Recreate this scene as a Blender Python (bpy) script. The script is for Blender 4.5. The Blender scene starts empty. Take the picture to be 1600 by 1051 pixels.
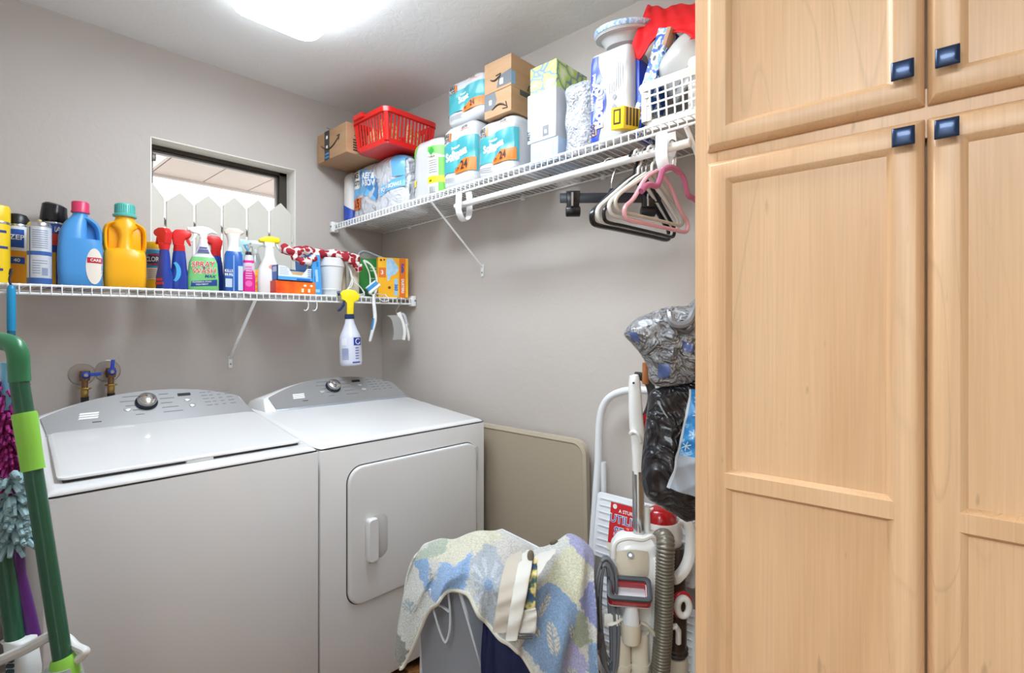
import bpy, bmesh, math, random
from mathutils import Vector, Matrix
random.seed(7)
PI = math.pi
C = bpy.context.scene.collection
SC = bpy.context.scene

# ------------------------------------------------------------------ camera, world, lights, exposure
cam_d = bpy.data.cameras.new('camera'); cam = bpy.data.objects.new('camera', cam_d); C.objects.link(cam)
cam.location = (-1.668, -2.53, 1.27)
cam.rotation_euler = (PI/2, 0, -(PI/2 - math.atan(750/815)))
cam_d.sensor_width = 36.0; cam_d.lens = 36.0*815/1600; cam_d.shift_y = -8.5/1600
cam_d.clip_start = 0.02
SC.camera = cam
wd = bpy.data.worlds.new('sky'); SC.world = wd; wd.use_nodes = True
wd.node_tree.nodes['Background'].inputs[0].default_value = (0.93, 0.96, 1.0, 1)
wd.node_tree.nodes['Background'].inputs[1].default_value = 3.5
SC.view_settings.view_transform = 'Standard'; SC.view_settings.look = 'None'
SC.view_settings.gamma = 1.0; SC.view_settings.use_curve_mapping = False
SC.view_settings.exposure = 0.2
LAMP = 20.0          # emission of the ceiling fixture's diffuser
HALL_FILL = 66.0          # watts of the added fill lamp in the unseen passage

# ------------------------------------------------------------------ colour and material helpers
def lin(c):
    c /= 255.0
    return c/12.92 if c <= 0.04045 else ((c+0.055)/1.055)**2.4
def rgb(h):
    return (lin(int(h[0:2],16)), lin(int(h[2:4],16)), lin(int(h[4:6],16)), 1)
MATS = {}
def mat(h, rough=0.5, metal=0.0, coat=0.0, trans=0.0, bump=None, alpha=1.0, sss=0.0, sheen=0.0, key=None):
    """plain procedural principled material; bump = (scale, strength, distance)"""
    k = key or (h, rough, metal, coat, trans, bump, alpha, sss, sheen)
    if k in MATS: return MATS[k]
    m = bpy.data.materials.new('material_'+h); m.use_nodes = True
    nt = m.node_tree; b = nt.nodes['Principled BSDF']
    b.inputs['Base Color'].default_value = rgb(h); b.inputs['Roughness'].default_value = rough
    b.inputs['Metallic'].default_value = metal; b.inputs['Coat Weight'].default_value = coat
    b.inputs['Transmission Weight'].default_value = trans; b.inputs['Alpha'].default_value = alpha
    b.inputs['Subsurface Weight'].default_value = sss; b.inputs['Sheen Weight'].default_value = sheen
    if sss: b.inputs['Subsurface Radius'].default_value = (0.01, 0.01, 0.01)
    if bump: add_bump(nt, b, *bump)
    MATS[k] = m
    return m
def coords(nt, scale=(1,1,1), kind='Object'):
    tc = nt.nodes.new('ShaderNodeTexCoord'); mp = nt.nodes.new('ShaderNodeMapping')
    mp.inputs['Scale'].default_value = scale
    nt.links.new(tc.outputs[kind], mp.inputs['Vector'])
    return mp.outputs['Vector']
def noise(nt, vec, scale, detail=4, rough=0.55, dist=0.0):
    n = nt.nodes.new('ShaderNodeTexNoise')
    n.inputs['Scale'].default_value = scale; n.inputs['Detail'].default_value = detail
    n.inputs['Roughness'].default_value = rough; n.inputs['Distortion'].default_value = dist
    if vec is not None: nt.links.new(vec, n.inputs['Vector'])
    return n
def ramp(nt, fac, stops, interp='LINEAR'):
    r = nt.nodes.new('ShaderNodeValToRGB'); r.color_ramp.interpolation = interp
    e = r.color_ramp.elements
    while len(e) < len(stops): e.new(0.5)
    for el, (p, c) in zip(e, stops):
        el.position = p; el.color = rgb(c) if isinstance(c, str) else (c, c, c, 1)
    nt.links.new(fac, r.inputs['Fac'])
    return r.outputs['Color']
def add_bump(nt, b, scale, strength=0.3, distance=0.002, kind='noise', stretch=(1,1,1), detail=5):
    v = coords(nt, stretch)
    if kind == 'crease':          # sharp ridges of crumpled film
        a_ = ramp(nt, noise(nt, v, scale, 2, .5, 1.2).outputs['Fac'], [(.36, 0.0), (.49, 1.0), (.52, .9), (.66, 0.0)])
        c_ = ramp(nt, noise(nt, v, scale*2.1, 2, .5, 1.5).outputs['Fac'], [(.36, 0.0), (.5, .5), (.64, 0.0)])
        ad = nt.nodes.new('ShaderNodeMath'); ad.operation = 'ADD'; nt.links.new(a_, ad.inputs[0]); nt.links.new(c_, ad.inputs[1]); out = ad.outputs[0]
    else:
        out = noise(nt, v, scale, detail).outputs['Fac']
    bm_ = nt.nodes.new('ShaderNodeBump'); bm_.inputs['Strength'].default_value = strength
    bm_.inputs['Distance'].default_value = distance
    nt.links.new(out, bm_.inputs['Height']); nt.links.new(bm_.outputs['Normal'], b.inputs['Normal'])
def ramp_mat(key, scale, stops, rough=0.6, stretch=(1,1,1), detail=5, dist=0.0, kind='noise', bump=None, interp='LINEAR', sheen=0.0):
    if key in MATS: return MATS[key]
    m = bpy.data.materials.new('material_'+key); m.use_nodes = True
    nt = m.node_tree; b = nt.nodes['Principled BSDF']; b.inputs['Roughness'].default_value = rough
    b.inputs['Sheen Weight'].default_value = sheen
    v = coords(nt, stretch)
    if kind == 'voronoi':
        n = nt.nodes.new('ShaderNodeTexVoronoi'); n.inputs['Scale'].default_value = scale
        nt.links.new(v, n.inputs['Vector'])
        sep = nt.nodes.new('ShaderNodeSeparateColor'); nt.links.new(n.outputs['Color'], sep.inputs[0]); fac = sep.outputs[0]
    elif kind == 'wave':
        n = nt.nodes.new('ShaderNodeTexWave'); n.inputs['Scale'].default_value = scale
        n.inputs['Distortion'].default_value = dist; n.inputs['Detail'].default_value = detail
        nt.links.new(v, n.inputs['Vector']); fac = n.outputs['Fac']
    else:
        fac = noise(nt, v, scale, detail, 0.55, dist).outputs['Fac']
    nt.links.new(ramp(nt, fac, stops, interp), b.inputs['Base Color'])
    if bump: add_bump(nt, b, *bump)
    MATS[key] = m
    return m

# ------------------------------------------------------------------ mesh builder
class MB:
    def __init__(s): s.v = []; s.f = []; s.mi = []; s.cur = 0
    def m(s, i): s.cur = i; return s
    def add(s, vs, fs, M=None):
        o = len(s.v)
        s.v += [tuple(M @ Vector(p)) if M else tuple(p) for p in vs]
        for f in fs: s.f.append([o+i for i in f]); s.mi.append(s.cur)
        return s
    def box(s, x0, x1, y0, y1, z0, z1, M=None):
        vs = [(x,y,z) for z in (z0,z1) for y in (y0,y1) for x in (x0,x1)]
        return s.add(vs, [(0,2,3,1),(4,5,7,6),(0,1,5,4),(2,6,7,3),(0,4,6,2),(1,3,7,5)], M)
    def prism(s, pts, z0, z1, M=None, top=None):
        """pts: 2-D outline counter-clockwise; top: other outline of the same count"""
        n = len(pts); top = top or pts
        vs = [(x,y,z0) for x,y in pts]+[(x,y,z1) for x,y in top]
        fs = [tuple(range(n))[::-1], tuple(range(n,2*n))]+[(i,(i+1)%n,n+(i+1)%n,n+i) for i in range(n)]
        return s.add(vs, fs, M)
    def loft(s, rings, caps=(True,True), closed=True, M=None, loop=False):
        n = len(rings[0]); vs = [p for r in rings for p in r]; fs = []
        nr = len(rings)
        for j in range(nr if loop else nr-1):
            a, b = j*n, ((j+1)%nr)*n
            for i in range(n if closed else n-1):
                k = (i+1)%n
                fs.append((a+i, a+k, b+k, b+i))
        if caps[0]: fs.append(tuple(range(n))[::-1])
        if caps[1]: fs.append(tuple(range((nr-1)*n, nr*n)))
        return s.add(vs, fs, M)
    def lathe(s, prof, seg=24, c=(0,0,0), M=None, sx=1.0, sy=1.0, caps=(True,True)):
        rings = []
        for r, z in prof:
            r = max(r, 1e-4)
            rings.append([(c[0]+sx*r*math.cos(2*PI*i/seg), c[1]+sy*r*math.sin(2*PI*i/seg), c[2]+z) for i in range(seg)])
        return s.loft(rings, caps=caps, M=M)
    def tube(s, path, r, seg=8, closed=False, M=None, radii=None, flat=None, caps=True):
        P = [Vector(p) for p in path]; n = len(P); rings = []; nrm = None
        for i in range(n):
            a = P[(i-1)%n] if (closed or i>0) else P[i]; b = P[(i+1)%n] if (closed or i<n-1) else P[i]
            t = (b-a).normalized()
            if nrm is None:
                h = Vector((0,0,1)) if abs(t.z) < 0.9 else Vector((1,0,0))
                nrm = t.cross(h).normalized()
            nrm = (nrm - t*nrm.dot(t))
            nrm = nrm.normalized() if nrm.length > 1e-6 else t.orthogonal().normalized()
            bn = t.cross(nrm); rr = radii[i] if radii else r
            fl = flat or 1.0
            rings.append([tuple(P[i]+nrm*rr*math.cos(2*PI*k/seg)+bn*rr*fl*math.sin(2*PI*k/seg)) for k in range(seg)])
        return s.loft(rings, caps=(caps and not closed, caps and not closed), M=M, loop=closed)
    def grid(s, fn, nu, nv, M=None):
        vs = [fn(i/nu, j/nv) for j in range(nv+1) for i in range(nu+1)]; w = nu+1
        return s.add(vs, [(j*w+i, j*w+i+1, (j+1)*w+i+1, (j+1)*w+i) for j in range(nv) for i in range(nu)], M)
    def ball(s, c, rx, ry=None, rz=None, seg=14, rings=9, M=None):
        ry = ry or rx; rz = rz or rx
        R = [[(c[0]+rx*math.sin(PI*j/rings)*math.cos(2*PI*i/seg), c[1]+ry*math.sin(PI*j/rings)*math.sin(2*PI*i/seg), c[2]-rz*math.cos(PI*j/rings)) for i in range(seg)] for j in range(1, rings)]
        return s.loft(R, M=M)
    def mesh(s, name, mats, bevel=0, seg=2, smooth=40, thick=0, sub=0, weld=False, thick_off=0):
        me = bpy.data.meshes.new(name); me.from_pydata(s.v, [], s.f)
        mats = mats if isinstance(mats, (list, tuple)) else [mats]
        for m_ in mats: me.materials.append(m_)
        me.polygons.foreach_set('material_index', [min(i, len(mats)-1) for i in s.mi])
        b = bmesh.new(); b.from_mesh(me)
        if weld: bmesh.ops.remove_doubles(b, verts=b.verts, dist=1e-5)
        bmesh.ops.recalc_face_normals(b, faces=b.faces)
        if thick:
            bmesh.ops.solidify(b, geom=b.faces[:], thickness=thick)
        if bevel:
            ed = [e for e in b.edges if len(e.link_faces)==2 and e.calc_face_angle(0) > 0.6]
            bmesh.ops.bevel(b, geom=ed, offset=bevel, segments=seg, affect='EDGES', profile=0.5, clamp_overlap=True)
        if sub:
            bmesh.ops.subdivide_edges(b, edges=b.edges[:], cuts=1, use_grid_fill=True, smooth=1.0)
        b.to_mesh(me); b.free()
        if smooth:
            me.polygons.foreach_set('use_smooth', [True]*len(me.polygons))
            me.set_sharp_from_angle(angle=math.radians(smooth))
        me.update()
        return me
    def build(s, name, mats, parent=None, **kw):
        return link(name, s.mesh(name, mats, **kw), parent)
def link(name, me, parent=None):
    o = bpy.data.objects.new(name, me); C.objects.link(o)
    if parent is not None: o.parent = parent
    return o
def tag(o, label=None, cat=None, group=None, kind=None):
    if label: o['label'] = label
    if cat: o['category'] = cat
    if group: o['group'] = group
    if kind: o['kind'] = kind
    return o
def thing(name, label, cat, loc=(0,0,0), rz=0.0, group=None, rot=None):
    o = bpy.data.objects.new(name, None); C.objects.link(o); o.empty_display_size = 0.05
    o.location = loc; o.rotation_euler = rot or (0,0,rz)
    return tag(o, label, cat, group)
def struct(name, mb, m, parent=None, **kw):
    o = mb.build(name, m, parent, **kw)
    if parent is None: o['kind'] = 'structure'
    return o
def copy_tree(o, parent=None):
    c = o.copy(); C.objects.link(c)
    if parent is not None: c.parent = parent
    for ch in [x for x in bpy.data.objects if x.parent == o]: copy_tree(ch, c)
    return c
def rrect(x0, y0, x1, y1, r, n=5):
    out = []
    for cx, cy, a in ((x1-r,y0+r,-PI/2),(x1-r,y1-r,0),(x0+r,y1-r,PI/2),(x0+r,y0+r,PI)):
        for i in range(n+1):
            t = a + i*PI/2/n; out.append((cx+r*math.cos(t), cy+r*math.sin(t)))
    return out
def smoothpath(pts, n=8, closed=False):
    """Catmull-Rom through the points"""
    P = [Vector(p) for p in pts]; N = len(P); out = []
    for i in range(N if closed else N-1):
        p0 = P[(i-1)%N] if (closed or i>0) else P[0]; p1 = P[i]; p2 = P[(i+1)%N]; p3 = P[(i+2)%N] if (closed or i+2<N) else P[-1]
        for k in range(n):
            t = k/n
            out.append(0.5*((2*p1)+(p2-p0)*t+(2*p0-5*p1+4*p2-p3)*t*t+(3*p1-p0-3*p2+p3)*t**3))
    if not closed: out.append(P[-1])
    return [tuple(p) for p in out]
# frames: the three faces seen from the camera. FX: a face looking to -x, FY: a face looking to -y, FZ: a top
FX = Matrix(((0,0,-1,0),(-1,0,0,0),(0,1,0,0),(0,0,0,1)))    # local x -> -y, y -> +z, z -> -x
FY = Matrix(((1,0,0,0),(0,0,-1,0),(0,1,0,0),(0,0,0,1)))     # local x -> +x, y -> +z, z -> -y
FZ = Matrix.Identity(4)
def at(x, y, z): return Matrix.Translation((x, y, z))
def Rz(a): return Matrix.Rotation(a, 4, 'Z')
def Rx(a): return Matrix.Rotation(a, 4, 'X')
def Ry(a): return Matrix.Rotation(a, 4, 'Y')
_TX = {}
def text(s, h, M, m, parent, bold=0.0, cyl=None, squeeze=1.0, name='lettering', shear=0.0, align='CENTER'):
    """flat print: letters of cap height h laid in the plane of M (x right, y up, z out); cyl = radius to wrap round the local y axis"""
    k = (s, bold, shear, align)
    if k not in _TX:
        cu = bpy.data.curves.new('letters', 'FONT'); cu.body = s; cu.size = 1.0; cu.align_x = align; cu.align_y = 'CENTER'
        cu.offset = bold; cu.shear = shear; cu.resolution_u = 3; cu.space_line = 0.8
        ob = bpy.data.objects.new('letters', cu); me = bpy.data.meshes.new_from_object(ob)
        bpy.data.objects.remove(ob); _TX[k] = me
    me = _TX[k].copy(); me.name = name; sc = h/0.7
    for v in me.vertices:
        x, y, z = v.co.x*sc*squeeze, v.co.y*sc, 0.0
        if cyl: a = x/cyl; x, z = cyl*math.sin(a), cyl*(math.cos(a)-1)
        v.co = M @ Vector((x, y, z+0.0006))
    me.materials.clear(); me.materials.append(m)
    return link(name, me, parent)
def patch(mb, pts, M, cyl=None, z=0.0005, t=0.0004, sub=24):
    """a thin printed area lying on a face; pts is an outline; cyl wraps it round the local y axis"""
    if not cyl: return mb.prism(pts, z-t, z, M)
    xs = [p[0] for p in pts]; ys = [p[1] for p in pts]; x0, x1, y0, y1 = min(xs), max(xs), min(ys), max(ys)
    R = cyl+z
    return mb.grid(lambda u, v: (R*math.sin((x0+(x1-x0)*u)/cyl), y0+(y1-y0)*v, R*math.cos((x0+(x1-x0)*u)/cyl)-cyl), sub, 1, M)
def rect(x0, y0, x1, y1): return [(x0,y0),(x1,y0),(x1,y1),(x0,y1)]
def blob(cx, cy, rx, ry, n=16): return [(cx+rx*math.cos(2*PI*i/n), cy+ry*math.sin(2*PI*i/n)) for i in range(n)]

WHITE = mat('F2F1EE', 0.35); ENAMEL = mat('EDEDED', 0.22, coat=0.4); BLACK = mat('16171B', 0.35)
WIRE = mat('F1F1F0', 0.3); STEEL = mat('C9CBCE', 0.22, metal=1.0); BRASS = mat('B99A5B', 0.3, metal=1.0)

def disc_on(mb, fn, cx, cz, rx, rz, nu=8, nv=12):
    """an oval print lying on a curved front: fn(x, z) gives the front's y; rows of quads clipped to the oval"""
    def P(u, v):
        a = -PI/2+PI*v; z = cz+rz*math.sin(a)*.999; w = rx*math.cos(a)*.999; x = cx-w+2*w*u
        return (x, fn(x, z), z)
    return mb.grid(P, nu, nv)
# ------------------------------------------------------------------ room shell
def wall_material(key, base, lo, relief=0.0025):
    m = bpy.data.materials.new('material_'+key); m.use_nodes = True
    nt = m.node_tree; b = nt.nodes['Principled BSDF']; b.inputs['Roughness'].default_value = 0.62
    v = coords(nt)
    n1 = noise(nt, v, 2.2, 3).outputs['Fac']
    nt.links.new(ramp(nt, n1, [(0.3, lo), (0.7, base)]), b.inputs['Base Color'])
    n2 = noise(nt, v, 17, 5, 0.6, 0.8).outputs['Fac']
    kd = ramp(nt, n2, [(0.42, 0.0), (0.56, 1.0)])
    n3 = noise(nt, v, 120, 3).outputs['Fac']
    mx = nt.nodes.new('ShaderNodeMath'); mx.operation = 'MULTIPLY_ADD'; mx.inputs[1].default_value = 0.18
    nt.links.new(n3, mx.inputs[0]); nt.links.new(kd, mx.inputs[2])
    bp = nt.nodes.new('ShaderNodeBump'); bp.inputs['Strength'].default_value = 0.12; bp.inputs['Distance'].default_value = relief
    nt.links.new(mx.outputs[0], bp.inputs['Height']); nt.links.new(bp.outputs['Normal'], b.inputs['Normal'])
    return m
M_WALL = wall_material('greige_wall', 'C6BEB7', 'C2B9B2')
M_CEIL = wall_material('white_ceiling', 'F4F4F3', 'F1F1F0', 0.004)
CEIL = 2.44
WX0, WX1, WZ0, WZ1 = -1.100, -0.497, 1.445, 2.066       # the window opening
LW, FW = -1.86, -3.35                                    # left wall, front wall (behind the camera)
w = MB()
w.box(LW-.12, WX0, 0, .16, 0, CEIL); w.box(WX1, .12, 0, .16, 0, CEIL)
w.box(WX0, WX1, 0, .16, 0, WZ0); w.box(WX0, WX1, 0, .16, WZ1, CEIL)
struct('wall_back', w, M_WALL, smooth=0, weld=True)
struct('wall_right', MB().box(0, .12, FW, 0, 0, CEIL), M_WALL, smooth=0)
w = MB()                                                  # left wall; unseen doorway added to let fill light onto the cabinet
w.box(LW-.12, LW, -2.02, 0, 0, CEIL); w.box(LW-.12, LW, FW, -2.98, 0, CEIL); w.box(LW-.12, LW, -2.98, -2.02, 2.39, CEIL)
struct('wall_left', w, M_WALL, smooth=0)
struct('wall_front', MB().box(LW-.12, .12, FW-.12, FW, 0, CEIL), M_WALL, smooth=0)
struct('ceiling', MB().box(LW-.12, .12, FW-.12, .16, CEIL, CEIL+.1), M_CEIL, smooth=0)
m_floor = ramp_mat('brown_stone_floor', 9, [(0.3,'2B1A12'),(0.45,'5E3A22'),(0.55,'9A6A40'),(0.65,'3A2418'),(0.8,'B98A5C')], rough=0.25, detail=8)
fl = struct('floor', MB().box(LW-.12, .12, FW-.12, .16, -.12, -.006), mat('6A5A4C', 0.7), smooth=0)
tile = MB().box(.0015, .4285, .0015, .4285, -.006, 0).mesh('tile', m_floor, bevel=.0015, seg=1, smooth=0)
for i in range(5):
    for j in range(8):
        t = link('tile', tile, fl); t.location = (LW-.12+.05+.43*i-.05, FW-.12+.43*j+.06, 0)
struct('baseboard_right', MB().box(-.013, 0, -2.05, -.0, 0, .085), WHITE, bevel=.003)
struct('baseboard_back', MB().box(LW, -.013, -.013, 0, 0, .085), WHITE, bevel=.003)

# unseen passage added beyond the doorway to hold the fill lamp
struct('wall_passage', MB().box(-4.0, -3.9, -4.2, -.6, 0, CEIL).box(-3.9, LW-.12, -.7, -.6, 0, CEIL).box(-3.9, LW-.12, -4.2, -4.1, 0, CEIL), mat('E2DED8', 0.7), smooth=0)
struct('ceiling_passage', MB().box(-4.0, LW-.12, -4.2, -.6, CEIL, CEIL+.1), M_CEIL, smooth=0)
struct('floor_passage', MB().box(-4.0, LW-.12, -4.2, -.6, -.12, 0), mat('B8B0A6', 0.5), smooth=0)
ld = bpy.data.lights.new('passage_lamp', 'AREA'); ld.shape = 'RECTANGLE'; ld.size = 1.2; ld.size_y = 1.2; ld.energy = HALL_FILL; ld.color = (.86, .96, 1)
lo = bpy.data.objects.new('passage_lamp', ld); C.objects.link(lo); lo.location = (-2.85, -2.5, CEIL-.03)  # added fill lamp, out of view, brightening the cabinet and walls

# ------------------------------------------------------------------ window: bronze frame, pane, soffit outside
m_bronze = mat('4A443F', 0.4, metal=0.6); m_alu = mat('625D58', 0.4, metal=0.6)
win = struct('window_1', MB(), m_bronze)
fr = MB()
y0, y1 = .09, .14
fr.box(WX0, WX1, y0, y1, WZ1-.022, WZ1); fr.box(WX0, WX1, y0, y1, WZ0, WZ0+.03)
fr.box(WX0, WX0+.02, y0, y1, WZ0, WZ1); fr.box(WX1-.042, WX1, y0, y1, WZ0, WZ1)
win.data = fr.mesh('window_frame', m_bronze, bevel=.003, seg=1)
s = MB(); sx0, sx1, sz0, sz1 = WX0+.02, WX1-.042, WZ0+.03, WZ1-.022
s.box(sx0, sx1, .1, .13, sz1-.010, sz1); s.box(sx0, sx1, .1, .13, sz0, sz0+.02); s.box(sx0, sx0+.012, .1, .13, sz0, sz1); s.box(sx1-.008, sx1, .1, .13, sz0, sz1)
s.build('sash', m_alu, win, bevel=.002, seg=1)
g = bpy.data.materials.new('material_window_glass'); g.use_nodes = True; nt = g.node_tree; nt.nodes.remove(nt.nodes['Principled BSDF'])
tr = nt.nodes.new('ShaderNodeBsdfTransparent'); gl = nt.nodes.new('ShaderNodeBsdfGlossy'); gl.inputs['Roughness'].default_value = .02
fz = nt.nodes.new('ShaderNodeFresnel'); fz.inputs[0].default_value = 1.3; mxs = nt.nodes.new('ShaderNodeMixShader')
nt.links.new(fz.outputs[0], mxs.inputs[0]); nt.links.new(tr.outputs[0], mxs.inputs[1]); nt.links.new(gl.outputs[0], mxs.inputs[2])
nt.links.new(mxs.outputs[0], nt.nodes['Material Output'].inputs[0])
MB().box(sx0+.012, sx1-.016, .113, .117, sz0+.02, sz1-.016).build('pane', g, win, smooth=0)
MB().box(sx0+.005, sx0+.02, .088, .1, sz1-.05, sz1-.02).build('latch', m_alu, win, bevel=.002)
MB().box(WX0+.001, WX1-.001, .001, .089, WZ0, WZ0+.008).build('sill', WHITE, win, bevel=.002)
# eave outside: soffit boards and fascia
sof = struct('roof_eave', MB().box(-3.2, 1.6, .16, 1.2, 2.225, 2.3), mat('C9BDB6', .7), smooth=0)
bd = MB().box(.003, .267, .165, 1.115, 2.205, 2.225).mesh('plank', mat('C4B5AE', .7, bump=(60,.2,.002)), bevel=.003, seg=1, smooth=0)
for i in range(16):
    p = link('plank', bd, sof); p.location.x = -3.0+.27*i
MB().box(-3.2, 1.6, 1.115, 1.15, 2.19, 2.3).build('fascia', mat('B4ABA6', .6), sof, smooth=0)

lit_reveal_m = mat('F3F0E8', .5)  # near-white lining boards added; the colour stands for daylight on the reveals
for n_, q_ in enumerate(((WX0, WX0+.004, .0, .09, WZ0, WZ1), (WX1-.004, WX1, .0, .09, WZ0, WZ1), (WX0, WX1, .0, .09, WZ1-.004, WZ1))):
    struct('trim_%d' % (n_+1), MB().box(*q_), lit_reveal_m, smooth=0)
struct('ground_outside', MB().box(-7, 6, .16, 9, -.4, -.3), mat('8F8C80', .9), smooth=0)  # unseen ground slab added to block light from below the soffit
# white pickets standing in the opening
pk = thing('picket_screen', 'cream white picket boards standing in the window opening', 'screen', (0, .012, WZ0+.008))
m_pick = mat('DBD7CC', .55, bump=(40,.15,.001))
edges = [-1.094, -1.0465, -.9375, -.8281, -.7218, -.6202, -.5121]
tips = [1.868, 1.858, 1.866, 1.879, 1.886, 1.890]
edges[0] = -1.098
for i in range(6):
    a, b_ = edges[i]+.004, edges[i+1]-.004
    if i == 0: a = -1.0985
    mid = (a+b_)/2 if i else -1.094
    zb = WZ0+.008; tz = tips[i]-zb; sh = tz-.046
    if i == 0: out = [(a,0),(b_,0),(b_,sh),(mid+.004,tz+.01),(a,tz+.01)]
    else: out = [(a,0),(b_,0),(b_,sh),(mid,tz),(a,sh)]
    MB().prism(out, -.007, .007, FY).build('picket', m_pick, pk, bevel=.002, seg=1)
rl = MB().box(-1.098, -.5, .008, .02, .05, .09).box(-1.098, -.5, .008, .02, .255, .285)
rl.build('rail', m_pick, pk, bevel=.002, seg=1)
for e in edges[1:6]:
    MB().box(e-.0035, e+.0035, .0065, .0085, .262, .292).build('hinge', mat('6C6A66', .4, metal=.8), pk, smooth=0)

# ------------------------------------------------------------------ ceiling light
lt = thing('ceiling_light', 'white rounded fluorescent ceiling light, switched on', 'light', (-.865, -1.21, CEIL))
MB().prism(rrect(-.135, -.58, .135, .58, .03), -.03, 0).build('housing', WHITE, lt, bevel=.004)
em = bpy.data.materials.new('material_lit_diffuser'); em.use_nodes = True; nt = em.node_tree; nt.nodes.remove(nt.nodes['Principled BSDF'])
e_ = nt.nodes.new('ShaderNodeEmission'); e_.inputs[0].default_value = (.88, .985, 1.08, 1); e_.inputs[1].default_value = LAMP
nt.links.new(e_.outputs[0], nt.nodes['Material Output'].inputs[0])
em2 = em.copy(); em2.node_tree.nodes['Emission'].inputs[1].default_value = 10.5
o1 = rrect(-.15, -.61, .15, .61, .06, 6); o2 = rrect(-.146, -.606, .146, .606, .056, 6); o3 = rrect(-.12, -.58, .12, .58, .04, 6)
d = MB(); d.loft([[(x,y,-.025) for x,y in o1], [(x,y,-.055) for x,y in o1], [(x,y,-.070) for x,y in o2]], caps=(True, False))
d.m(1).loft([[(x,y,-.070) for x,y in o2], [(x,y,-.080) for x,y in o3]], caps=(False, True))
d.build('diffuser', [em2, em], lt)

# ------------------------------------------------------------------ maple pantry cabinet (turned a little off the wall)
def maple(key, off, base='DAB087', dark='CFA277', light='E0BA94'):
    m = bpy.data.materials.new('material_'+key); m.use_nodes = True
    nt = m.node_tree; b = nt.nodes['Principled BSDF']; b.inputs['Roughness'].default_value = 0.38
    tc = nt.nodes.new('ShaderNodeTexCoord'); mp = nt.nodes.new('ShaderNodeMapping')
    mp.inputs['Location'].default_value = off; mp.inputs['Scale'].default_value = (1, 1, .13)
    nt.links.new(tc.outputs['Object'], mp.inputs['Vector']); v = mp.outputs['Vector']
    broad = noise(nt, v, 4.5, 2, .5, .6).outputs['Fac']
    base_c = ramp(nt, broad, [(.25, dark), (.5, base), (.8, light)])
    rings = noise(nt, v, 5.0, 1.5, .45, .4).outputs['Fac']                 # contour lines of a soft field read as cathedral grain
    ml = nt.nodes.new('ShaderNodeMath'); ml.operation = 'MULTIPLY'; ml.inputs[1].default_value = 13.0; nt.links.new(rings, ml.inputs[0])
    fr_ = nt.nodes.new('ShaderNodeMath'); fr_.operation = 'FRACT'; nt.links.new(ml.outputs[0], fr_.inputs[0])
    line = ramp(nt, fr_.outputs[0], [(0.0, 1.0), (.04, .84), (.12, 1.0)])
    fine = noise(nt, coords(nt, (1,1,.02)), 260, 2).outputs['Fac']
    finec = ramp(nt, fine, [(.3, .93), (.7, 1.04)])
    fleck = noise(nt, coords(nt, (1,1,.22)), 46, 2).outputs['Fac']
    fleckc = ramp(nt, fleck, [(.24, .74), (.30, 1.0)])
    msk = noise(nt, v, 2.2, 2).outputs['Fac']
    mixl = nt.nodes.new('ShaderNodeMix'); mixl.data_type = 'RGBA'; mixl.inputs[6].default_value = (1,1,1,1)
    nt.links.new(ramp(nt, msk, [(.4, 0.0), (.6, .8)]), mixl.inputs[0]); nt.links.new(line, mixl.inputs[7])
    cur = base_c
    for c2 in (mixl.outputs[2], finec, fleckc):
        mm = nt.nodes.new('ShaderNodeMix'); mm.data_type = 'RGBA'; mm.blend_type = 'MULTIPLY'; mm.inputs[0].default_value = 1.0
        nt.links.new(cur, mm.inputs[6]); nt.links.new(c2, mm.inputs[7]); cur = mm.outputs[2]
    nt.links.new(cur, b.inputs['Base Color'])
    return m
MP = [maple('maple_%s' % n, o) for n, o in (('straight',(0,0,0)), ('pale',(3.1,1.7,.4)), ('figured',(7.3,4.4,.9)), ('quiet',(1.2,9.1,2.2)))]
cab = thing('pantry_cabinet', 'tall light maple pantry cabinet with four framed doors', 'cabinet', (-.617, -2.078, 0), math.radians(2.57))
# local axes: +y runs to the corner, so the front is the plane x = 0 and the doors go toward -y
CW = .765
b = MB(); b.box(.02, .575, -CW, 0, .1, 2.44); b.box(.06, .575, -CW, 0, 0, .1)
b.build('body', MP[3], cab, bevel=.002, seg=1)
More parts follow.
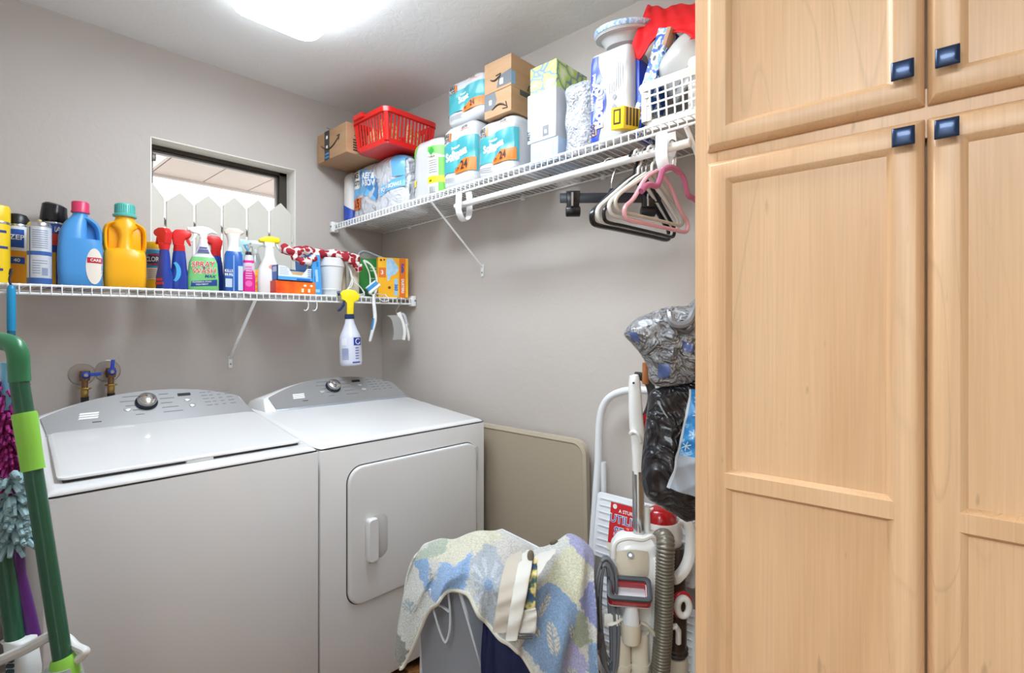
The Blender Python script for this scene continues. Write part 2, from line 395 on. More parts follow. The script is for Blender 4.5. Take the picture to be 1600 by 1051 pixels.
# face frame: stiles and rails
for n, (ya, yb, za, zb) in {'stile':(-.045,0,.1,2.44), 'stile.001':(-CW,-.715,.1,2.44), 'rail':(-.715,-.045,1.58,1.66), 'rail.001':(-.715,-.045,.1,.135), 'rail.002':(-.715,-.045,2.395,2.44)}.items():
    MB().box(0, .02, ya, yb, za, zb).build('face_stile' if 'stile' in n else 'face_rail', MP[0 if 'stile' in n else 3], cab, bevel=.001, seg=1)
m_knob = mat('24385A', .28, metal=.55, coat=.3)
def door(ya, yb, za, zb, mid, knob, label, mi):
    d = MB(); lip = .010
    # frame with chamfered outside edge: outer ring at the cabinet, inner ring proud
    st = .030
    def ring(x, e): return [(x, ya+e, za+e), (x, yb-e, za+e), (x, yb-e, zb-e), (x, ya+e, zb-e)]
    d.loft([ring(-.001,0), ring(-.006,0), ring(-.020,lip), ring(-.020,st+lip), ring(-.008,st+lip+.010)], caps=(True,False))
    o = d.build('door', MP[mi], cab, bevel=.0012, seg=1, smooth=30)
    p = MB()
    p.box(-.0085, -.0015, ya+st+lip, yb-st-lip, za+st+lip, zb-st-lip)
    p.build('panel', MP[(mi+1)%4], o, smooth=0)
    if mid:
        r = MB(); z0, z1 = mid
        a, b2 = ya+st+lip-.001, yb-st-lip+.001
        r.loft([[(-.007,a,z0),(-.007,b2,z0),(-.007,b2,z1),(-.007,a,z1)], [(-.0206,a,z0+.008),(-.0206,b2,z0+.008),(-.0206,b2,z1-.008),(-.0206,a,z1-.008)]])
        r.build('mid_rail', MP[2], o, smooth=0)
    ky, kz = knob
    k = MB(); k.lathe([(.0085,0),(.006,.006),(.006,.014)], 14, M=at(-.02,ky,kz) @ Ry(-PI/2))
    # square, slightly domed cap
    def sq(h, e): return [(-.02-h, ky-e, kz-e), (-.02-h, ky+e, kz-e), (-.02-h, ky+e, kz+e), (-.02-h, ky-e, kz+e)]
    k.loft([sq(.012,.011), sq(.0155,.0148), sq(.0175,.0150), sq(.0195,.0138), sq(.0210,.0110), sq(.0220,.0070), sq(.0224,.0030)])
    k.build('knob', m_knob, o, bevel=.0016, seg=2, smooth=50)
    return o
door(-.373, -.027, 1.631, 2.41, None, (-.346, 1.685), '', 1)
door(-.722, -.376, 1.631, 2.41, None, (-.401, 1.688), '', 0)
door(-.373, -.027, .115, 1.609, (.955, 1.000), (-.347, 1.579), '', 0)
door(-.722, -.376, .115, 1.609, (.955, 1.000), (-.400, 1.579), '', 3)
# ------------------------------------------------------------------ washer and dryer
m_panel = mat('A2A2A2', .36, metal=.4, bump=(300,.04,.0005)); m_grey = mat('8C8F93', .45); m_dark = mat('2A2B2E', .4); m_print = mat('74777A', .5)
m_seam_shade = mat('3C3C3E', .6)
YF, YB = -.933, -.205
def console(root, x0, x1, cheek):
    """arched control console: white shell and a brushed panel on its sloping front; x0,x1 = panel's foot; slope 38 degrees"""
    sl = math.radians(40); n = 24
    def P(x, s, out=0.0):      # s measured up the slope from the foot line
        return (x - out*0, -.405 + s*math.cos(sl) - out*math.sin(sl), .951 + s*math.sin(sl) + out*math.cos(sl))
    def arch(u, grow=0.0):     # height up the slope at u in 0..1
        return .098 - .028*u + .074*(1-abs(2*u-1)**2.2) + grow
    xa, xb = x0-.010, x1-.038
    front = [(x0, 0.0), (x1, 0.0)] + [(xb+(xa-xb)*i/n, arch(i/n)) for i in range(n+1)]
    sh = [(x0-cheek, -.008), (x1+.005, -.008)] + [(xb+.010+(xa-xb-.010-min(cheek, .02))*i/n, arch(i/n, -.0015)) for i in range(n+1)]
    b = MB()
    r1 = [P(x, s, -.003) for x, s in sh]
    r2 = [(x, max(y+.03, -.30) if z > .97 else y+.03, z) for x, y, z in r1]
    r3 = [(x, -.207, z-(.02 if z > .97 else 0)) for x, y, z in r1]
    b.loft([r1, r2, r3]); b.build('console', ENAMEL, root, bevel=.003, seg=2, smooth=50)
    f = MB(); f.loft([[P(x, s, -.002) for x, s in front], [P(x, s, .003) for x, s in front]])
    pa = f.build('control_panel', m_panel, root, smooth=0)
    def F(x, s): # frame on the panel
        o = P(x, s, .0032)
        return Matrix(((1,0,0,o[0]),(0,math.cos(sl),-math.sin(sl),o[1]),(0,math.sin(sl),math.cos(sl),o[2]),(0,0,0,1)))
    W = x1-x0
    # trim strip at the foot
    MB().loft([[P(x,s,-.002) for x,s in rect(x0-.003,-.008,x1+.003,0)], [P(x,s,.005) for x,s in rect(x0-.003,-.008,x1+.003,0)]]).build('trim_strip', mat('B9BFC9', .3, metal=.6), root, bevel=.001)
    # dial
    k = MB(); M = F(x0+.445*W, .098)
    k.lathe([(.034,0),(.034,.006),(.030,.010)], 28, M=M); 
    k.build('dial_base', mat('3A4452', .25, metal=.8), pa)
    MB().lathe([(.0285,.008),(.0295,.018),(.0275,.024),(.020,.0285),(.009,.0305),(0,.031)], 32, M=M).build('dial', mat('D5D3D0', .12, metal=1.0), pa)
    MB().prism(rrect(-.021,-.0065,.021,.0065,.002), 0, .0012, F(x0+.645*W, .125)).build('display', BLACK, pa, smooth=0)
    for bx, by in ((.35,.075), (.655,.098), (.672,.068)):
        MB().lathe([(.0085,0),(.0085,.002),(.006,.0032)], 16, M=F(x0+bx*W, by), sx=1.3).build('button', mat('CFD1D2', .25, metal=.5), pa)
    t = MB()
    for i in range(5):
        w_ = (.055,.075,.05,.035,.025)[i]; t.prism(rect(-w_/2,-.0012,w_/2,.0012), 0, .0006, F(x0+.385*W-.0*i+.01*(i>2), .135-.022*i))
        w_ = (.03,.045,.035,.05,.06)[i]; t.prism(rect(0,-.0012,w_,.0012), 0, .0006, F(x0+.515*W, .135-.022*i))
        for c_ in range(4):
            t.prism(rect(0,-.0011,.02 if c_ in (0,3) else .012,.0011), 0, .0006, F(x0+(.73+.045*c_+.004*i)*W, .128-.017*i))
    t.build('button_print', m_print, pa, smooth=0)['kind'] = 'stuff'
    l = MB()
    for s_ in (.084, .074, .064):
        dx = {.084:.002,.074:0,.064:-.002}[s_]
        l.prism([(-.026+dx,-.0036),(.024+dx,-.0036),(.028+dx,.0036),(-.022+dx,.0036)], 0, .0008, F(x0+.175*W, s_-.012))
    l.build('badge', mat('F4F4F4', .3), pa, smooth=0)
    MB().prism(rect(-.012,-.0016,.012,.0016), 0, .0006, F(x0+.205*W, .032)).build('badge_print', m_dark, pa, smooth=0)
    return pa
def machine_body(root, x0, x1):
    b = MB(); b.box(x0, x1, YF, YB, .035, .8815)
    b.build('cabinet_shell', ENAMEL, root, bevel=.004, seg=2)
    MB().box(x0+.004, x1-.004, YF+.004, YB, .8815, .8865).build('seam', m_seam_shade, root, smooth=0)
    for fx in (x0+.05, x1-.05):
        for fy in (YF+.06, YB-.06): MB().lathe([(.016,0),(.02,.008),(.012,.014),(.012,.036)], 12, c=(fx,fy,0)).build('foot', m_dark, root)
def deck(root, x0, x1, hole=None):
    """rounded porcelain top, a little lower at the front"""
    nx, R = 2, .022
    prof = [(YF, .8865), (YF, .889), (YF+.004, .894), (YF+.010, .897), (YF+.028, .8995), (-.65, .923), (-.41, .9475), (YB, .9475), (YB, .8865)]
    rings = []
    for x, dz, dy in ((x0, -.022, .012), (x0+.003, -.012, .006), (x0+.010, -.004, .002), (x0+.024, 0, 0), ((x0+x1)/2, 0, 0), (x1-.024, 0, 0), (x1-.010, -.004, .002), (x1-.003, -.012, .006), (x1, -.022, .012)):
        rings.append([(x, y+(dy if y < -.5 else 0), max(z+dz, .8865)) for y, z in prof])
    d = MB(); d.loft(rings); return d.build('top_deck', ENAMEL, root, smooth=60)

wa = thing('washing_machine', 'white top-loading washer beside the mops, lid closed', 'washer', (0,0,0))
machine_body(wa, -1.517, -.853); deck(wa, -1.517, -.853)
lid = MB()
lo_ = [(-1.446,-.272),(-.788,-.272)]
def lidring(dz, e):
    o = []
    for (x, y) in rrect(-1.4865+e, -.885+e, -.885-e, -.405, .022, 5): o.append((x, y))
    # widen the back so the lid's sides splay as in the photo
    res = []
    for x, y in o:
        t = (y+.885)/(.48); xx = x + (.030*t if x < -1.2 else .035*t)
        zz = .900 + .0400*t + dz
        res.append((xx, y, zz))
    return res
lid.loft([lidring(.0085,.004), lidring(.010,0), lidring(.0145,0), lidring(.0170,.003), lidring(.0178,.010)])
lo2 = lid.build('lid', ENAMEL, wa, smooth=50)
MB().box(-1.215, -1.145, -.886, -.87, .897, .910).build('lid_grip', mat('DADADA', .3), wa, bevel=.004)
sh = MB(); sh.loft([[(-1.476,-.877,.895),(-.895,-.877,.895),(-.895,-.877,.9095),(-1.476,-.877,.9095)],[(-1.45,-.41,.930),(-.86,-.41,.930),(-.86,-.41,.9490),(-1.45,-.41,.9490)]]); sh.build('lid_gap', m_seam_shade, wa, smooth=0)  # dark block filling the gap, standing in for the shadow under the lid
MB().prism(rrect(-.03,-.006,.03,.006,.005), 0, .0008, at(-1.27,-.43,.9555)).build('lid_bumper', mat('FFFFFF', .15), wa)
console(wa, -1.458, -.848, .018)

dr = thing('clothes_dryer', 'white clothes dryer with a closed front door, in the corner', 'dryer', (0,0,0))
machine_body(dr, -.847, -.108); deck(dr, -.847, -.108); console(dr, -.762, -.124, .045)
gro = MB(); o1 = rrect(-.7555, .333, -.1585, .812, .058, 8); gro.prism([(x,z) for x,z in o1], 0, .0012, at(0,YF,0) @ FY); gro.build('door_gasket', m_seam_shade, dr, smooth=0)  # dark plate whose rim shows as the groove line round the door
do = MB(); oa = rrect(-.752, .3365, -.162, .8085, .055, 8); ob = rrect(-.749, .3395, -.165, .8055, .052, 8); oc = rrect(-.744, .3445, -.170, .8005, .047, 8)
do.loft([[(x,YF-.0005,z) for x,z in oa], [(x,YF-.009,z) for x,z in oa], [(x,YF-.0125,z) for x,z in ob], [(x,YF-.0135,z) for x,z in oc]])
ddoor = do.build('dryer_door', ENAMEL, dr, smooth=45)
h = MB(); h.loft([[(x,YF-.0130,z) for x,z in rrect(-.694,.474,-.600,.628,.03,8)], [(x,YF-.0142,z) for x,z in rrect(-.692,.476,-.602,.626,.03,8)]]); h.build('handle_recess', mat('D2D2D2', .35), ddoor, smooth=45)
h = MB(); h.loft([[(x,YF-.014,z) for x,z in rrect(-.690,.478,-.654,.624,.010,4)], [(x,YF-.030,z) for x,z in rrect(-.692,.476,-.650,.626,.012,4)], [(x,YF-.038,z) for x,z in rrect(-.688,.480,-.654,.622,.010,4)]])
h.build('handle', ENAMEL, ddoor, smooth=50)
for z in (.41, .735): MB().box(-.1605, -.1545, YF-.010, YF, z-.05, z+.05).build('hinge', mat('D8D8D8', .3, metal=.5), dr, bevel=.001)

# ------------------------------------------------------------------ valves and hoses behind the washer
def valve(x, z, turn, label):
    v = thing('water_valve', label, 'valve', (x, 0, z), group='washer supply valves')
    MB().lathe([(.042,0),(.042,.002),(.0395,.0035),(.038,.0028),(.016,.0034),(0,.0034)], 30, M=at(0,0,.012) @ Rx(PI/2)).build('escutcheon', mat('B8B2AC', .38, metal=.75), v, smooth=25)
    b = MB(); b.lathe([(.009,0),(.009,.055)], 12, M=at(0,0,.012) @ Rx(PI/2)); b.lathe([(.015,-.018),(.017,.0),(.015,.018)], 12, c=(0,-.058,.008)); b.lathe([(.010,-.05),(.010,-.018)], 12, c=(0,-.058,.008))
    b.build('valve_body', mat('8A6A4A', .35, metal=.9), v)
    k = MB(); k.lathe([(.013,0),(.014,.008),(.009,.013)], 14, M=at(0,-.072,.012) @ Rx(PI/2)); k.box(0,.046,-.006,.006,0,.009, at(0,-.072,.012) @ Rx(PI/2) @ Rz(turn))
    k.build('lever', mat('2448B0', .35), v, bevel=.0015)
    MB().lathe([(.007,.013),(.006,.0145)], 12, M=at(0,-.072,.012) @ Rx(PI/2)).build('screw', STEEL, v)
    n = MB(); n.lathe([(.0205,-.050),(.0205,-.044)], 6, c=(0,-.058,.008)); n.lathe([(.0115,-.080),(.0115,-.050)], 14, c=(0,-.058,.008)); n.build('hose_nut', BRASS, v, bevel=.001)
    MB().tube(smoothpath([(0,-.058,-.07),(.002,-.058,-.12),(.010,-.056,-.2),(.02,-.046,-.5),(.02,-.045,-.8)], 5), .0125, 10).build('hose', mat('1C1D22', .4), v)
valve(-1.318, 1.096, 0.05, 'chrome-ringed water valve with its blue lever turned sideways')
valve(-1.240, 1.104, 1.5, 'chrome-ringed water valve with its blue lever turned up')

# ------------------------------------------------------------------ folded card table leaning on the right-hand wall
ct = thing('folding_table', 'tan folded card table leaning on the wall beside the dryer', 'table', (-.006, -.99, 0), rot=(0, math.radians(-2.0), 0))
TM = Matrix(((0,0,-1,0),(-1,0,0,0),(0,1,0,0),(0,0,0,1)))
p = MB(); o1 = rrect(-.43, 0, .43, .862, .055, 7); o2 = rrect(-.417, .013, .417, .849, .045, 7); o3=rrect(-.412, .018, .412, .844, .042, 7)
p.loft([[(x,z,0) for x,z in o1], [(x,z,.022) for x,z in o1], [(x,z,.027) for x,z in o2], [(x,z,.0235) for x,z in o3]], caps=(True,False), M=TM)
p.build('rim', mat('B8AB96', .4), ct, smooth=50)
MB().prism(o3, .018, .0238, TM).build('tabletop', mat('B0A28E', .5, bump=(500,.08,.0005)), ct, smooth=0)
# ------------------------------------------------------------------ wire shelves
def deckA(x): return 1.441+.0155*x
def deckB(y): return 1.822-.019*y
def wire_shelf(name, label, length, depth, loc, rz, tilt):
    """local: x along the shelf, y from wall (0) out to the front (-depth), z 0 = top of the deck"""
    s = thing(name, label, 'shelf', loc, rot=(0, tilt, rz))
    r = .003
    rails = MB()
    for y, z, rr in ((-.006,-.005,.0033), (-depth,-.0035,.0044), (-depth,-.030,.0042)):
        rails.tube([(0,y,z),(length,y,z)], rr, 8)
    rails.build('rail', WIRE, s)
    me = MB().tube([(0,-.003,0),(0,-depth-.002,0),(0,-depth-.0045,-.006),(0,-depth-.0045,-.032)], .0019, 5).mesh('wire', WIRE)
    n = int(length/.0254)
    for i in range(n+1):
        w_ = link('wire', me, s); w_.location.x = .004+i*.0254
    return s
def brace(parent, x, yf, zf, drop):
    b = MB(); b.tube([(x,yf,zf),(x,-.010,-drop+.05),(x,-.004,-drop+.04)], .0075, 4, flat=.45); 
    b.box(x-.008, x+.008, -.006, 0, -drop, -.0+(-drop+.055))
    b.build('brace', WIRE, parent, bevel=.001)
    MB().lathe([(.004,0),(.004,.003)], 8, M=at(x,-.005,-drop+.018) @ Rx(PI/2)).build('screw', mat('8F8F8F',.4,metal=.8), parent)
def end_clip(parent, x, depth):
    c = MB(); c.box(x-.012, x+.012, -depth-.016, -depth+.022, -.042, .012); c.build('end_bracket', WIRE, parent, bevel=.004)
    MB().lathe([(.0045,0),(.0045,.003)], 8, M=at(x+.004,-depth+.002,-.013) @ Rx(PI/2) @ at(0,0,.018)).build('screw', mat('8F8F8F',.4,metal=.8), parent)
LA = 1.835
shA = wire_shelf('wire_shelf', 'white wire shelf under the window, over the washer', LA, .305, (-LA-.012, 0, deckA(-LA-.012)), 0, math.atan(-.0155))
brace(shA, LA+.012-.802, -.295, -.03, .325)
end_clip(shA, LA-.004, .305)
LB = 2.03
shB = wire_shelf('wire_shelf', 'white wire shelf, the upper one along the wall with hangers', LB, .305, (0, -.014, deckB(-.014)), -PI/2, math.atan(-.019))
brace(shB, .795, -.295, -.03, .318); brace(shB, 1.90, -.295, -.03, .318)
end_clip(shB, .004, .305)
c_ = MB()
for i in range(5): c_.box(.25+.4*i-.008, .25+.4*i+.008, -.014, 0, -.016, .004)
c_.build('wall_clip', WIRE, shB, bevel=.002)
for i in range(4):
    MB().box(.25+.42*i-.008, .25+.42*i+.008, -.014, 0, -.016, .004).build('wall_clip', WIRE, shA, bevel=.002)
# hanging rod with its two hooks
rod = thing('closet_rod', 'white hanging rod on hooks beneath the upper wire shelf', 'rod', (-.285, -.95, 1.768), rot=(0, math.atan(-.019), -PI/2))
MB().tube([(0,0,0),(.012,0,0),(.97,0,0),(.972,0,0)], .0122, 18, radii=[.010,.0122,.0122,.010]).build('rod', WIRE, rod, smooth=50)
for x in (.045, .898):
    h = MB()
    pth = smoothpath([(x,-.02,.045),(x,-.024,.0),(x,-.022,-.035),(x,0,-.062),(x,.026,-.048),(x,.034,-.012),(x,.034,.03),(x,.03,.055)], 6)
    h.tube(pth, .0045, 8, flat=4.0); h.build('rod_hook', WIRE, rod, smooth=50)
# ------------------------------------------------------------------ things on the lower shelf
def tocam(x, y): return math.atan2(-1.668-x, 2.53+y)
def selip(w, d, n=3.0, k=24):
    o = []
    for i in range(k):
        a = 2*PI*i/k; c, s_ = math.cos(a), math.sin(a)
        o.append((w/2*math.copysign(abs(c)**(2/n), c), d/2*math.copysign(abs(s_)**(2/n), s_)))
    return o
def bottle_mesh(secs, k=24):
    """secs: (z, w, d, n[, dx])"""
    b = MB(); b.loft([[(x+(q[4] if len(q) > 4 else 0), y, q[0]) for x, y in selip(q[1], q[2], q[3], k)] for q in secs]); return b
def trigger(parent, z, hm, tm, s=1.0, d=-1, M0=None, tall=1.0):
    """spray head, nozzle toward local d*x"""
    M = (M0 or at(0,0,z)) @ Matrix.Scale(s, 4)
    f = lambda pts: [(d*x, y) for x, y in (pts if d > 0 else pts[::-1])]
    c = MB(); c.lathe([(.0145,-.004),(.0150,.012),(.0125,.016),(.0125,.020)], 18, M=M)
    c.build('collar', hm, parent)
    h = MB(); h.prism(f([(-.013,.016),(.013,.016),(.013,.030),(.040,.036),(.046,.042),(.046,.054),(.034,.058),(.005,.064),(-.020,.060),(-.042,.046),(-.050,.036),(-.030,.040),(-.014,.032)]), -.0105, .0105, M @ Matrix(((1,0,0,0),(0,0,-1,0),(0,1,0,0),(0,0,0,1))))
    hd = h.build('spray_head', hm, parent, bevel=.003*s, seg=2, smooth=50)
    MB().lathe([(.0085,0),(.0085,.008),(.004,.010)], 12, M=M @ at(d*.045,0,.048) @ Ry(d*PI/2)).build('nozzle', hm, hd)
    t = MB(); t.prism(f([(.018,.034),(.032,.036),(.034,.020),(.044,.002),(.040,-.004),(.026,.014),(.020,.028)]), -.008, .008, M @ Matrix(((1,0,0,0),(0,0,-1,0),(0,1,0,0),(0,0,0,1))))
    t.build('trigger', tm, hd, bevel=.002*s, seg=2)
    return hd
def spray_can(label, x, y, r, h, body, cap=None, capm=None, name='spray_can', group=None):
    t = thing(name, label, 'can', (x, y, deckA(x)+.001), tocam(x, y))
    MB().lathe([(r*.9,0),(r,.003),(r,h-.012),(r*.97,h-.008)], 28).build('can_body', body, t)
    MB().lathe([(r*1.02,h-.010),(r*1.03,h-.004),(r*.9,h+.004),(r*.6,h+.008)], 28).build('rim', STEEL, t)
    return t
LM = FY
# yellow spray can at the frame's edge
t = spray_can('yellow aerosol can with blue print, first in the row of cans', -1.556, -.215, .030, .200, mat('F5CF1B', .35))
MB().lathe([(.0302,.196),(.0305,.2),(.0305,.240),(.027,.248),(0,.249)], 28).build('cap', mat('F7D21C', .35), t)
b = MB()
for z, w_ in ((.045,.022),(.115,.05),(.165,.04)): patch(b, rect(.002-w_/2, z-.004, .002+w_/2, z+.004), at(0,-.030,0) @ LM, .030)
b.build('print', mat('2B3E86', .4), t, smooth=0)['kind'] = 'stuff'
# orange and white can with black cap
t = spray_can('orange and white aerosol can with a low black cap', -1.507, -.150, .0315, .205, mat('F2A21E', .35))
MB().lathe([(.032,.203),(.0315,.222),(.024,.236),(.012,.240),(0,.24)], 28).build('cap', BLACK, t)
b = MB(); patch(b, rect(-.05,.115,.03,.20), at(0,-.0315,0) @ LM, .0315); b.build('label_panel', mat('EDEFF2', .4), t, smooth=0)
for q_ in (rect(-.02,.125,.018,.185), rect(-.02,.072,.02,.094)):
    b = MB(); patch(b, q_, at(0,-.0318,0) @ LM, .0318, z=.0008); b.build('print', mat('2456B4', .4), t, smooth=0)
text('ZEP', .016, at(0,-.0332,.158) @ LM, WHITE, t, .02, .033); text('40', .011, at(0,-.0330,.083) @ LM, WHITE, t, .02, .033)
# silver can without cap
t = spray_can('pale grey aerosol can with a blue waistband and no cap', -1.460, -.245, .0305, .198, mat('D5D9DF', .3, metal=.3))
b = MB(); patch(b, rect(-.045,.095,.045,.108), at(0,-.0305,0) @ LM, .0305); patch(b, rect(-.06,.003,.06,.022), at(0,-.0305,0) @ LM, .0305); patch(b, rect(-.028,.02,-.024,.185), at(0,-.0305,0) @ LM, .0305)
b.build('print', mat('3A62A8', .35), t, smooth=0)
b = MB()
for i in range(9): patch(b, rect(-.018, .118+.007*i, .022, .1205+.007*i), at(0,-.0305,0) @ LM, .0305)
for i in range(6): patch(b, rect(-.018, .036+.008*i, .02 if i > 3 else .002, .0385+.008*i), at(0,-.0305,0) @ LM, .0305)
patch(b, rect(.006,.03,.022,.055), at(0,-.0305,0) @ LM, .0305); b.build('fine_print', mat('8E98B4', .4), t, smooth=0)['kind'] = 'stuff'
MB().lathe([(.006,.2),(.006,.212),(.003,.214)], 10).build('valve_stem', mat('D8C27A', .4), t)
# tall can, black cap, behind
t = spray_can('tall dark blue aerosol can with a large black cap, behind the others', -1.407, -.085, .034, .235, mat('1B3C95', .3))
b = MB(); b.loft([[(x, y, .233) for x,y in selip(.0745,.0745,2)], [(x*1.06, y*1.06, .240) for x,y in selip(.0745,.0745,2)], [(x*.98, y*.98, .268) for x,y in selip(.0745,.0745,2)], [(x*.92+.002, y*.92, .292-x*.14) for x,y in selip(.0745,.0745,2)], [(x*.7+.002, y*.7, .298-x*.14) for x,y in selip(.0745,.0745,2)]])
b.build('cap', mat('17181D', .2), t)
b = MB(); patch(b, rect(-.1,.005,.1,.125), at(0,-.034,0) @ LM, .034, sub=14); b.build('label_panel', mat('E8B32B', .4), t, smooth=0)
b = MB(); patch(b, rect(-.03,.15,.012,.19), at(0,-.0344,0) @ LM, .0344); b.build('print', mat('D8431F', .4), t, smooth=0)
text('MAX', .018, at(.012,-.0348,.205) @ LM, WHITE, t, .02, .035)
# blue detergent jug
m_bj = mat('4E9ADB', .32, sss=.05); t = thing('detergent_jug', 'light blue detergent jug with a pink cap', 'jug', (-1.350, -.20, deckA(-1.35)+.001), -.10)
b = bottle_mesh([(0,.106,.082,5),(.006,.116,.092,5),(.05,.122,.096,4.5),(.10,.124,.096,4.2),(.135,.122,.092,4),(.165,.116,.086,3.4)])
b.build('jug_body', m_bj, t, smooth=60)
# shoulder: left half solid, right half is the hand hole bridged by the handle
b = bottle_mesh([(.160,.080,.082,3,-.020),(.19,.074,.074,3,-.019),(.22,.062,.062,2.6,-.013),(.243,.046,.046,2.2,-.003),(.252,.042,.042,2,0),(.268,.042,.042,2,0)])
b.build('shoulder', m_bj, t, smooth=60)
b = MB(); b.tube(smoothpath([(.012,0,.240),(.030,0,.231),(.046,0,.212),(.0515,0,.182),(.0505,0,.150)],6), .022, 12, flat=.42); b.build('handle', m_bj, t)
MB().prism([(0,.15),(.048,.15),(.048,.19),(.036,.222),(.012,.238),(0,.238)], -.022, -.004, FY).build('grip_back', m_bj, t, bevel=.004)
MB().lathe([(.026,.258),(.026,.262),(.0245,.266),(.0245,.293),(.022,.296),(0,.296)], 26).build('cap', mat('D93A66', .35), t)
b = MB()
def jugface(x, z):      # depth of the jug's front at (x, z)
    w_, d_ = .122, .095
    return -d_/2*(max(1-abs(2*x/w_)**4.5, 0))**(1/4.5)
def on_jug(pts, o): return [(x, jugface(x, z)-o, z) for x, z in pts]
lab = blob(.042, .072, .026, .062, 22); lab = [(min(x,.0605), z) for x, z in lab]
disc_on(b, lambda x, z: jugface(x, z)-.0012, .036, .072, .0235, .062); b.build('label_panel', mat('EDE3D8', .4), t, smooth=0)
b = MB(); b.grid(lambda u, v: (.016+.042*u, jugface(.016+.042*u, .09)-.0018, .083+.019*v), 8, 1); b.build('print', mat('C62A40', .4), t, smooth=0)
text('CARE', .009, at(.039, -.0487, .0925) @ LM @ Ry(.35), WHITE, t, .02)
# yellow detergent jug with two grips
m_yj = mat('FDB515', .3, sss=.04); t = thing('detergent_jug', 'golden yellow detergent jug with a teal cap and two grip hollows', 'jug', (-1.2235, -.20, deckA(-1.22)+.001), -.14)
b = bottle_mesh([(0,.110,.086,5),(.006,.122,.096,5),(.05,.127,.1,4.2),(.10,.127,.1,4),(.128,.124,.097,3.6),(.142,.112,.086,3)])
b.build('jug_body', m_yj, t, smooth=60)
b = bottle_mesh([(.128,.076,.090,3),(.15,.046,.078,3),(.19,.038,.074,3),(.212,.050,.070,3),(.226,.084,.066,2.8),(.240,.076,.060,2.4),(.252,.058,.056,2),(.258,.056,.056,2),(.272,.056,.056,2)])
b.build('shoulder', m_yj, t, smooth=60)
MB().box(-.05,.05,-.012,.03,.13,.235).build('grip_back', m_yj, t, bevel=.008, seg=2)
for s_ in (-1, 1):
    MB().tube(smoothpath([(s_*.030,0,.238),(s_*.050,0,.226),(s_*.0575,0,.205),(s_*.0575,0,.16),(s_*.053,0,.135)],6), .027, 10, flat=.28).build('handle', m_yj, t)
c = MB(); c.lathe([(.036,.262),(.037,.268),(.031,.272)], 30); c.lathe([(.0305,.270),(.0295,.306),(.027,.309),(0,.309)], 30)
for i in range(30): c.box(.0295,.0312,-.0012,.0012,.274,.304, Rz(2*PI*i/30))
c.build('cap', mat('5FBDB2', .35), t)
# wipes canister
x, y = -1.103, -.112; t = thing('wipes_canister', 'white wipes canister with a yellow lid and a blue oval', 'canister', (x, y, deckA(x)+.001), tocam(x, y)-.1)
MB().lathe([(.037,0),(.038,.004),(.038,.168),(.036,.170)], 30).build('canister_body', mat('EDE9E0', .35), t)
MB().lathe([(.0395,.166),(.0395,.186),(.037,.191),(0,.191)], 30).build('lid', mat('F6CB22', .35), t)
b = MB(); patch(b, rect(-.055,.002,.055,.045), at(0,-.038,0) @ LM, .038); b.build('print', mat('F2C21F', .4), t, smooth=0)
b = MB(); patch(b, rect(-.055,.090,.055,.160), at(0,-.038,0) @ LM, .038); b.build('print', mat('3AA0D8', .4), t, smooth=0)
b = MB(); disc_on(b, lambda x, z: -math.sqrt(.0392**2-x*x), 0, .122, .034, .024); b.build('print', mat('23417F', .4), t, smooth=0)
b = MB(); patch(b, rect(-.03,.138,.03,.143), at(0,-.0396,0) @ LM, .0396); patch(b, rect(-.03,.101,.03,.106), at(0,-.0396,0) @ LM, .0396); b.build('print', mat('C4323A', .4), t, smooth=0)
text('CLOROX', .018, at(0,-.0400,.122) @ LM, WHITE, t, .025, .040, .72)
b = MB()
for i in range(5): patch(b, rect(-.03,.052+.007*i,.03,.055+.007*i), at(0,-.038,0) @ LM, .038)
b.build('fine_print', mat('C2AFA6', .4), t, smooth=0)['kind'] = 'stuff'
# blue bottles with red spray heads
m_nb = mat('223F9E', .22, coat=.3); m_rd = mat('E02A2A', .32)
def red_spray(label, x, y, rz, d, h, w, dd, stripe=True):
    t = thing('spray_bottle', label, 'spray bottle', (x, y, deckA(x)+.001), rz, group=None)
    k = h/.17
    b = bottle_mesh([(0,w*.92,dd*.92,4),(.006,w,dd,4),(.05*k,w,dd,3.6),(.085*k,w*.78,dd*.84,3),(.11*k,w*.74,dd*.80,3),(.14*k,w*.66,dd*.7,2.6),(.165*k,w*.52,dd*.56,2.2),(h,.030,.030,2),(h+.006,.026,.026,2)])
    b.build('bottle_body', m_nb, t, smooth=60)
    s_ = MB(); s_.loft([[(p*1.03, q*1.04, z) for p,q in selip(ww, d2, 2.6)] for z, ww, d2 in ((.150*k,w*.60,dd*.64),(.172*k,.036,.036),(h+.004,.031,.031))]); s_.build('neck_shroud', m_rd, t)
    hd = MB(); P = [(-.020,0),(.016,0),(.018,.026),(.034,.034),(.042,.044),(.038,.056),(.016,.064),(-.012,.062),(-.026,.046),(-.024,.026)]
    P = [(d*p, q) for p, q in (P if d > 0 else P[::-1])]
    hd.prism(P, -.0145, .0145, at(0,0,h) @ Matrix(((1,0,0,0),(0,0,-1,0),(0,1,0,0),(0,0,0,1)))); hd.build('spray_head', m_rd, t, bevel=.005, seg=3, smooth=60)
    tr_ = MB(); Q = [(.020,.030),(.032,.034),(.036,.018),(.040,.004),(.034,.002),(.024,.018)]; Q = [(d*p, q) for p, q in (Q if d > 0 else Q[::-1])]
    tr_.prism(Q, -.007, .007, at(0,0,h) @ Matrix(((1,0,0,0),(0,0,-1,0),(0,1,0,0),(0,0,0,1)))); tr_.build('trigger', m_rd, t, bevel=.002)
    if stripe:
        b = MB()
        for z0, ww in ((.02,.7),(.034,.5)): b.box(-w*ww/2, w*ww/2, -dd/2-.0008, -dd/2+.004, z0, z0+.009)
        b.build('print', mat('D6342E', .4), t, smooth=0)
    return t
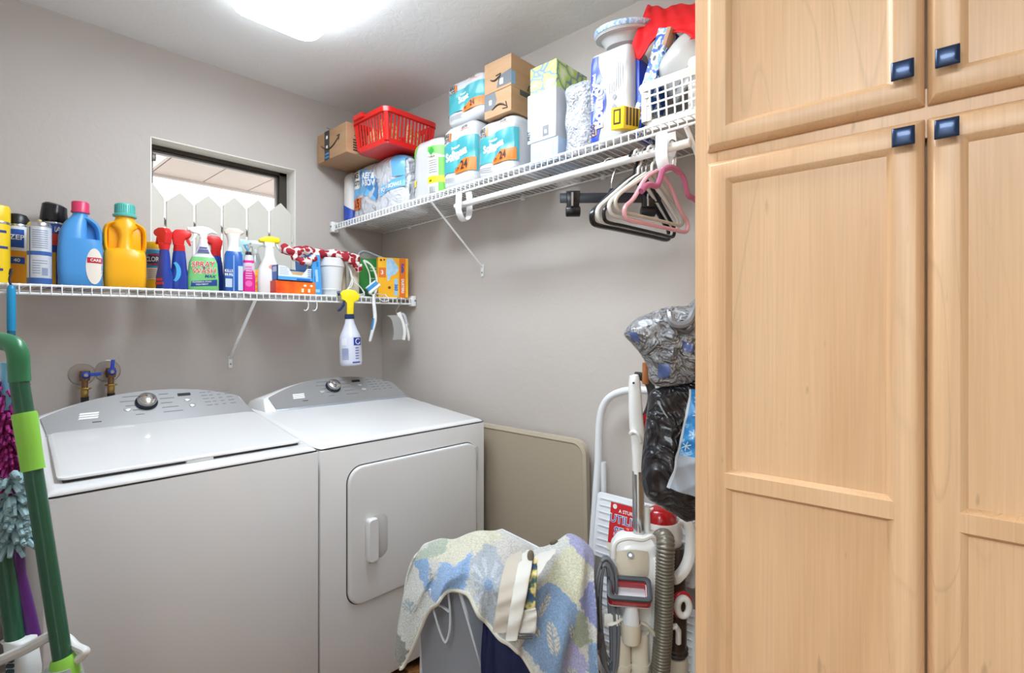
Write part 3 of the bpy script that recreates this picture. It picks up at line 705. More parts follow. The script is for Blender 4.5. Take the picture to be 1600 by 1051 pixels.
red_spray('dark blue spray bottle with a red head, seen edge-on beside the wipes', -1.107, -.228, -1.15, -1, .172, .054, .040)
t = red_spray('dark blue spray bottle with a red head and a light blue swoosh', -1.052, -.205, -.25, 1, .175, .066, .044, False)
b = MB()
arc = [(-.024+.030*math.cos(a), .072+.042*math.sin(a)) for a in [-1.15+2.3*i/12 for i in range(13)]]; arc2 = [(-.026+.017*math.cos(a), .072+.036*math.sin(a)) for a in [1.15-2.3*i/12 for i in range(13)]]
b.prism(arc+arc2, .0225, .0229, LM); b.build('print', mat('4FB0E6', .35), t, smooth=0)
red_spray('dark blue spray bottle with a red head, behind the green-labelled spray bottle', -.893, -.110, -.15, -1, .180, .072, .046, False)
# green-labelled pre-wash spray
x, y = -.974, -.225; t = thing('spray_bottle', 'green-labelled laundry spray bottle with a white trigger', 'spray bottle', (x, y, deckA(x)+.001), -.26)
prof = [(0,.100,.052,5),(.006,.108,.058,5),(.05,.108,.058,4.5),(.112,.098,.055,4),(.128,.086,.052,3.6),(.150,.056,.042,3),(.172,.042,.036,2.6),(.186,.036,.033,2.2),(.192,.031,.031,2)]
bottle_mesh(prof[:6]).build('bottle_body', mat('7CCB7D', .32), t, smooth=60)
bottle_mesh([(.134,.080,.051,3.5),(.150,.0575,.0435,3),(.172,.0435,.0375,2.6),(.186,.037,.034,2.2),(.192,.031,.031,2)]).build('neck_sleeve', mat('D9DDEA', .3), t, smooth=60)
b = MB()
for z_, w_ in ((.172,.026),(.162,.034),(.154,.04)): b.box(-w_/2, w_/2, -.0235-.02*(.172-z_)/.02*.16, -.012, z_-.002, z_+.002)
b.build('print', mat('6A74A8', .4), t, smooth=0)
trigger(t, .194, WHITE, WHITE, 1.0, -1)
m_red = mat('D8352F', .4); m_navy = mat('1D4489', .4); m_wp = mat('FFFFFF', .4)
for dz, mm, bo in ((.0292, m_wp, .055), (.0298, m_red, .012)):
    text('SPRAY', .021, at(-.002, -dz, .104) @ LM @ Matrix.Rotation(.06,4,'Z'), mm, t, bo, None, .92, shear=.15)
    text('WASH', .021, at(.002, -dz, .078) @ LM @ Matrix.Rotation(.06,4,'Z'), mm, t, bo, None, .92, shear=.15)
text('&', .008, at(.002, -.0303, .0915) @ LM, m_navy, t, .02)
text('MAX', .010, at(.022, -.0296, .058) @ LM, m_navy, t, .03, None, 1.2, shear=.2)
MB().prism([(-.043,.016),(.047,.023),(.047,.047),(-.040,.037)], .029, .0296, LM).build('print', m_navy, t, smooth=0)
for i, s_ in enumerate(('POWERFUL STAIN', 'TREATMENT')): text(s_, .0055, at(-.005, -.0299, .0355-.0095*i) @ LM @ Matrix.Rotation(.09,4,'Z'), WHITE, t, .01)
# blue and white bottle seen from the back
x, y = -.862, -.225; t = thing('spray_bottle', 'white bottle in a deep blue sleeve with a beige spray head', 'spray bottle', (x, y, deckA(x)+.001), -.28)
bottle_mesh([(.13,.066,.052,4),(.150,.064,.050,3.4),(.172,.050,.042,3),(.190,.042,.038,2.4),(.215,.044,.040,2.2),(.232,.054,.048,2.4),(.240,.056,.048,2.4),(.2405,.04,.036,2.4)]).build('neck', mat('F1EEE8', .3), t, smooth=60)
bottle_mesh([(0,.064,.050,5),(.005,.070,.056,5),(.08,.071,.056,4.5),(.155,.066,.052,4),(.168,.055,.045,3.4)]).build('bottle_body', mat('2B62B4', .25), t, smooth=60)
b = MB(); b.prism([(-.030,.236),(.024,.236),(.040,.248),(.036,.256),(.010,.266),(-.022,.264),(-.036,.252)], -.012, .012, LM); b.build('spray_head', mat('D9CBBB', .35), t, bevel=.005, seg=3, smooth=60)
b = MB(); b.box(-.030,-.006,-.0288,-.0275,.02,.055); b.box(.016,.033,-.0284,-.024,.008,.108); b.build('label_panel', mat('C9D3E4', .4), t, smooth=0)
for i, s_ in enumerate(('KILLS', '99.9%')): text(s_, .011, at(-.018, -.0290, .086-.016*i) @ LM, WHITE, t, .02, None, .8)
MB().box(-.002,.002,-.0288,-.0275,.004,.150).build('seam_line', mat('8FB4E4', .3), t, smooth=0)
# pink bottle
x, y = -.806, -.235; t = thing('bottle', 'small clear bottle with a hot pink label and dark cap band', 'bottle', (x, y, deckA(x)+.001), -.3)
bottle_mesh([(0,.046,.036,4),(.004,.050,.040,4),(.06,.050,.040,4),(.12,.046,.038,3.4),(.145,.036,.032,3),(.158,.030,.026,2.4)]).build('bottle_body', mat('EFE6EE', .15, trans=.3), t, smooth=60)
b = MB(); b.loft([[(p*1.02, q*1.03, z) for p, q in selip(w_, d_, 3.8)] for z, w_, d_ in ((.005,.050,.040),(.06,.050,.040),(.135,.040,.035))]); b.build('label_panel', mat('E0218C', .35), t, smooth=60)
MB().prism(blob(0,.038,.013,.013,20), .0206, .0212, LM).build('print', mat('F26DB5', .35), t, smooth=0)
b = MB()
for i in range(6): b.box(-.012,.012,-.0216,-.019,.058+.010*i,.063+.010*i)
b.build('fine_print', mat('F7A3D3', .4), t, smooth=0)['kind'] = 'stuff'
bottle_mesh([(.150,.026,.024,2.2),(.158,.026,.024,2.2),(.172,.020,.020,2)]).build('cap', mat('20202E', .3), t)
# aqua bottle behind
x, y = -.805, -.135; t = thing('spray_bottle', 'pale aqua spray bottle half hidden behind the pink-labelled bottle', 'spray bottle', (x, y, deckA(x)+.001), -.25)
bottle_mesh([(0,.06,.044,4),(.006,.066,.05,4),(.11,.064,.05,3.4),(.15,.046,.04,3),(.185,.030,.030,2)]).build('bottle_body', mat('A8DCE6', .15, trans=.35), t, smooth=60)
trigger(t, .187, mat('BFE3EA', .25), mat('4FA8D6', .3), .82, 1)
# white trigger bottle with yellow top, in front of a clear one
x, y = -.703, -.190; t = thing('spray_bottle', 'white spray bottle with a bright yellow top, beside the blue cartons', 'spray bottle', (x, y, deckA(x)+.001), -.2)
bottle_mesh([(0,.092,.058,4),(.006,.100,.064,4),(.06,.100,.064,4),(.105,.094,.060,3.4),(.138,.064,.046,3),(.165,.046,.038,2.6),(.205,.037,.034,2.4),(.212,.034,.034,2)]).build('bottle_body', mat('ECEAE6', .28), t, smooth=60)
b = MB(); b.prism([(-.020,.208),(.020,.208),(.022,.228),(-.022,.228)], -.014, .014, LM); b.build('collar', WHITE, t, bevel=.003)
b = MB(); b.prism([(-.040,.226),(.038,.226),(.046,.236),(.040,.250),(.004,.256),(-.020,.252),(-.044,.238)], -.013, .013, LM); b.build('spray_head', mat('F6DE14', .35), t, bevel=.005, seg=3, smooth=60)
b = MB(); b.prism([(.024,.226),(.032,.226),(.042,.206),(.046,.196),(.042,.194),(.032,.208)], -.006, .006, LM); b.build('trigger', WHITE, t, bevel=.002)
b = MB(); b.prism(blob(.012,.118,.020,.012), .024, .0295, LM); b.build('print', mat('D9A79A', .4), t, smooth=0)
x, y = -.722, -.085; t = thing('spray_bottle', 'clear spray bottle with a grey head, behind the yellow-topped bottle', 'spray bottle', (x, y, deckA(x)+.001), -.2)
bottle_mesh([(0,.07,.05,4),(.006,.076,.056,4),(.11,.074,.054,3.4),(.15,.05,.044,3),(.185,.032,.032,2)]).build('bottle_body', mat('E3E6E4', .12, trans=.5), t, smooth=60)
trigger(t, .187, mat('D5D6D0', .3), mat('A9ABA2', .3), .95, -1)
# cartons
def carton(name, label, cat, x0, x1, y0, y1, z0, z1, m, group=None, rz=0, bev=.0015):
    t = thing(name, label, cat, ((x0+x1)/2, (y0+y1)/2, z0), rz, group)
    sx, sy, h = (x1-x0)/2, (y1-y0)/2, z1-z0
    MB().box(-sx, sx, -sy, sy, 0, h).build('carton_body', m, t, bevel=bev, seg=1)
    t['dims'] = (sx, sy, h)
    return t
m_or = ramp_mat('orange_carton', 9, [(.35,'E8401C'),(.55,'F26A1E'),(.75,'F7941E')], .4)
z = deckA(-.62)+.001
t = carton('snack_carton', 'orange carton lying under the blue open carton', 'box', -.711, -.532, -.276, -.17, z, z+.056, m_or)
b = MB(); b.box(-.0900,-.0893,-.053,.053,.002,.054); b.build('end_panel', mat('D8261C', .4), t, smooth=0)
b = MB()
for dx in (.040, .070): b.prism(blob(dx,.040,.007,.005), .053, .0536, LM); b.prism(rect(dx-.016,.010,dx-.006,.026), .053, .0536, LM)
b.build('print', mat('FBE9D8', .4), t, smooth=0)
z2 = z+.057
t = thing('bag_carton', 'dark and light blue open carton lying on the orange carton', 'box', (-.6265, -.218, z2))
hx, hy, hh = .0775, .060, .066
# walls of an open carton whose front is cut away in a slope
out = [(-hx,0),(hx,0),(hx,.060),(.055,.058),(.030,.026),(-.012,.028),(-.028,.052),(-.045,.062),(-hx,.064)]
MB().prism(out, hy-.003, hy, LM).build('front_panel', mat('E6EDF4', .4), t)
MB().prism([(-hx,0),(hx,0),(hx,.062),(-hx,.066)], -hy, -hy+.003, LM).build('back_panel', mat('3D8ED8', .4), t)
MB().box(-hx, hx, -hy, hy, 0, .003).build('bottom_panel', mat('C8A67C', .6), t); MB().box(-hx, -hx+.003, -hy, hy, 0, .066).build('end_panel', mat('1B62C0', .35), t)
MB().box(hx-.003, hx, -hy, hy, 0, .060).build('end_panel', mat('1B62C0', .35), t)
MB().box(-hx+.004, hx-.004, -hy+.02, -hy+.024, .004, .045).build('inner_flap', mat('D9B98C', .6), t)
b = MB(); b.prism(rect(-hx+.002,.003,hx,.018), hy, hy+.0006, LM); b.build('print', mat('5AA9E6', .35), t, smooth=0)
b = MB(); b.prism(rect(.006,.004,.068,.012), hy, hy+.0010, LM)
for i in range(4): b.prism(rect(.056,.022+.009*i,.074,.025+.009*i), hy, hy+.0010, LM)
b.build('print', mat('1B62C0', .35), t, smooth=0)
b = MB(); b.box(-hx-.0006, -hx, -.05, -.012, .038, .060); b.build('label_panel', mat('C9CBE0', .4), t, smooth=0)
b = MB()
for i in range(5): b.prism(rect(-.068,.026+.007*i,-.035+.006*(i<3),.0285+.007*i), hy, hy+.0006, LM)
b.build('fine_print', mat('B7BCC8', .4), t, smooth=0)['kind'] = 'stuff'
z = deckA(-.53)+.001
t = carton('bag_carton', 'light blue carton standing on end between the open carton and the white pot', 'box', -.022, .022, -.078, .078, 0, .182, mat('4FA3E8', .3))
t.location = (-.520, -.196, z); t.rotation_euler = (0, math.radians(-4), 0)
b = MB(); b.prism(rect(-.078,.10,.078,.178), .022, .0226, FX); b.build('print', mat('2C7FD0', .35), t, smooth=0)
b = MB(); b.prism([(.012,.085),(.046,.112),(.055,.135),(.046,.140),(.030,.120),(.016,.112)], .022, .0232, FX); b.build('print', mat('E9D28A', .4), t, smooth=0)
b = MB(); b.prism(rect(-.010,.012,.010,.026), .078, .0786, LM); b.prism(rect(-.006,.06,.006,.115), .078, .0786, LM); b.build('print', mat('A8D4F6', .35), t, smooth=0)
b = MB(); b.prism(rect(-.012,.06,-.004,.085), .078, .0784, LM); b.prism(rect(.002,.128,.012,.15), .078, .0784, LM); b.build('print', mat('2C7FD0', .35), t, smooth=0)
# white pot
t = thing('flower_pot', 'white plastic flower pot with a bandana over its top', 'pot', (-.412, -.196, deckA(-.41)+.001))
MB().lathe([(.040,0),(.043,.0),(.046,.028),(.0475,.030),(.0475,.033),(.046,.035),(.057,.135),(.0575,.140),(.0615,.142),(.0620,.180),(.0600,.181),(.0585,.142),(.055,.135),(.041,.008),(0,.008)], 36).build('pot_body', mat('ECECEC', .35), t)
# paper cord roll
t = thing('paper_roll', 'cream cardboard roll standing behind the hanging spray bottle', 'roll', (-.297, -.205, deckA(-.3)+.001))
MB().lathe([(.024,0),(.024,.165),(.019,.165),(.019,.01),(0,.01)], 24).build('roll_body', mat('E4DAC4', .6), t)
t = thing('paper_roll', 'slim tan cardboard roll between the pot and the cream roll', 'roll', (-.335, -.165, deckA(-.33)+.001))
MB().lathe([(.016,0),(.016,.16),(.012,.16),(.012,.01),(0,.01)], 20).build('roll_body', mat('D3BFA4', .6), t)
# bandana
m_ban = bpy.data.materials.new('material_bandana'); m_ban.use_nodes = True; nt = m_ban.node_tree; bb = nt.nodes['Principled BSDF']; bb.inputs['Roughness'].default_value = .8
vo = nt.nodes.new('ShaderNodeTexVoronoi'); vo.inputs['Scale'].default_value = 30; vo.feature = 'F1'
mpv = coords(nt); nn = noise(nt, mpv, 14, 2); va = nt.nodes.new('ShaderNodeVectorMath'); va.operation = 'MULTIPLY_ADD'; va.inputs[1].default_value = (.05,.05,.05)
nt.links.new(nn.outputs['Color'], va.inputs[0]); nt.links.new(mpv, va.inputs[2]); nt.links.new(va.outputs[0], vo.inputs['Vector'])
nt.links.new(ramp(nt, vo.outputs['Distance'], [(.0,'9E1B2B'),(.56,'A92233'),(.61,'EFE0D8'),(.8,'F2E6E0')], 'LINEAR'), bb.inputs['Base Color'])
t = thing('bandana', 'crumpled dark red and white cloth lying over the pot and cartons', 'cloth', (-.45, -.2, 1.60))
b = MB()
spine = smoothpath([(-.205,-.01,.040),(-.175,-.055,.020),(-.13,-.05,.034),(-.08,-.03,.032),(-.02,-.015,.032),(.04,-.02,.036),(.095,-.025,.033),(.145,-.02,.030),(.165,-.012,.012)], 5)
b.tube(spine, .02, 14, radii=[.021+.003*math.sin(i*1.1)+.002*math.sin(i*2.3)-(.012 if i in (0,len(spine)-1) else 0) for i in range(len(spine))], flat=1.0)
sp2 = smoothpath([(-.19,-.03,.03),(-.165,-.060,-.005),(-.13,-.075,-.022),(-.095,-.07,-.006),(-.06,-.04,.022)], 5)
b.tube(sp2, .02, 12, radii=[.015+.005*math.sin(i*1.7) for i in range(len(sp2))])
sp3 = smoothpath([(.04,-.04,.034),(.085,-.062,.018),(.125,-.062,-.006),(.150,-.055,-.020),(.135,-.07,-.034)], 5)
b.tube(sp3, .02, 12, radii=[.020-.0004*i+.005*math.sin(i*1.9) for i in range(len(sp3))])
me_ = b.build('cloth', m_ban, t, smooth=80)
dm = me_.modifiers.new('wrinkles', 'DISPLACE'); tx = bpy.data.textures.new('wrinkle', 'CLOUDS'); tx.noise_scale = .03; dm.texture = tx; dm.strength = .008
# white cord bundle
t = thing('cable_bundle', 'bundle of thin white cord looped beside the cream roll', 'cable', (-.25, -.22, 1.44))
b = MB(); rr = random.Random(3)
loops = []
for i in range(5):
    k = rr.uniform(-.008,.008)
    loops.append(smoothpath([(.018+k,.02,.185+k),(.045+k,.0,.160),(.060+k,-.02,.10),(.050+k,-.03,.03),(.028,-.03,.008),(.032+k,-.01,.06),(.030,.0,.12),(.012+k,.015,.178)], 6, True))
for i in range(3):
    k = rr.uniform(-.006,.006)
    loops.append(smoothpath([(-.10+k,-.02,.16),(-.085,-.03,.10),(-.095+k,-.04,.05),(-.125,-.05,.020),(-.09,-.055,.008),(-.03,-.05,.010+k),(-.045,-.04,.045),(-.075+k,-.035,.07),(-.095,-.03,.12)], 6, True))
loops.append(smoothpath([(.01,-.055,.010),(.04,-.06,.016),(.075,-.064,.010),(.065,-.09,.010),(.075,-.100,-.016),(.045,-.095,-.022),(.020,-.07,.006)], 6))
for q in loops: b.tube(q, .0026, 6)
b.build('cord', mat('E7E5E0', .4), t)
# green carton, grey strap handle, orange carton
t = carton('green_carton', 'green carton behind the orange duster carton', 'box', -.055, .055, -.03, .03, 0, .205, mat('2E8B3C', .4))
t.location = (-.172, -.135, deckA(-.17)+.001); t.rotation_euler = (0,0,-.35)
b = MB(); b.prism(rect(-.05,.0,.05,.045), .03, .0306, LM); b.build('print', mat('1D4A2A', .4), t, smooth=0)
b = MB()
for zz, ww in ((.155,.03),(.14,.04),(.10,.035),(.03,.03),(.018,.04)): b.prism(rect(.002,zz,.002+ww,zz+.006), .03, .0310, LM)
b.build('fine_print', mat('A9D3A4', .4), t, smooth=0)['kind'] = 'stuff'
t = thing('carrying_strap', 'grey plastic strap handle lying on top of the green carton', 'strap', (-.165, -.13, deckA(-.17)+.207), -.6)
b = MB(); b.tube(smoothpath([(-.055,0,.004),(-.050,0,.026),(-.028,0,.040),(.0,0,.034),(.045,0,.016),(.085,0,.004)],6), .012, 6, flat=.6); b.build('strap', mat('B9BEC6', .4), t, bevel=.001)
x, y = -.112, -.262; t = carton('duster_carton', 'yellow-orange duster refill carton at the corner end of the shelf', 'box', -.076, .076, -.03, .03, 0, .202, ramp_mat('duster_carton', 6, [(.3,'F9B01C'),(.7,'FBC02A')], .35))
t.location = (x, y, deckA(x)+.001); t.rotation_euler = (0,0,-.42)
b = MB(); b.prism(rect(.030,.001,.062,.201), .03, .0305, LM); b.prism(rect(-.074,.10,-.038,.150), .03, .0305, LM); b.build('print', mat('E8751C', .4), t, smooth=0)
b = MB(); b.prism([(-.034,.198),(-.004,.198),(.022,.160),(.026,.140),(.010,.118),(-.012,.110),(-.020,.086),(-.030,.082),(-.030,.108),(-.036,.112)], .03, .0307, LM); b.build('print', ramp_mat('duster_print', 40, [(.3,'8FC0E4'),(.7,'C6E2F4')], .5), t, smooth=0)
b = MB(); b.prism(rect(.004,.010,.022,.095), .03, .0306, LM); b.build('print', mat('9CCBEA', .4), t, smooth=0)
text('DUSTERS', .0125, at(.047,-.0308,.060) @ LM @ Matrix.Rotation(-PI/2,4,'Z'), WHITE, t, .03)
text('Refills', .014, at(.046,-.0308,.150) @ LM @ Matrix.Rotation(-PI/2,4,'Z'), mat('2350A8',.4), t, .03)
text('360', .016, at(.013,-.0309,.052) @ LM @ Matrix.Rotation(-PI/2,4,'Z'), mat('2350A8',.4), t, .03)
text('3', .020, at(-.056,-.0309,.125) @ LM, WHITE, t, .03)
b = MB(); b.prism(blob(-.062,.188,.006,.006), .03, .0306, LM); b.prism(blob(-.046,.190,.005,.005), .03, .0306, LM); b.prism(blob(-.02,.05,.008,.008,6), .03, .0306, LM); b.build('print', mat('6A4A1A', .5), t, smooth=0)
# orange sachet behind
t = carton('sachet_box', 'small orange and yellow packet behind the pink-labelled bottle', 'box', -.028, .028, -.012, .012, 0, .105, ramp_mat('sachet', 30, [(.35,'E8641C'),(.5,'F2C230'),(.65,'D8431F')], .4)); t.location = (-.745, -.18, deckA(-.74)+.001); t.rotation_euler = (0,0,-.2)
# ---- hanging from the lip
t = thing('spray_bottle', 'translucent spray bottle with a yellow head, hung from the front of the shelf', 'spray bottle', (-.394, -.345, 1.112), math.radians(-29), rot=(math.radians(0),math.radians(-2),math.radians(-27)))
bottle_mesh([(0,.086,.086,2),(.004,.096,.096,2),(.02,.101,.101,2),(.10,.098,.098,2),(.128,.095,.095,2),(.142,.086,.086,2),(.170,.062,.062,2),(.195,.044,.044,2),(.215,.038,.038,2),(.222,.036,.036,2)], 32).build('bottle_body', mat('DADDEA', .25, sss=.3), t, smooth=60)
MB().lathe([(.0465,.004),(.0490,.020),(.0487,.03),(.0,.03)], 32).build('liquid', mat('EADFC6', .3), t)
c = MB(); c.lathe([(.021,.214),(.022,.220),(.021,.236)], 24); c.build('collar', mat('22345C', .35), t)
m_yh = mat('F7DF19', .35)
b = MB(); b.prism([(-.012,.232),(.018,.232),(.022,.290),(.044,.300),(.050,.322),(.030,.344),(-.002,.352),(-.028,.344),(-.040,.330),(-.032,.318),(-.036,.306),(-.018,.298),(-.010,.286)], -.014, .014, LM); b.build('spray_head', m_yh, t, bevel=.005, seg=3, smooth=60)
b = MB(); b.prism([(-.026,.300),(-.016,.296),(-.018,.276),(-.040,.250),(-.052,.248),(-.054,.256),(-.036,.272),(-.028,.288)], -.007, .007, LM); b.build('trigger', mat('22345C', .35), t, bevel=.003, seg=2)
MB().lathe([(.010,0),(.011,.012),(.006,.015)], 14, M=at(-.036,0,.334) @ Ry(-PI/2-.2)).build('nozzle', mat('22345C', .35), t)
for q_, r_ in ((rect(.012,.092,.055,.128), .0493), (rect(.004,.012,.042,.018), .0505)):
    b = MB(); patch(b, q_, at(0,-r_,0) @ LM, r_); b.build('print', mat('22409A', .4), t, smooth=0)
b = MB()
for i in range(9): patch(b, rect(-.045,.028+.006*i,-.012,.0305+.006*i), at(0,-.0503,0) @ LM, .0503)
for i in range(5): patch(b, rect(.018,.030+.012*i,.036,.035+.012*i), at(0,-.0503,0) @ LM, .0503)
b.build('fine_print', mat('6678B4', .4), t, smooth=0)['kind'] = 'stuff'
b = MB(); patch(b, rect(-.045,.094,-.018,.126), at(0,-.0491,0) @ LM, .0491); b.build('label_panel', mat('EEF0F6', .4), t, smooth=0)
b = MB(); b.tube([(.0506*math.sin((.033+.012*math.cos(a))/.0493), -.0506*math.cos((.033+.012*math.cos(a))/.0493), .110+.012*math.sin(a)) for a in [PI*.3+1.6*PI*i/14 for i in range(15)]], .0016, 6); b.build('print', WHITE, t)
# dish brush hooked over the lip
t = thing('scrub_brush', 'blue and white scrub brush with its handle hanging below the shelf', 'brush', (-.262, -.318, 1.452), math.radians(-35))
b = MB(); b.tube(smoothpath([(.006,0,-.002),(.004,0,-.03),(.008,-.002,-.08),(.010,-.002,-.13),(-.004,-.002,-.19),(-.014,-.002,-.232)],6), .0075, 10, radii=[.006+.0035*math.sin(PI*min(1,i/30)) for i in range(31)]); b.build('handle', mat('EDEFF0', .3), t)
b = MB(); b.tube(smoothpath([(.004,-.0065,-.12),(.002,-.0075,-.145),(-.005,-.007,-.175)],5), .005, 8); b.build('grip', mat('3E8FCB', .5), t)
M = at(.008,0,.022) @ Ry(-.7)
b = MB(); b.prism(rrect(-.036,-.017,.036,.017,.012), -.006, .006, M); b.build('brush_head', WHITE, t, bevel=.002)
b = MB(); b.prism(rrect(-.031,-.014,.031,.014,.010), .006, .024, M); b.build('bristles', mat('3F93D6', .7, bump=(900,.6,.002)), t)['kind'] = 'stuff'
b = MB(); b.prism(rrect(-.030,-.013,.030,.013,.010), .024, .031, M); b.build('bristle_tips', mat('E4EFF6', .7, bump=(900,.6,.002)), t)['kind'] = 'stuff'
# S-hook and two grooming brushes
t = thing('s_hook', 'chrome wire hook over the shelf lip carrying two brushes', 'hook', (-.112, -.313, 1.404), -.5)
MB().tube(smoothpath([(-.012,0,.014),(-.006,0,.032),(.008,0,.034),(.014,0,.018),(.004,0,-.006),(-.010,0,-.030),(-.004,0,-.044),(.010,0,-.042),(.016,0,-.030)],6), .0018, 7).build('hook_wire', STEEL, t)
t = thing('grooming_brush', 'white curved brush with a pad of wire bristles, hung from the hook', 'brush', (-.118, -.322, 1.362), -.42)
b = MB(); b.tube(smoothpath([(.002,0,.002),(.010,0,-.02),(.024,0,-.06),(.030,0,-.10),(.024,0,-.136)],6), .0065, 8, flat=1.8); b.build('brush_back', WHITE, t)
b = MB(); b.loft([[(p[0]-off, y_, p[2]) for p in smoothpath([(-.012,0,-.012),(.008,0,-.03),(.018,0,-.062),(.022,0,-.10),(.016,0,-.134)],4)] + [(p[0]-.046-off*.3, y_, p[2]-.002) for p in smoothpath([(-.012,0,-.012),(.008,0,-.03),(.018,0,-.062),(.022,0,-.10),(.016,0,-.134)],4)[::-1]] for y_, off in ((-.014,0),(.014,0))])
b.build('bristles', mat('B4B2AE', .5, bump=(700,1.0,.004)), t, smooth=0)['kind'] = 'stuff'
t = thing('grooming_brush', 'small grey and white slicker brush hung beside the bristle pad', 'brush', (-.092, -.318, 1.362), -.42)
b = MB(); b.tube(smoothpath([(-.004,0,-.004),(.010,0,-.012),(.020,0,-.04),(.026,0,-.065)],6), .004, 8, flat=2.0); b.build('frame', mat('BFC2C6', .35), t)
b = MB(); b.tube(smoothpath([(.018,0,-.055),(.028,0,-.09),(.034,0,-.125),(.034,0,-.142)],6), .010, 10, flat=.7, radii=[.006,.008,.009,.0100,.0105,.0105,.011,.011,.011,.011,.011,.011,.0108,.0105,.0102,.0098,.009,.008,.006]); b.build('handle', mat('E6E5E1', .35), t)
# teal hook-handled tool hanging at the far end
t = thing('teal_duster', 'teal plastic handle hanging by a dark loop from the end of the shelf', 'duster', (-1.531, -.322, 1.408))
MB().lathe([(.004,-.158),(.0095,-.156),(.0095,-.135),(.0105,-.132),(.0105,-.01),(.008,0),(.004,.003)], 16).build('handle_grip', mat('1E93C6', .35), t)
MB().tube(smoothpath([(0,0,0),(-.004,.003,.02),(.002,.010,.048),(.000,.024,.052),(-.002,.026,.036)],6), .0032, 8).build('hanging_loop', mat('2A2430', .5), t)
MB().lathe([(.0099,-.157),(.0099,-.137)], 16).build('end_cap', mat('16607F', .4), t)
# two little white hooks under the shelf
for i, xx in enumerate((-.585, -.545)):
    t = thing('plastic_hook', ('small white hook beneath the shelf lip, the one nearer the window', 'small white hook beneath the shelf lip, the one nearer the hanging spray bottle')[i], 'hook', (xx, -.309, deckA(xx)-.030), .3, group='small hooks under the lower shelf')
    MB().tube(smoothpath([(0,0,.0),(.004,0,-.012),(.002,0,-.030),(-.010,0,-.042),(-.020,0,-.040)],5), .0022, 6).build('hook_wire', WIRE, t)
# ------------------------------------------------------------------ things on the upper shelf
class Pack:
    """plastic-wrapped pack, local x right (to -y), y up, z out of the front (-x); rounded, scalloped by the rolls inside"""
    def __init__(s, w, d, h, nx=2, ny=2, amp=.006, n=6, crease=.002, seed=1, top=.75):
        s.w, s.d, s.h, s.nx, s.ny, s.amp, s.n, s.cr, s.top = w, d, h, nx, ny, amp, n, crease, top
        s.r = random.Random(seed); s.ph = [s.r.uniform(0, 6.28) for _ in range(6)]
    def env(s, y):
        v = min(max(y/s.h, 0), 1)
        lo = 1-(1-min(v/.10, 1))**2*.10; hi = 1-max((v-.80)/.20, 0)**3*(1-s.top)
        return lo*hi
    def bulge(s, x, y):
        u = x/s.w+.5; v = y/s.h
        b = -s.amp*(1-abs(math.sin(PI*s.nx*u))**.7)
        if s.ny > 1: b -= s.amp*.8*(1-abs(math.sin(PI*s.ny*v))**.5)
        b += s.cr*math.sin(38*x+22*y+s.ph[0])*math.sin(31*y-17*x+s.ph[1]) + s.cr*.6*math.sin(90*x-60*y+s.ph[2])
        return b
    def front(s, x, y):
        e = s.env(y); q = min(abs(2*x/(s.w*e)), 1)
        return s.d/2*e*(1-q**s.n)**(1/s.n) + s.bulge(x, y)*(1-q**6)
    def shell(s, name, m, parent, nv=22, k=48):
        rings = []
        for j in range(nv+1):
            y = s.h*j/nv; e = s.env(y); ring = []
            for x0, z0 in selip(s.w*e, s.d*e, s.n, k):
                r = math.hypot(x0/s.w, z0/s.d)
                f = 1+s.bulge(x0 if abs(z0) > s.d*.3 else z0*s.w/s.d, y)/(s.d*.5)*(.9 if z0 > -s.d*.2 else .3)
                ring.append((x0*(1+(f-1)*.35), y, z0*f))
            rings.append(ring)
        b = MB(); b.loft(rings, M=FX); return b.build(name, m, parent, smooth=70)
    def area(s, name, m, parent, x0, x1, ya, yb, off=.0018, nx=22, ny=14, lo=None, hi=None):
        """printed area between curves lo(x) and hi(x) (default straight)"""
        def P(u, v):
            x = x0+(x1-x0)*u; a = lo(u) if lo else ya; b_ = hi(u) if hi else yb
            y = a+(b_-a)*v; return (x, y, s.front(x, y)+off)
        b = MB(); b.grid(P, nx, ny, FX); return b.build(name, m, parent, smooth=70)
    def letters(s, txt, h, cx, cy, m, parent, bold=.02, rot=0.0, squeeze=1.0, off=.003, shear=0.0):
        o = text(txt, h, Matrix.Identity(4), m, parent, bold, None, squeeze, shear=shear)
        R = Matrix.Rotation(rot, 4, 'Z')
        for v in o.data.vertices:
            p = R @ Vector((v.co.x, v.co.y, 0)); x, y = p.x+cx, p.y+cy
            v.co = FX @ Vector((x, y, s.front(x, y)+off))
        return o
def film(key, h, rough=.22, alpha=1.0):
    return mat(h, rough, coat=.3, bump=(26,.35,.004), key=key)
m_roll = film('white_film', 'C2C2C4'); m_teal = mat('3B9BA3', .32, coat=.2, bump=(30,.25,.003)); m_org = mat('F0731E', .35)
m_ink = mat('2A2320', .4)
def biglots(p, parent, x, y, s=1.0):
    p.letters('BIG', .015*s, x, y, m_ink, parent, .03, 0, .9); p.letters('LOTS', .0115*s, x, y-.018*s, m_ink, parent, .03, 0, .9)
    p.area('print', m_org, parent, x+.016*s, x+.024*s, y-.022*s, y+.008*s, .0022, 3, 4)
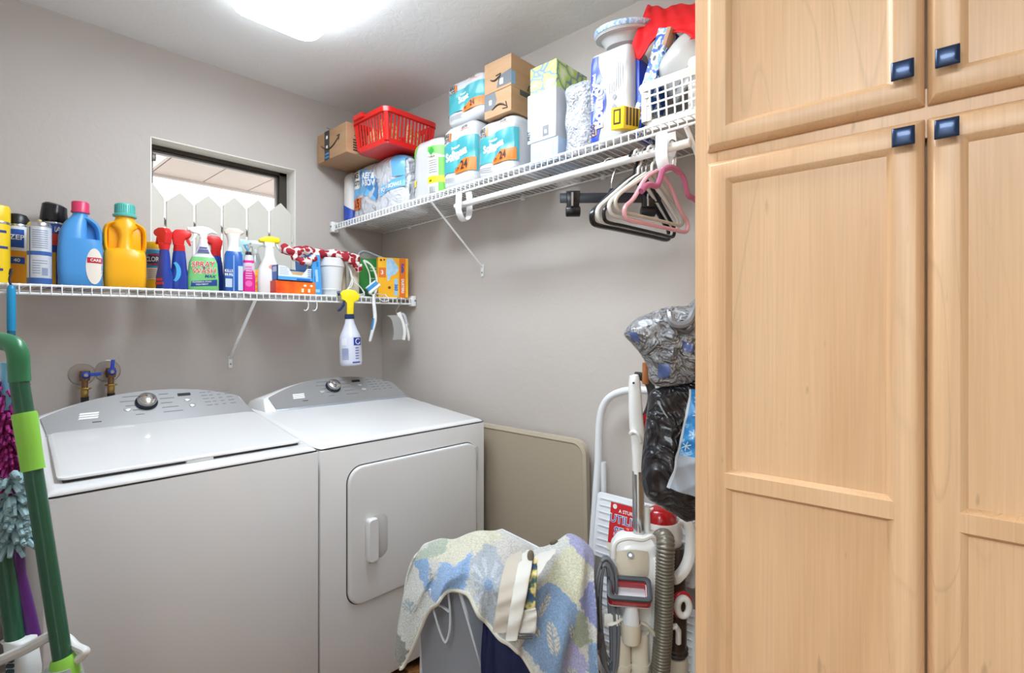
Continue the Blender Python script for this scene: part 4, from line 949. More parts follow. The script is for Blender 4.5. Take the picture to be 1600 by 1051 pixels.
def softness(label, y0, y1, xf, z0, h, d, seed, bulk, wrap=None, text_='Softness', print_top=.72, big=True):
    w = y1-y0
    t = thing('tissue_pack', label, 'toilet paper', (xf+d/2, (y0+y1)/2, z0), group='toilet paper packs on the upper shelf')
    p = Pack(w, d, h, 2, bulk, .007, 6, .0016, seed); p.shell('wrapper', m_roll, t)
    a, b_ = h*.24, h*print_top
    p.area('print', m_teal, t, -w*.485, w*.485, a, b_, .0015, 28, 16, hi=lambda u: b_-.012+.020*math.sin(u*1.9), lo=lambda u: a+.006*math.sin(5*u))
    p.area('print', m_org, t, -.01, w*.47, a-.004, a+h*.17, .0028, 14, 6, hi=lambda u: a+h*.05+h*.13*min(1, u*2.2))
    p.letters(text_, h*.115, -.004, h*.52, WHITE, t, .045, .10, .86, .0032)
    p.letters('Premium', h*.045, -.005, h*.62, WHITE, t, .02, .10, .8, .0032)
    p.letters('BATH TISSUE', h*.03, -.012, h*.445, WHITE, t, .02, .10, .8, .0032)
    p.letters('24', h*.12, w*.22, a+h*.085, m_ink, t, .03, .05, .85, .0042)
    p.letters('12=', h*.055, w*.02, a+h*.05, m_ink, t, .02, .05, .8, .0042)
    biglots(p, t, -w*.30, h*.83, 1.15)
    p.area('print', m_org, t, w*.08, w*.36, h*.845, h*.853, .0020, 8, 2); p.letters('$5.95', h*.045, w*.22, h*.885, m_ink, t, .015, .03, .9, .0026)
    for i in range(3): p.area('print', mat('A9A9AE', .5), t, -w*.40, -w*.08, h*.13+.007*i, h*.13+.007*i+.0022, .0018, 6, 1)
    return t, p
y = -.95
softness('toilet paper pack with a teal band, lower left of the three', -1.044, -.838, -.272, deckB(y)+.003, .272, .235, 1, 2)
softness('toilet paper pack with a teal band, lower right, beneath the cardboard boxes', -1.256, -1.051, -.272, deckB(-1.15)+.003, .228, .235, 5, 2)
softness('toilet paper pack with a wrinkled teal band, lying on top of another', -1.078, -.842, -.250, deckB(y)+.277, .185, .20, 9, 2, text_='Scent')
# paper towels
m_grn = mat('6DBE45', .35); w, h, d = .232, .262, .21
t = thing('paper_towel_pack', 'white paper towel pack with a green corner and yellow band', 'paper towels', (-.258+d/2, -.714, deckB(-.7)+.003))
p = Pack(w, d, h, 2, 1, .006, 3.4, .001, 21, top=.86); p.shell('wrapper', m_roll, t)
p.area('print', m_grn, t, -w*.46, -w*.20, h*.5, h*.97, .0015, 12, 12, lo=lambda u: h*(.16+.78*u**.5), hi=lambda u: h*.95)
p.area('print', mat('F4F6EE', .35), t, w*.12, w*.46, h*.1, h*.9, .0014, 10, 12)
p.area('print', m_grn, t, w*.10, w*.46, h*.70, h*.86, .0026, 10, 6, lo=lambda u: h*(.78-.10*u))
p.area('print', m_grn, t, w*.36, w*.47, h*.08, h*.66, .0026, 4, 10)
p.area('print', mat('2F9A46', .35), t, w*.14, w*.28, h*.71, h*.84, .0034, 8, 8, lo=lambda u: h*.775-h*.065*math.sin(PI*u), hi=lambda u: h*.775+h*.065*math.sin(PI*u))
p.area('print', mat('F6E11A', .35), t, w*.12, w*.46, h*.25, h*.36, .0034, 10, 4)
p.area('print', mat('F6E11A', .35), t, -w*.45, -w*.24, h*.26, h*.37, .0026, 6, 4)
p.letters('6', h*.06, -w*.37, h*.315, m_ink, t, .03, 0, 1, .004); p.letters('x6', h*.04, w*.2, h*.29, m_ink, t, .03, 0, 1, .005)
p.letters('PREMIUM', h*.035, w*.22, h*.68, mat('6A5A1A', .4), t, .02, 0, .7, .005)
bb_ = MB()
for i in range(6): bb_.grid(lambda u, v, i=i: (w*(.14+.2*u), h*(.42+.038*i+.014*v), p.front(w*(.14+.2*u), h*(.42+.038*i))+.003), 6, 1, FX)
for i in range(9): bb_.grid(lambda u, v, i=i: (w*(.15+.018*i+(.006+.004*(i%3))*u), h*(.10+.1*v), p.front(w*(.15+.018*i), h*.15)+.0034), 1, 3, FX)
bb_.build('fine_print', mat('8C8C8C', .5), t, smooth=0)['kind'] = 'stuff'
# foam bowl bag
w, h, d = .455, .272, .20
t = thing('foam_bowl_bag', 'clear bag of white foam bowls with light blue print, under the red basket', 'bag', (-.262+d/2, -.322, deckB(-.32)+.003))
p = Pack(w, d, h, 2, 2, .012, 5, .005, 31, top=.74); p.shell('wrapper', mat('D0D3D9', .15, coat=.5, bump=(7,.8,.007,'crease')), t, 28, 60)
m_lb = mat('6FB6E6', .3, coat=.3, bump=(20,.4,.004))
p.area('print', m_lb, t, -w*.47, w*.02, h*.12, h*.93, .002, 26, 18, lo=lambda u: h*(.34+.1*math.sin(4*u)), hi=lambda u: h*(.95-.30*u**3))
p.area('print', mat('3E8FD4', .3, coat=.3), t, -w*.26, w*.06, h*.2, h*.85, .0034, 20, 14, lo=lambda u: h*(.70-.46*u), hi=lambda u: h*(.86-.28*u**2))
p.area('print', m_lb, t, w*.12, w*.48, h*.12, h*.45, .0024, 18, 10, lo=lambda u: h*(.30+.10*u), hi=lambda u: h*(.46+.12*u))
p.area('print', m_lb, t, w*.33, w*.48, h*.58, h*.95, .0024, 10, 8)
p.letters('FREE &', h*.105, -w*.11, h*.74, WHITE, t, .04, -.12, .8, .006); p.letters('ABOVE', h*.105, -w*.09, h*.61, WHITE, t, .04, -.12, .8, .006)
p.letters('FOAM BOWLS', h*.07, w*.30, h*.42, WHITE, t, .03, .12, .8, .005)
p.area('print', mat('F4F1EC', .35), t, -w*.41, -w*.27, h*.58, h*.9, .0036, 6, 8)
p.letters('BIG', h*.1, -w*.34, h*.80, m_ink, t, .03, 0, .85, .005); p.letters('LOTS', h*.075, -w*.34, h*.67, m_ink, t, .03, 0, .85, .005)
p.area('print', m_org, t, -w*.44, -w*.22, h*.19, h*.39, .0040, 8, 6); p.letters('15', h*.14, -w*.33, h*.29, m_ink, t, .03, 0, .9, .006)
# white and blue bundle in the corner
w, h, d = .088, .272, .20
t = thing('towel_bundle', 'white bundle with a deep blue lower part in the corner, under the cardboard box', 'bundle', (-.262+d/2, -.062, deckB(-.06)+.003))
p = Pack(w, d, h, 1, 1, .003, 3, .002, 41, top=.7); p.shell('wrapper', mat('E4E0DC', .5, bump=(30,.3,.004)), t)
p.area('print', mat('2A4FB4', .4), t, -w*.49, w*.49, 0, h*.34, .0016, 14, 8, hi=lambda u: h*(.40-.16*u**1.5))
# ---- cardboard boxes
def cardboard(key='cardboard', a='AE8762', b_='BA9572'): return ramp_mat(key, 3, [(.3, a), (.7, b_)], .7, stretch=(1,1,8), bump=(180,.12,.0006))
m_cb = cardboard(); m_tape = mat('34373C', .3); m_tape2 = mat('5B5E63', .35); m_mark = mat('3A2A1C', .6)
def smile(parent, cx, cz, w, zf, flip=False, m=m_mark):
    pts = []; n = 16
    for i in range(n+1):
        u = i/n; x = cx-w/2+w*u; y = cz-w*.20*math.sin(PI*u)**1.0+w*.06*u
        pts.append((x, y, zf))
    if flip: pts = [(p[0], 2*cz-p[1], p[2]) for p in pts]
    b = MB(); b.tube(pts, .0028, 6, M=FX, radii=[.0012+.0026*math.sin(PI*min(1,i/n*.9+.05)) for i in range(n+1)]); 
    e = pts[-1]; q = 1 if not flip else -1
    b.tube([(e[0]-.020, e[1]+.004*q, zf), (e[0]+.004, e[1]+.006*q, zf), (e[0]-.004, e[1]-.018*q, zf)], .0022, 6, M=FX)
    return b.build('arrow_mark', m, parent)
# far corner box
zb = 2.108
t = thing('cardboard_box', 'cardboard shipping box with black tape and a curved arrow, in the far corner', 'box', (-.400+.145, -.172, zb))
MB().box(-.145,.145,-.140,.140,0,.142).build('carton_body', m_cb, t, bevel=.002, seg=1)
MB().box(-.1455,.1455,-.0005,.0005,.1415,.1425).build('top_seam', m_mark, t, smooth=0)
f = MB(); f.prism(rect(-.066,.0,-.018,.142), .145, .1456, FX); tp = f.build('tape', m_tape, t, smooth=0)
for z_, mm in ((.110, m_wp), (.062, m_wp)): MB().prism(rrect(-.050,z_-.007,-.034,z_+.009,.003), .1456, .1462, FX).build('tape_print', mm, tp, smooth=0)
MB().prism(rect(-.062,.026,-.022,.034), .1456, .1462, FX).build('tape_print', mat('3E8FCB', .4), tp, smooth=0)
MB().prism(rect(-.062,.010,-.022,.018), .1456, .1462, FX).build('tape_print', mat('3E8FCB', .4), tp, smooth=0)
smile(t, -.012, .080, .175, .1462)
f = MB()
for dx in (-.09, -.07): f.tube([(dx,-.1405,.095),(dx,-.1405,.128)], .002, 5); f.tube([(dx-.008,-.1405,.118),(dx,-.1405,.130),(dx+.008,-.1405,.118)], .002, 5)
f.tube([(-.105,-.1405,.086),(-.055,-.1405,.086)], .002, 5); f.build('handling_marks', m_mark, t)['kind'] = 'stuff'
f = MB()
for i in range(5): f.box(-.11,-.05,-.1408,-.1400,.014+.012*i,.021+.012*i)
f.build('fine_print', m_mark, t, smooth=0)['kind'] = 'stuff'
MB().tube(smoothpath([(-.06,-.02,.144),(-.085,.03,.150),(-.10,.075,.168),(-.11,.11,.186)],5), .0016, 6).build('loose_strap', mat('5A4A3A', .6), t)
# two stacked boxes on the tissue packs
def ambox(label, z0, h, dy=0):
    t = thing('cardboard_box', label, 'box', (-.262+.078, -1.162+dy, z0), group='cardboard boxes on the tissue packs')
    MB().box(-.078,.078,-.070,.070,0,h).build('carton_body', m_cb, t, bevel=.0015, seg=1)
    return t
zz = deckB(-1.15)+.003+.228+.006
t = ambox('smaller cardboard box with grey tape, squeezed under the taller cardboard box', zz, .092)
f = MB(); f.prism([(-.070,.030),(-.016,.030),(-.005,.060),(-.014,.092),(-.070,.092)], .078, .0786, FX); tp = f.build('tape', m_tape2, t, smooth=0)
MB().prism(rrect(-.044,.048,-.030,.066,.002), .0786, .0792, FX).build('tape_print', WHITE, tp, smooth=0)
smile(t, .010, .026, .075, .0792, True)
MB().box(-.03,.05,-.0706,-.070,.072,.092).build('open_flap', mat('4E5048', .6), t, smooth=0)
t = ambox('taller cardboard box with a grey tape strip, topmost by the ceiling', zz+.093, .118)
f = MB(); f.prism([(-.004,.010),(.070,.010),(.070,.062),(.006,.052)], .078, .0786, FX); tp = f.build('tape', m_tape2, t, smooth=0)
MB().prism(rrect(.012,.018,.030,.040,.002), .0786, .0792, FX).build('tape_print', WHITE, tp, smooth=0)
smile(t, -.012, .05, .05, .0792, False)
f = MB(); f.box(-.078,-.055,-.0706,-.070,.008,.055); f.build('tape_end', mat('7FA6C4', .4), t, smooth=0)
MB().box(-.0005,.0005,-.0702,.0702,.1175,.1185).build('top_seam', m_mark, t, smooth=0)
MB().tube(smoothpath([(.01,-.074,.004),(.012,-.080,.020),(.028,-.080,.028),(.036,-.078,.016),(.030,-.074,.004)],5), .003, 6).build('wire_loop', mat('3A3A30', .5), t)
# light blue box, white box, green tissue box
def plain(name, label, y0, y1, xf, d, z0, h, m, cat='box'):
    t = thing(name, label, cat, (xf+d/2, (y0+y1)/2, z0)); t['half'] = ((y1-y0)/2, d/2, h)
    MB().box(-d/2, d/2, -(y1-y0)/2, (y1-y0)/2, 0, h).build('carton_body', m, t, bevel=.002, seg=1); return t
z0 = deckB(-1.39)+.003
t = plain('light_bulb_box', 'pale blue box beneath the white box', -1.452, -1.330, -.268, .20, z0, .078, mat('A9BDD8', .35))
f = MB(); f.prism(rect(-.010,.012,.040,.066), .1, .1006, FX)
f.build('label_panel', mat('A9A9C8', .4), t, smooth=0)
f = MB()
for i in range(5): f.prism(rect(-.004+.009*i,.014,0+.009*i,.064), .1006, .1010, FX)
f.build('fine_print', mat('C9CBE2', .4), t, smooth=0)['kind'] = 'stuff'
z1 = z0+.079
t = plain('white_box', 'white product box with a small grey symbol, on the pale blue box', -1.444, -1.316, -.268, .19, z1, .172, mat('C0C3C9', .3))
f = MB(); f.prism(rect(.006,.012,.032,.048), .095, .0956, FX); f.build('print', mat('6E7276', .4), t, smooth=0)
f = MB(); f.prism([(.014,.021),(.024,.021),(.024,.029),(.021,.034),(.019,.030),(.016,.035),(.014,.029)], .0956, .0962, FX); f.build('print', WHITE, t, smooth=0)
f = MB(); f.prism(rect(.034,.146,.048,.162), .095, .0956, FX); f.build('print', mat('C2C4CC', .4), t, smooth=0)
f = MB(); f.tube([(-.03+.030*math.cos(a), .10+.042*math.sin(a), .0955) for a in [PI*.55+PI*.95*i/14 for i in range(15)]], .001, 5, M=FX); f.tube([(.036+.009*math.cos(a), .108+.009*math.sin(a), .0955) for a in [2*PI*i/16 for i in range(17)]], .0008, 5, M=FX); f.build('print', mat('CFD2D8', .4), t)
text('PRIT', .012, FX @ at(-.055,.028,.0958) @ Matrix.Rotation(PI/2,4,'Z'), m_ink, t, .03)
f = MB(); f.prism(rect(-.062,.0,-.046,.06), .095, .0954, FX); f.build('print', mat('BFE3F2', .4), t, smooth=0)
m_tis = bpy.data.materials.new('material_tissue_box'); m_tis.use_nodes = True; nt = m_tis.node_tree; bb = nt.nodes['Principled BSDF']; bb.inputs['Roughness'].default_value = .4
v_ = coords(nt); nz = noise(nt, v_, 9, 2, .5, 1.6); vm = nt.nodes.new('ShaderNodeTexVoronoi'); vm.inputs['Scale'].default_value = 17; vm.feature = 'DISTANCE_TO_EDGE'
va = nt.nodes.new('ShaderNodeVectorMath'); va.operation = 'MULTIPLY_ADD'; va.inputs[1].default_value = (.05,.05,.05); nt.links.new(nz.outputs['Color'], va.inputs[0]); nt.links.new(v_, va.inputs[2]); nt.links.new(va.outputs[0], vm.inputs['Vector'])
nt.links.new(ramp(nt, vm.outputs['Distance'], [(.0,'7288A0'),(.045,'8399A8'),(.07,'B4D060'),(.20,'C8DE7C'),(.38,'E4ECC8')]), bb.inputs['Base Color'])
t = plain('tissue_box', 'lime green patterned tissue box on top of the white box', -1.426, -1.306, -.242, .185, z1+.173, .108, m_tis)
f = MB(); f.lathe([(.04,0),(.04,.001)], 20, c=(0,0,.108), sx=1.3, sy=.6); f.build('opening', WHITE, t)
# bubble wrap bag
w, h, d = .118, .262, .18
t = thing('bubble_wrap', 'crumpled clear bag of bubble wrap between the white box and the napkins', 'bag', (-.262+d/2, -1.514, deckB(-1.5)+.003))
m_bw = bpy.data.materials.new('material_bubble_wrap'); m_bw.use_nodes = True; nt = m_bw.node_tree; bb = nt.nodes['Principled BSDF']; bb.inputs['Roughness'].default_value = .18; bb.inputs['Coat Weight'].default_value = .4
v_ = coords(nt); nt.links.new(ramp(nt, noise(nt, v_, 30, 6, .7, 2.5).outputs['Fac'], [(.35,'B4B8C4'),(.5,'D0D3DB'),(.65,'E0E2E7')]), bb.inputs['Base Color']); add_bump(nt, bb, 22, .9, .007, 'crease')
p = Pack(w, d, h, 1, 1, .004, 3, .006, 51, top=.25); p.shell('wrap', m_bw, t, 26, 44)
# napkins
w, h, d = .150, .290, .14
t = thing('napkin_pack', 'white napkin pack with a blue wavy side band', 'napkins', (-.268+d/2, -1.650, deckB(-1.65)+.003), rot=(0, 0, 0))
p = Pack(w, d, h, 1, 1, .001, 7, .0022, 61, top=.93); p.shell('wrapper', m_roll, t)
m_nb2 = mat('2C48B8', .3, coat=.3); wave = lambda v: .17+.21*math.sin(PI*min(max((v-.05)/.85,0),1))**1.3
f = MB(); f.grid(lambda u, v: ((-w*.47+w*.95*(wave(v)+.03)*u), h*(.02+.96*v), p.front(-w*.47+w*.95*(wave(v)+.03)*u, h*(.02+.96*v))+.0016), 12, 24, FX); f.build('print', m_nb2, t, smooth=70)
f = MB(); f.grid(lambda u, v: ((-w*.47+w*.95*(wave(v)+.045+.018*u)), h*(.02+.96*v), p.front(-w*.47+w*.95*(wave(v)+.05), h*(.02+.96*v))+.0016), 3, 24, FX); f.build('print', m_nb2, t, smooth=70)
p.letters('Bounty', .034, -w*.235, h*.42, WHITE, t, .04, PI/2, 1.0, .0034); p.letters('Quilted', .015, -w*.34, h*.68, WHITE, t, .02, PI/2, 1.0, .0034); p.letters('NAPKINS', .010, -w*.40, h*.5, WHITE, t, .02, PI/2, 1.0, .0034)
p.area('print', mat('F0B070', .35), t, -w*.46, -w*.29, h*.12, h*.25, .0034, 5, 6); p.letters('250', .018, -w*.375, h*.185, m_navy, t, .04, PI/2, .9, .005)
f = MB()
for i in range(7): f.grid(lambda u, v, i=i: (w*(.02+.05*i+.022*u), h*(.52+.34*v), p.front(w*(.02+.05*i), h*.6)+.0022), 1, 4, FX)
f.build('fine_print', mat('C9CAD4', .5), t, smooth=0)['kind'] = 'stuff'
f = MB()
for cy in (.36, .47): f.grid(lambda u, v, cy=cy: (w*.15+.008*math.sin(PI*v)*(2*u-1), h*cy+.010*(2*v-1), p.front(w*.15, h*cy)+.0024), 6, 8, FX)
f.build('print', mat('8A8C92', .5), t, smooth=0)
# plastic bowls stacked on the napkins
zt = deckB(-1.65)+.003+.292
t = thing('plate_stack', 'stack of white paper plates with a blue speckled rim on the napkins', 'plates', (-.17, -1.652, 2.19), rot=(.06, -.16, 0))
m_rim = ramp_mat('speckle_rim', 60, [(.4,'7FA9D8'),(.5,'DCE8F4'),(.6,'9CBDE2')], .35)
f = MB()
for i in range(5): f.lathe([(.050,.004*i),(.060,.002+.004*i),(.076,.026+.004*i),(.094,.030+.004*i),(.0945,.032+.004*i),(.075,.029+.004*i),(.058,.005+.004*i),(0,.005+.004*i)], 40)
f.build('plates', mat('D0CFCE', .4), t)['kind'] = 'stuff'
MB().lathe([(.080,.0455),(.0950,.0385),(.0985,.0440),(.0975,.0540),(.0810,.0490)], 44, caps=(False, False)).build('plate_rim', m_rim, t)
# red cloth bag at the top
t = thing('red_bag', 'bright red cloth bag slumped over the things by the cabinet', 'bag', (-.17, -1.83, 2.12))
m_red_c = mat('E0101A', .65, bump=(35,.25,.003))
def cloth_surface(ctrl, nu, nv, wr, seed):
    """bilinear-smooth sheet through a table of control points with wrinkles"""
    R = random.Random(seed); ph = [R.uniform(0, 6.28) for _ in range(8)]
    rows = [smoothpath(r, 8) for r in ctrl]; n = len(rows[0])
    cols = [smoothpath([r[i] for r in rows], 8) for i in range(n)]
    def P(u, v):
        a = min(int(u*(n-1)), n-2); fu = u*(n-1)-a; m_ = len(cols[0]); b_ = min(int(v*(m_-1)), m_-2); fv = v*(m_-1)-b_
        q = (Vector(cols[a][b_])*(1-fu)+Vector(cols[a+1][b_])*fu)*(1-fv)+(Vector(cols[a][b_+1])*(1-fu)+Vector(cols[a+1][b_+1])*fu)*fv
        d_ = wr*(math.sin(13*u+4*v+ph[0])*math.sin(9*v-5*u+ph[1])+.5*math.sin(27*u-15*v+ph[2])+.35*math.sin(41*v+19*u+ph[3]))
        return (q.x-d_*.7, q.y-d_*.5, q.z+d_*.4)
    return P
# rows run down; columns run from far (+y) to near (-y); x is out toward the room
ctrl = [[(0.130,0.158,0.243),(0.135,0.141,0.235),(0.125,0.106,0.211),(0.130,0.074,0.207),(0.135,0.037,0.200),(0.125,-0.010,0.181)],
        [(0.050,0.127,0.209),(0.055,0.107,0.207),(0.045,0.068,0.174),(0.050,0.036,0.171),(0.055,0.001,0.164),(0.045,-0.044,0.144)],
        [(-0.020,0.107,0.126),(-0.015,0.086,0.124),(-0.025,0.044,0.091),(-0.020,0.007,0.092),(-0.015,-0.031,0.084),(-0.025,-0.078,0.057)],
        [(-0.055,0.110,0.065),(-0.050,0.084,0.049),(-0.060,0.051,0.038),(-0.055,0.011,0.049),(-0.050,-0.037,0.029),(-0.060,-0.092,-0.001)],
        [(-0.065,0.126,0.019),(-0.060,0.109,-0.012),(-0.070,0.080,-0.025),(-0.065,0.047,0.017),(-0.060,-0.012,0.021),(-0.070,-0.097,-0.025)],
        [(0.040,0.175,0.091),(0.045,0.159,0.062),(0.035,0.130,0.048),(0.040,0.092,0.085),(0.045,0.034,0.091),(0.035,-0.052,0.044)]]
f = MB(); f.grid(cloth_surface(ctrl, 0, 0, .0035, 4), 56, 48); f.build('cloth', m_red_c, t, thick=.002, smooth=70)
# blue patterned slab and dark blue panel standing behind the container
m_bp = ramp_mat('blue_pattern', 34, [(.30,'1B4FA8'),(.44,'2C66C4'),(.50,'E4ECF4'),(.58,'6FA3DC'),(.66,'C49A7A'),(.72,'2F6FC8')], .4, detail=2, interp='CONSTANT')
t = thing('gift_bag', 'blue patterned paper bag leaning beneath the red cloth', 'bag', (-.245, -1.742, 1.925), rot=(math.radians(20), 0, 0))
MB().box(-.004, .10, -.022, .018, -.06, .245).build('bag_body', m_bp, t, bevel=.003)
MB().box(-.0046,.03,-.024,-.010,.195,.247).build('inside_fold', mat('B48A70', .6), t, bevel=.002)
f = MB(); f.prism(blob(0,.16,.011,.017), .0045, .0052, FX); f.prism(blob(0,.075,.012,.02), .0045, .0052, FX); f.build('print', mat('F2F2F2', .4), t, smooth=0)
f = MB(); f.prism(blob(0,.16,.005,.008), .0052, .0056, FX); f.prism(blob(.003,.19,.003,.005), .0052, .0056, FX); f.build('print', m_ink, t, smooth=0)
t = thing('blue_folder', 'deep blue flat packet between the napkins and the patterned bag', 'packet', (-.235, -1.733, deckB(-1.73)+.003))
MB().box(0,.15,-.006,.006,0,.245).build('packet_body', mat('1F3EAA', .35), t, bevel=.002)
# white plastic basket with a clear container in it
BX0, BX1, BY0, BY1, bz, bh = -.272, -.072, -2.030, -1.752, deckB(-1.85)+.003, .135
t = thing('white_basket', 'white plastic basket with a grid front at the cabinet end of the shelf', 'basket', (0,0,bz))
m_wb = mat('DEDDD7', .3)
ins = .014; cx0, cx1, cy0, cy1 = BX0, BX1, BY0, BY1
f = MB(); 
f.loft([[(x,y,bh-.020) for x,y in rrect(cx0,cy0,cx1,cy1,.03)], [(x,y,bh) for x,y in rrect(cx0-.006,cy0-.006,cx1+.006,cy1+.006,.034)], [(x,y,bh+.004) for x,y in rrect(cx0-.004,cy0-.004,cx1+.004,cy1+.004,.032)], [(x,y,bh) for x,y in rrect(cx0+.004,cy0+.004,cx1-.004,cy1-.004,.026)], [(x,y,bh-.020) for x,y in rrect(cx0+.003,cy0+.003,cx1-.003,cy1-.003,.027)]], caps=(False, False)); f.build('rim', m_wb, t)
f = MB(); f.loft([[(x,y,0) for x,y in rrect(cx0+ins,cy0+ins,cx1-ins,cy1-ins,.02)], [(x,y,.030) for x,y in rrect(cx0+ins-.004,cy0+ins-.004,cx1-ins+.004,cy1-ins+.004,.024)], [(x,y,.030) for x,y in rrect(cx0+ins-.001,cy0+ins-.001,cx1-ins+.001,cy1-ins+.001,.021)], [(x,y,.003) for x,y in rrect(cx0+ins+.003,cy0+ins+.003,cx1-ins-.003,cy1-ins-.003,.018)]]); f.build('base', m_wb, t)
up = MB().prism([(-.0026,0),(.0026,0),(.0026,.088),(-.0026,.088)], -.0015, .0015, FX @ Matrix.Identity(4)).mesh('slat', m_wb, smooth=0)
for i in range(9):
    s_ = link('slat', up, t); s_.location = (cx0+ins-.004, cy1-.040-i*.0250, .028); s_.rotation_euler = (0, -.11, 0)
lo_ = MB().box(-.0015,.0015,-(cy1-cy0)/2+.022,(cy1-cy0)/2-.022,-.0026,.0026).mesh('slat', m_wb, smooth=0)
for z_ in (.052,.075,.098):
    s_ = link('slat', lo_, t); s_.location = (cx0+ins-.004-.11*(z_-.028), (cy0+cy1)/2, z_)
f = MB()
for yy in (cy1-.012, cy0+.012): f.box(cx0+.012, cx1-.012, yy-.0015, yy+.0015, .028, bh-.018)
f.box(cx0+.006, cx0+.010, cy1-.040, cy1-.014, .028, bh-.018); f.box(cx1-.013, cx1-.010, cy0+.014, cy1-.014, .028, bh-.018)
for yy in (cy1-.020, cy0+.020): f.box(cx0+.004, cx0+.012, yy-.008, yy+.008, .028, bh-.016)
f.build('side_wall', m_wb, t, smooth=0)
# clear container
m_tr = mat('D4D3D0', .3, trans=.25, coat=.3)
t = thing('food_container', 'translucent grey plastic bowl tipped up in the white basket', 'container', (-.168, -1.858, 2.062), rot=(math.radians(-38), math.radians(-32), 0))
f = MB(); f.lathe([(.064,.060),(.079,.052),(.090,.020),(.095,-.030),(.099,-.048),(.103,-.050),(.103,-.056),(.095,-.056),(.090,-.028),(.084,.018),(.073,.046),(0,.052)], 40); f.build('tub', m_tr, t, smooth=60)
MB().lathe([(.0925,-.02),(.0945,-.018),(.0965,-.030),(.0945,-.032)], 40, caps=(False, False)).build('rim_band', mat('B2B1AE', .35), t)

t = thing('container_lid', 'white plastic lid standing on edge in the white basket, against the cabinet', 'lid', (-.250, -1.945, bz+.112), rot=(0, 0, 0))
f = MB(); f.prism(rrect(-.045,-.09,.030,.065,.012), -.012, .004, FX); f.build('lid_body', WHITE, t, bevel=.004); MB().prism(rrect(-.033,-.075,.020,.052,.010), .004, .007, FX).build('raised_panel', WHITE, t, bevel=.001)
# yellow food bag box, hanging over the lip
t = thing('sandwich_bag_box', 'small yellow carton tilted at the shelf front below the napkins', 'box', (-.272, -1.716, deckB(-1.7)+.022), rot=(math.radians(8), math.radians(-9), -.12))
MB().box(-.045,.075,-.024,.024,0,.062).build('carton_body', mat('F4C916', .35), t, bevel=.0015, seg=1)
f = MB(); f.prism(rect(-.014,.014,.012,.056), .045, .0456, FX); f.build('print', mat('3A2E1A', .45), t, smooth=0)
f = MB(); f.prism(rect(-.009,.019,.007,.051), .0456, .0460, FX); f.build('print', mat('F4C916', .35), t, smooth=0)
f = MB()
for i in range(4): f.prism(rect(-.035+.016*i,.010,-.024+.016*i,.060), .024, .0246, FY)
f.build('fine_print', mat('5A4414', .45), t, smooth=0)['kind'] = 'stuff'
f = MB(); f.prism(rect(.032,.004,.085,.064), .024, .0248, FY); f.build('print', mat('E88A2C', .4), t, smooth=0)
# red laundry basket on the foam bowls
m_rb = mat('DD1F1C', .28, coat=.2)
RX0, RX1, RY0, RY1, rz_, rh = -.365, -.085, -.580, -.315, 2.104, .150
t = thing('red_basket', 'red plastic slatted basket with yellow packets in it', 'basket', (0,0,rz_))
tp_ = .016
f = MB(); f.loft([[(x,y,rh-.022) for x,y in rrect(RX0-.002,RY0-.002,RX1+.002,RY1+.002,.03)], [(x,y,rh-.020) for x,y in rrect(RX0-.010,RY0-.010,RX1+.010,RY1+.010,.036)], [(x,y,rh) for x,y in rrect(RX0-.012,RY0-.012,RX1+.012,RY1+.012,.038)], [(x,y,rh+.003) for x,y in rrect(RX0-.008,RY0-.008,RX1+.008,RY1+.008,.034)], [(x,y,rh) for x,y in rrect(RX0+.002,RY0+.002,RX1-.002,RY1-.002,.028)], [(x,y,rh-.022) for x,y in rrect(RX0+.002,RY0+.002,RX1-.002,RY1-.002,.028)]], caps=(False, False), loop=True); f.build('rim', m_rb, t)
MB().box(RX0-.024, RX0-.006, (RY0+RY1)/2+.02, (RY0+RY1)/2+.10, rh-.010, rh+.012).build('handle', m_rb, t, bevel=.005)
f = MB(); f.loft([[(x,y,0) for x,y in rrect(RX0+tp_,RY0+tp_,RX1-tp_,RY1-tp_,.022)], [(x,y,.024) for x,y in rrect(RX0+tp_-.003,RY0+tp_-.003,RX1-tp_+.003,RY1-tp_+.003,.024)], [(x,y,.024) for x,y in rrect(RX0+tp_,RY0+tp_,RX1-tp_,RY1-tp_,.021)], [(x,y,.004) for x,y in rrect(RX0+tp_+.003,RY0+tp_+.003,RX1-tp_-.003,RY1-tp_-.003,.019)]]); f.build('base', m_rb, t)
def slat_mesh(wd): return MB().box(-wd, wd, -.0016, .0016, 0, .112).mesh('slat', m_rb, smooth=0)
sl1 = slat_mesh(.0042); tl = math.atan(tp_/.11)*.8
for side in range(4):
    a0, a1 = (RX0, RX1) if side in (0, 2) else (RY0, RY1); n = 12 if side in (0, 2) else 10
    for i in range(n):
        q = a0+.032+(a1-a0-.064)*i/(n-1); o = link('slat', sl1, t)
        if side == 0: o.location = (q, RY0+tp_-.002, .020); o.rotation_euler = (tl, 0, 0)
        if side == 2: o.location = (q, RY1-tp_+.002, .020); o.rotation_euler = (-tl, 0, 0)
        if side == 1: o.location = (RX1-tp_+.002, q, .020); o.rotation_euler = Matrix.Rotation(PI/2,3,'Z').to_euler(); o.rotation_euler = (tl, 0, PI/2)
        if side == 3: o.location = (RX0+tp_-.002, q, .020); o.rotation_euler = (-tl, 0, PI/2)
for cx, cy, sx_, sy_ in ((RX0,RY0,1,1),(RX1,RY0,-1,1),(RX0,RY1,1,-1),(RX1,RY1,-1,-1)):
    f = MB(); f.tube([(cx+sx_*(tp_+.006), cy+sy_*(tp_+.006), .012), (cx+sx_*.010, cy+sy_*.010, rh-.01)], .012, 8); f.build('corner_post', m_rb, t)
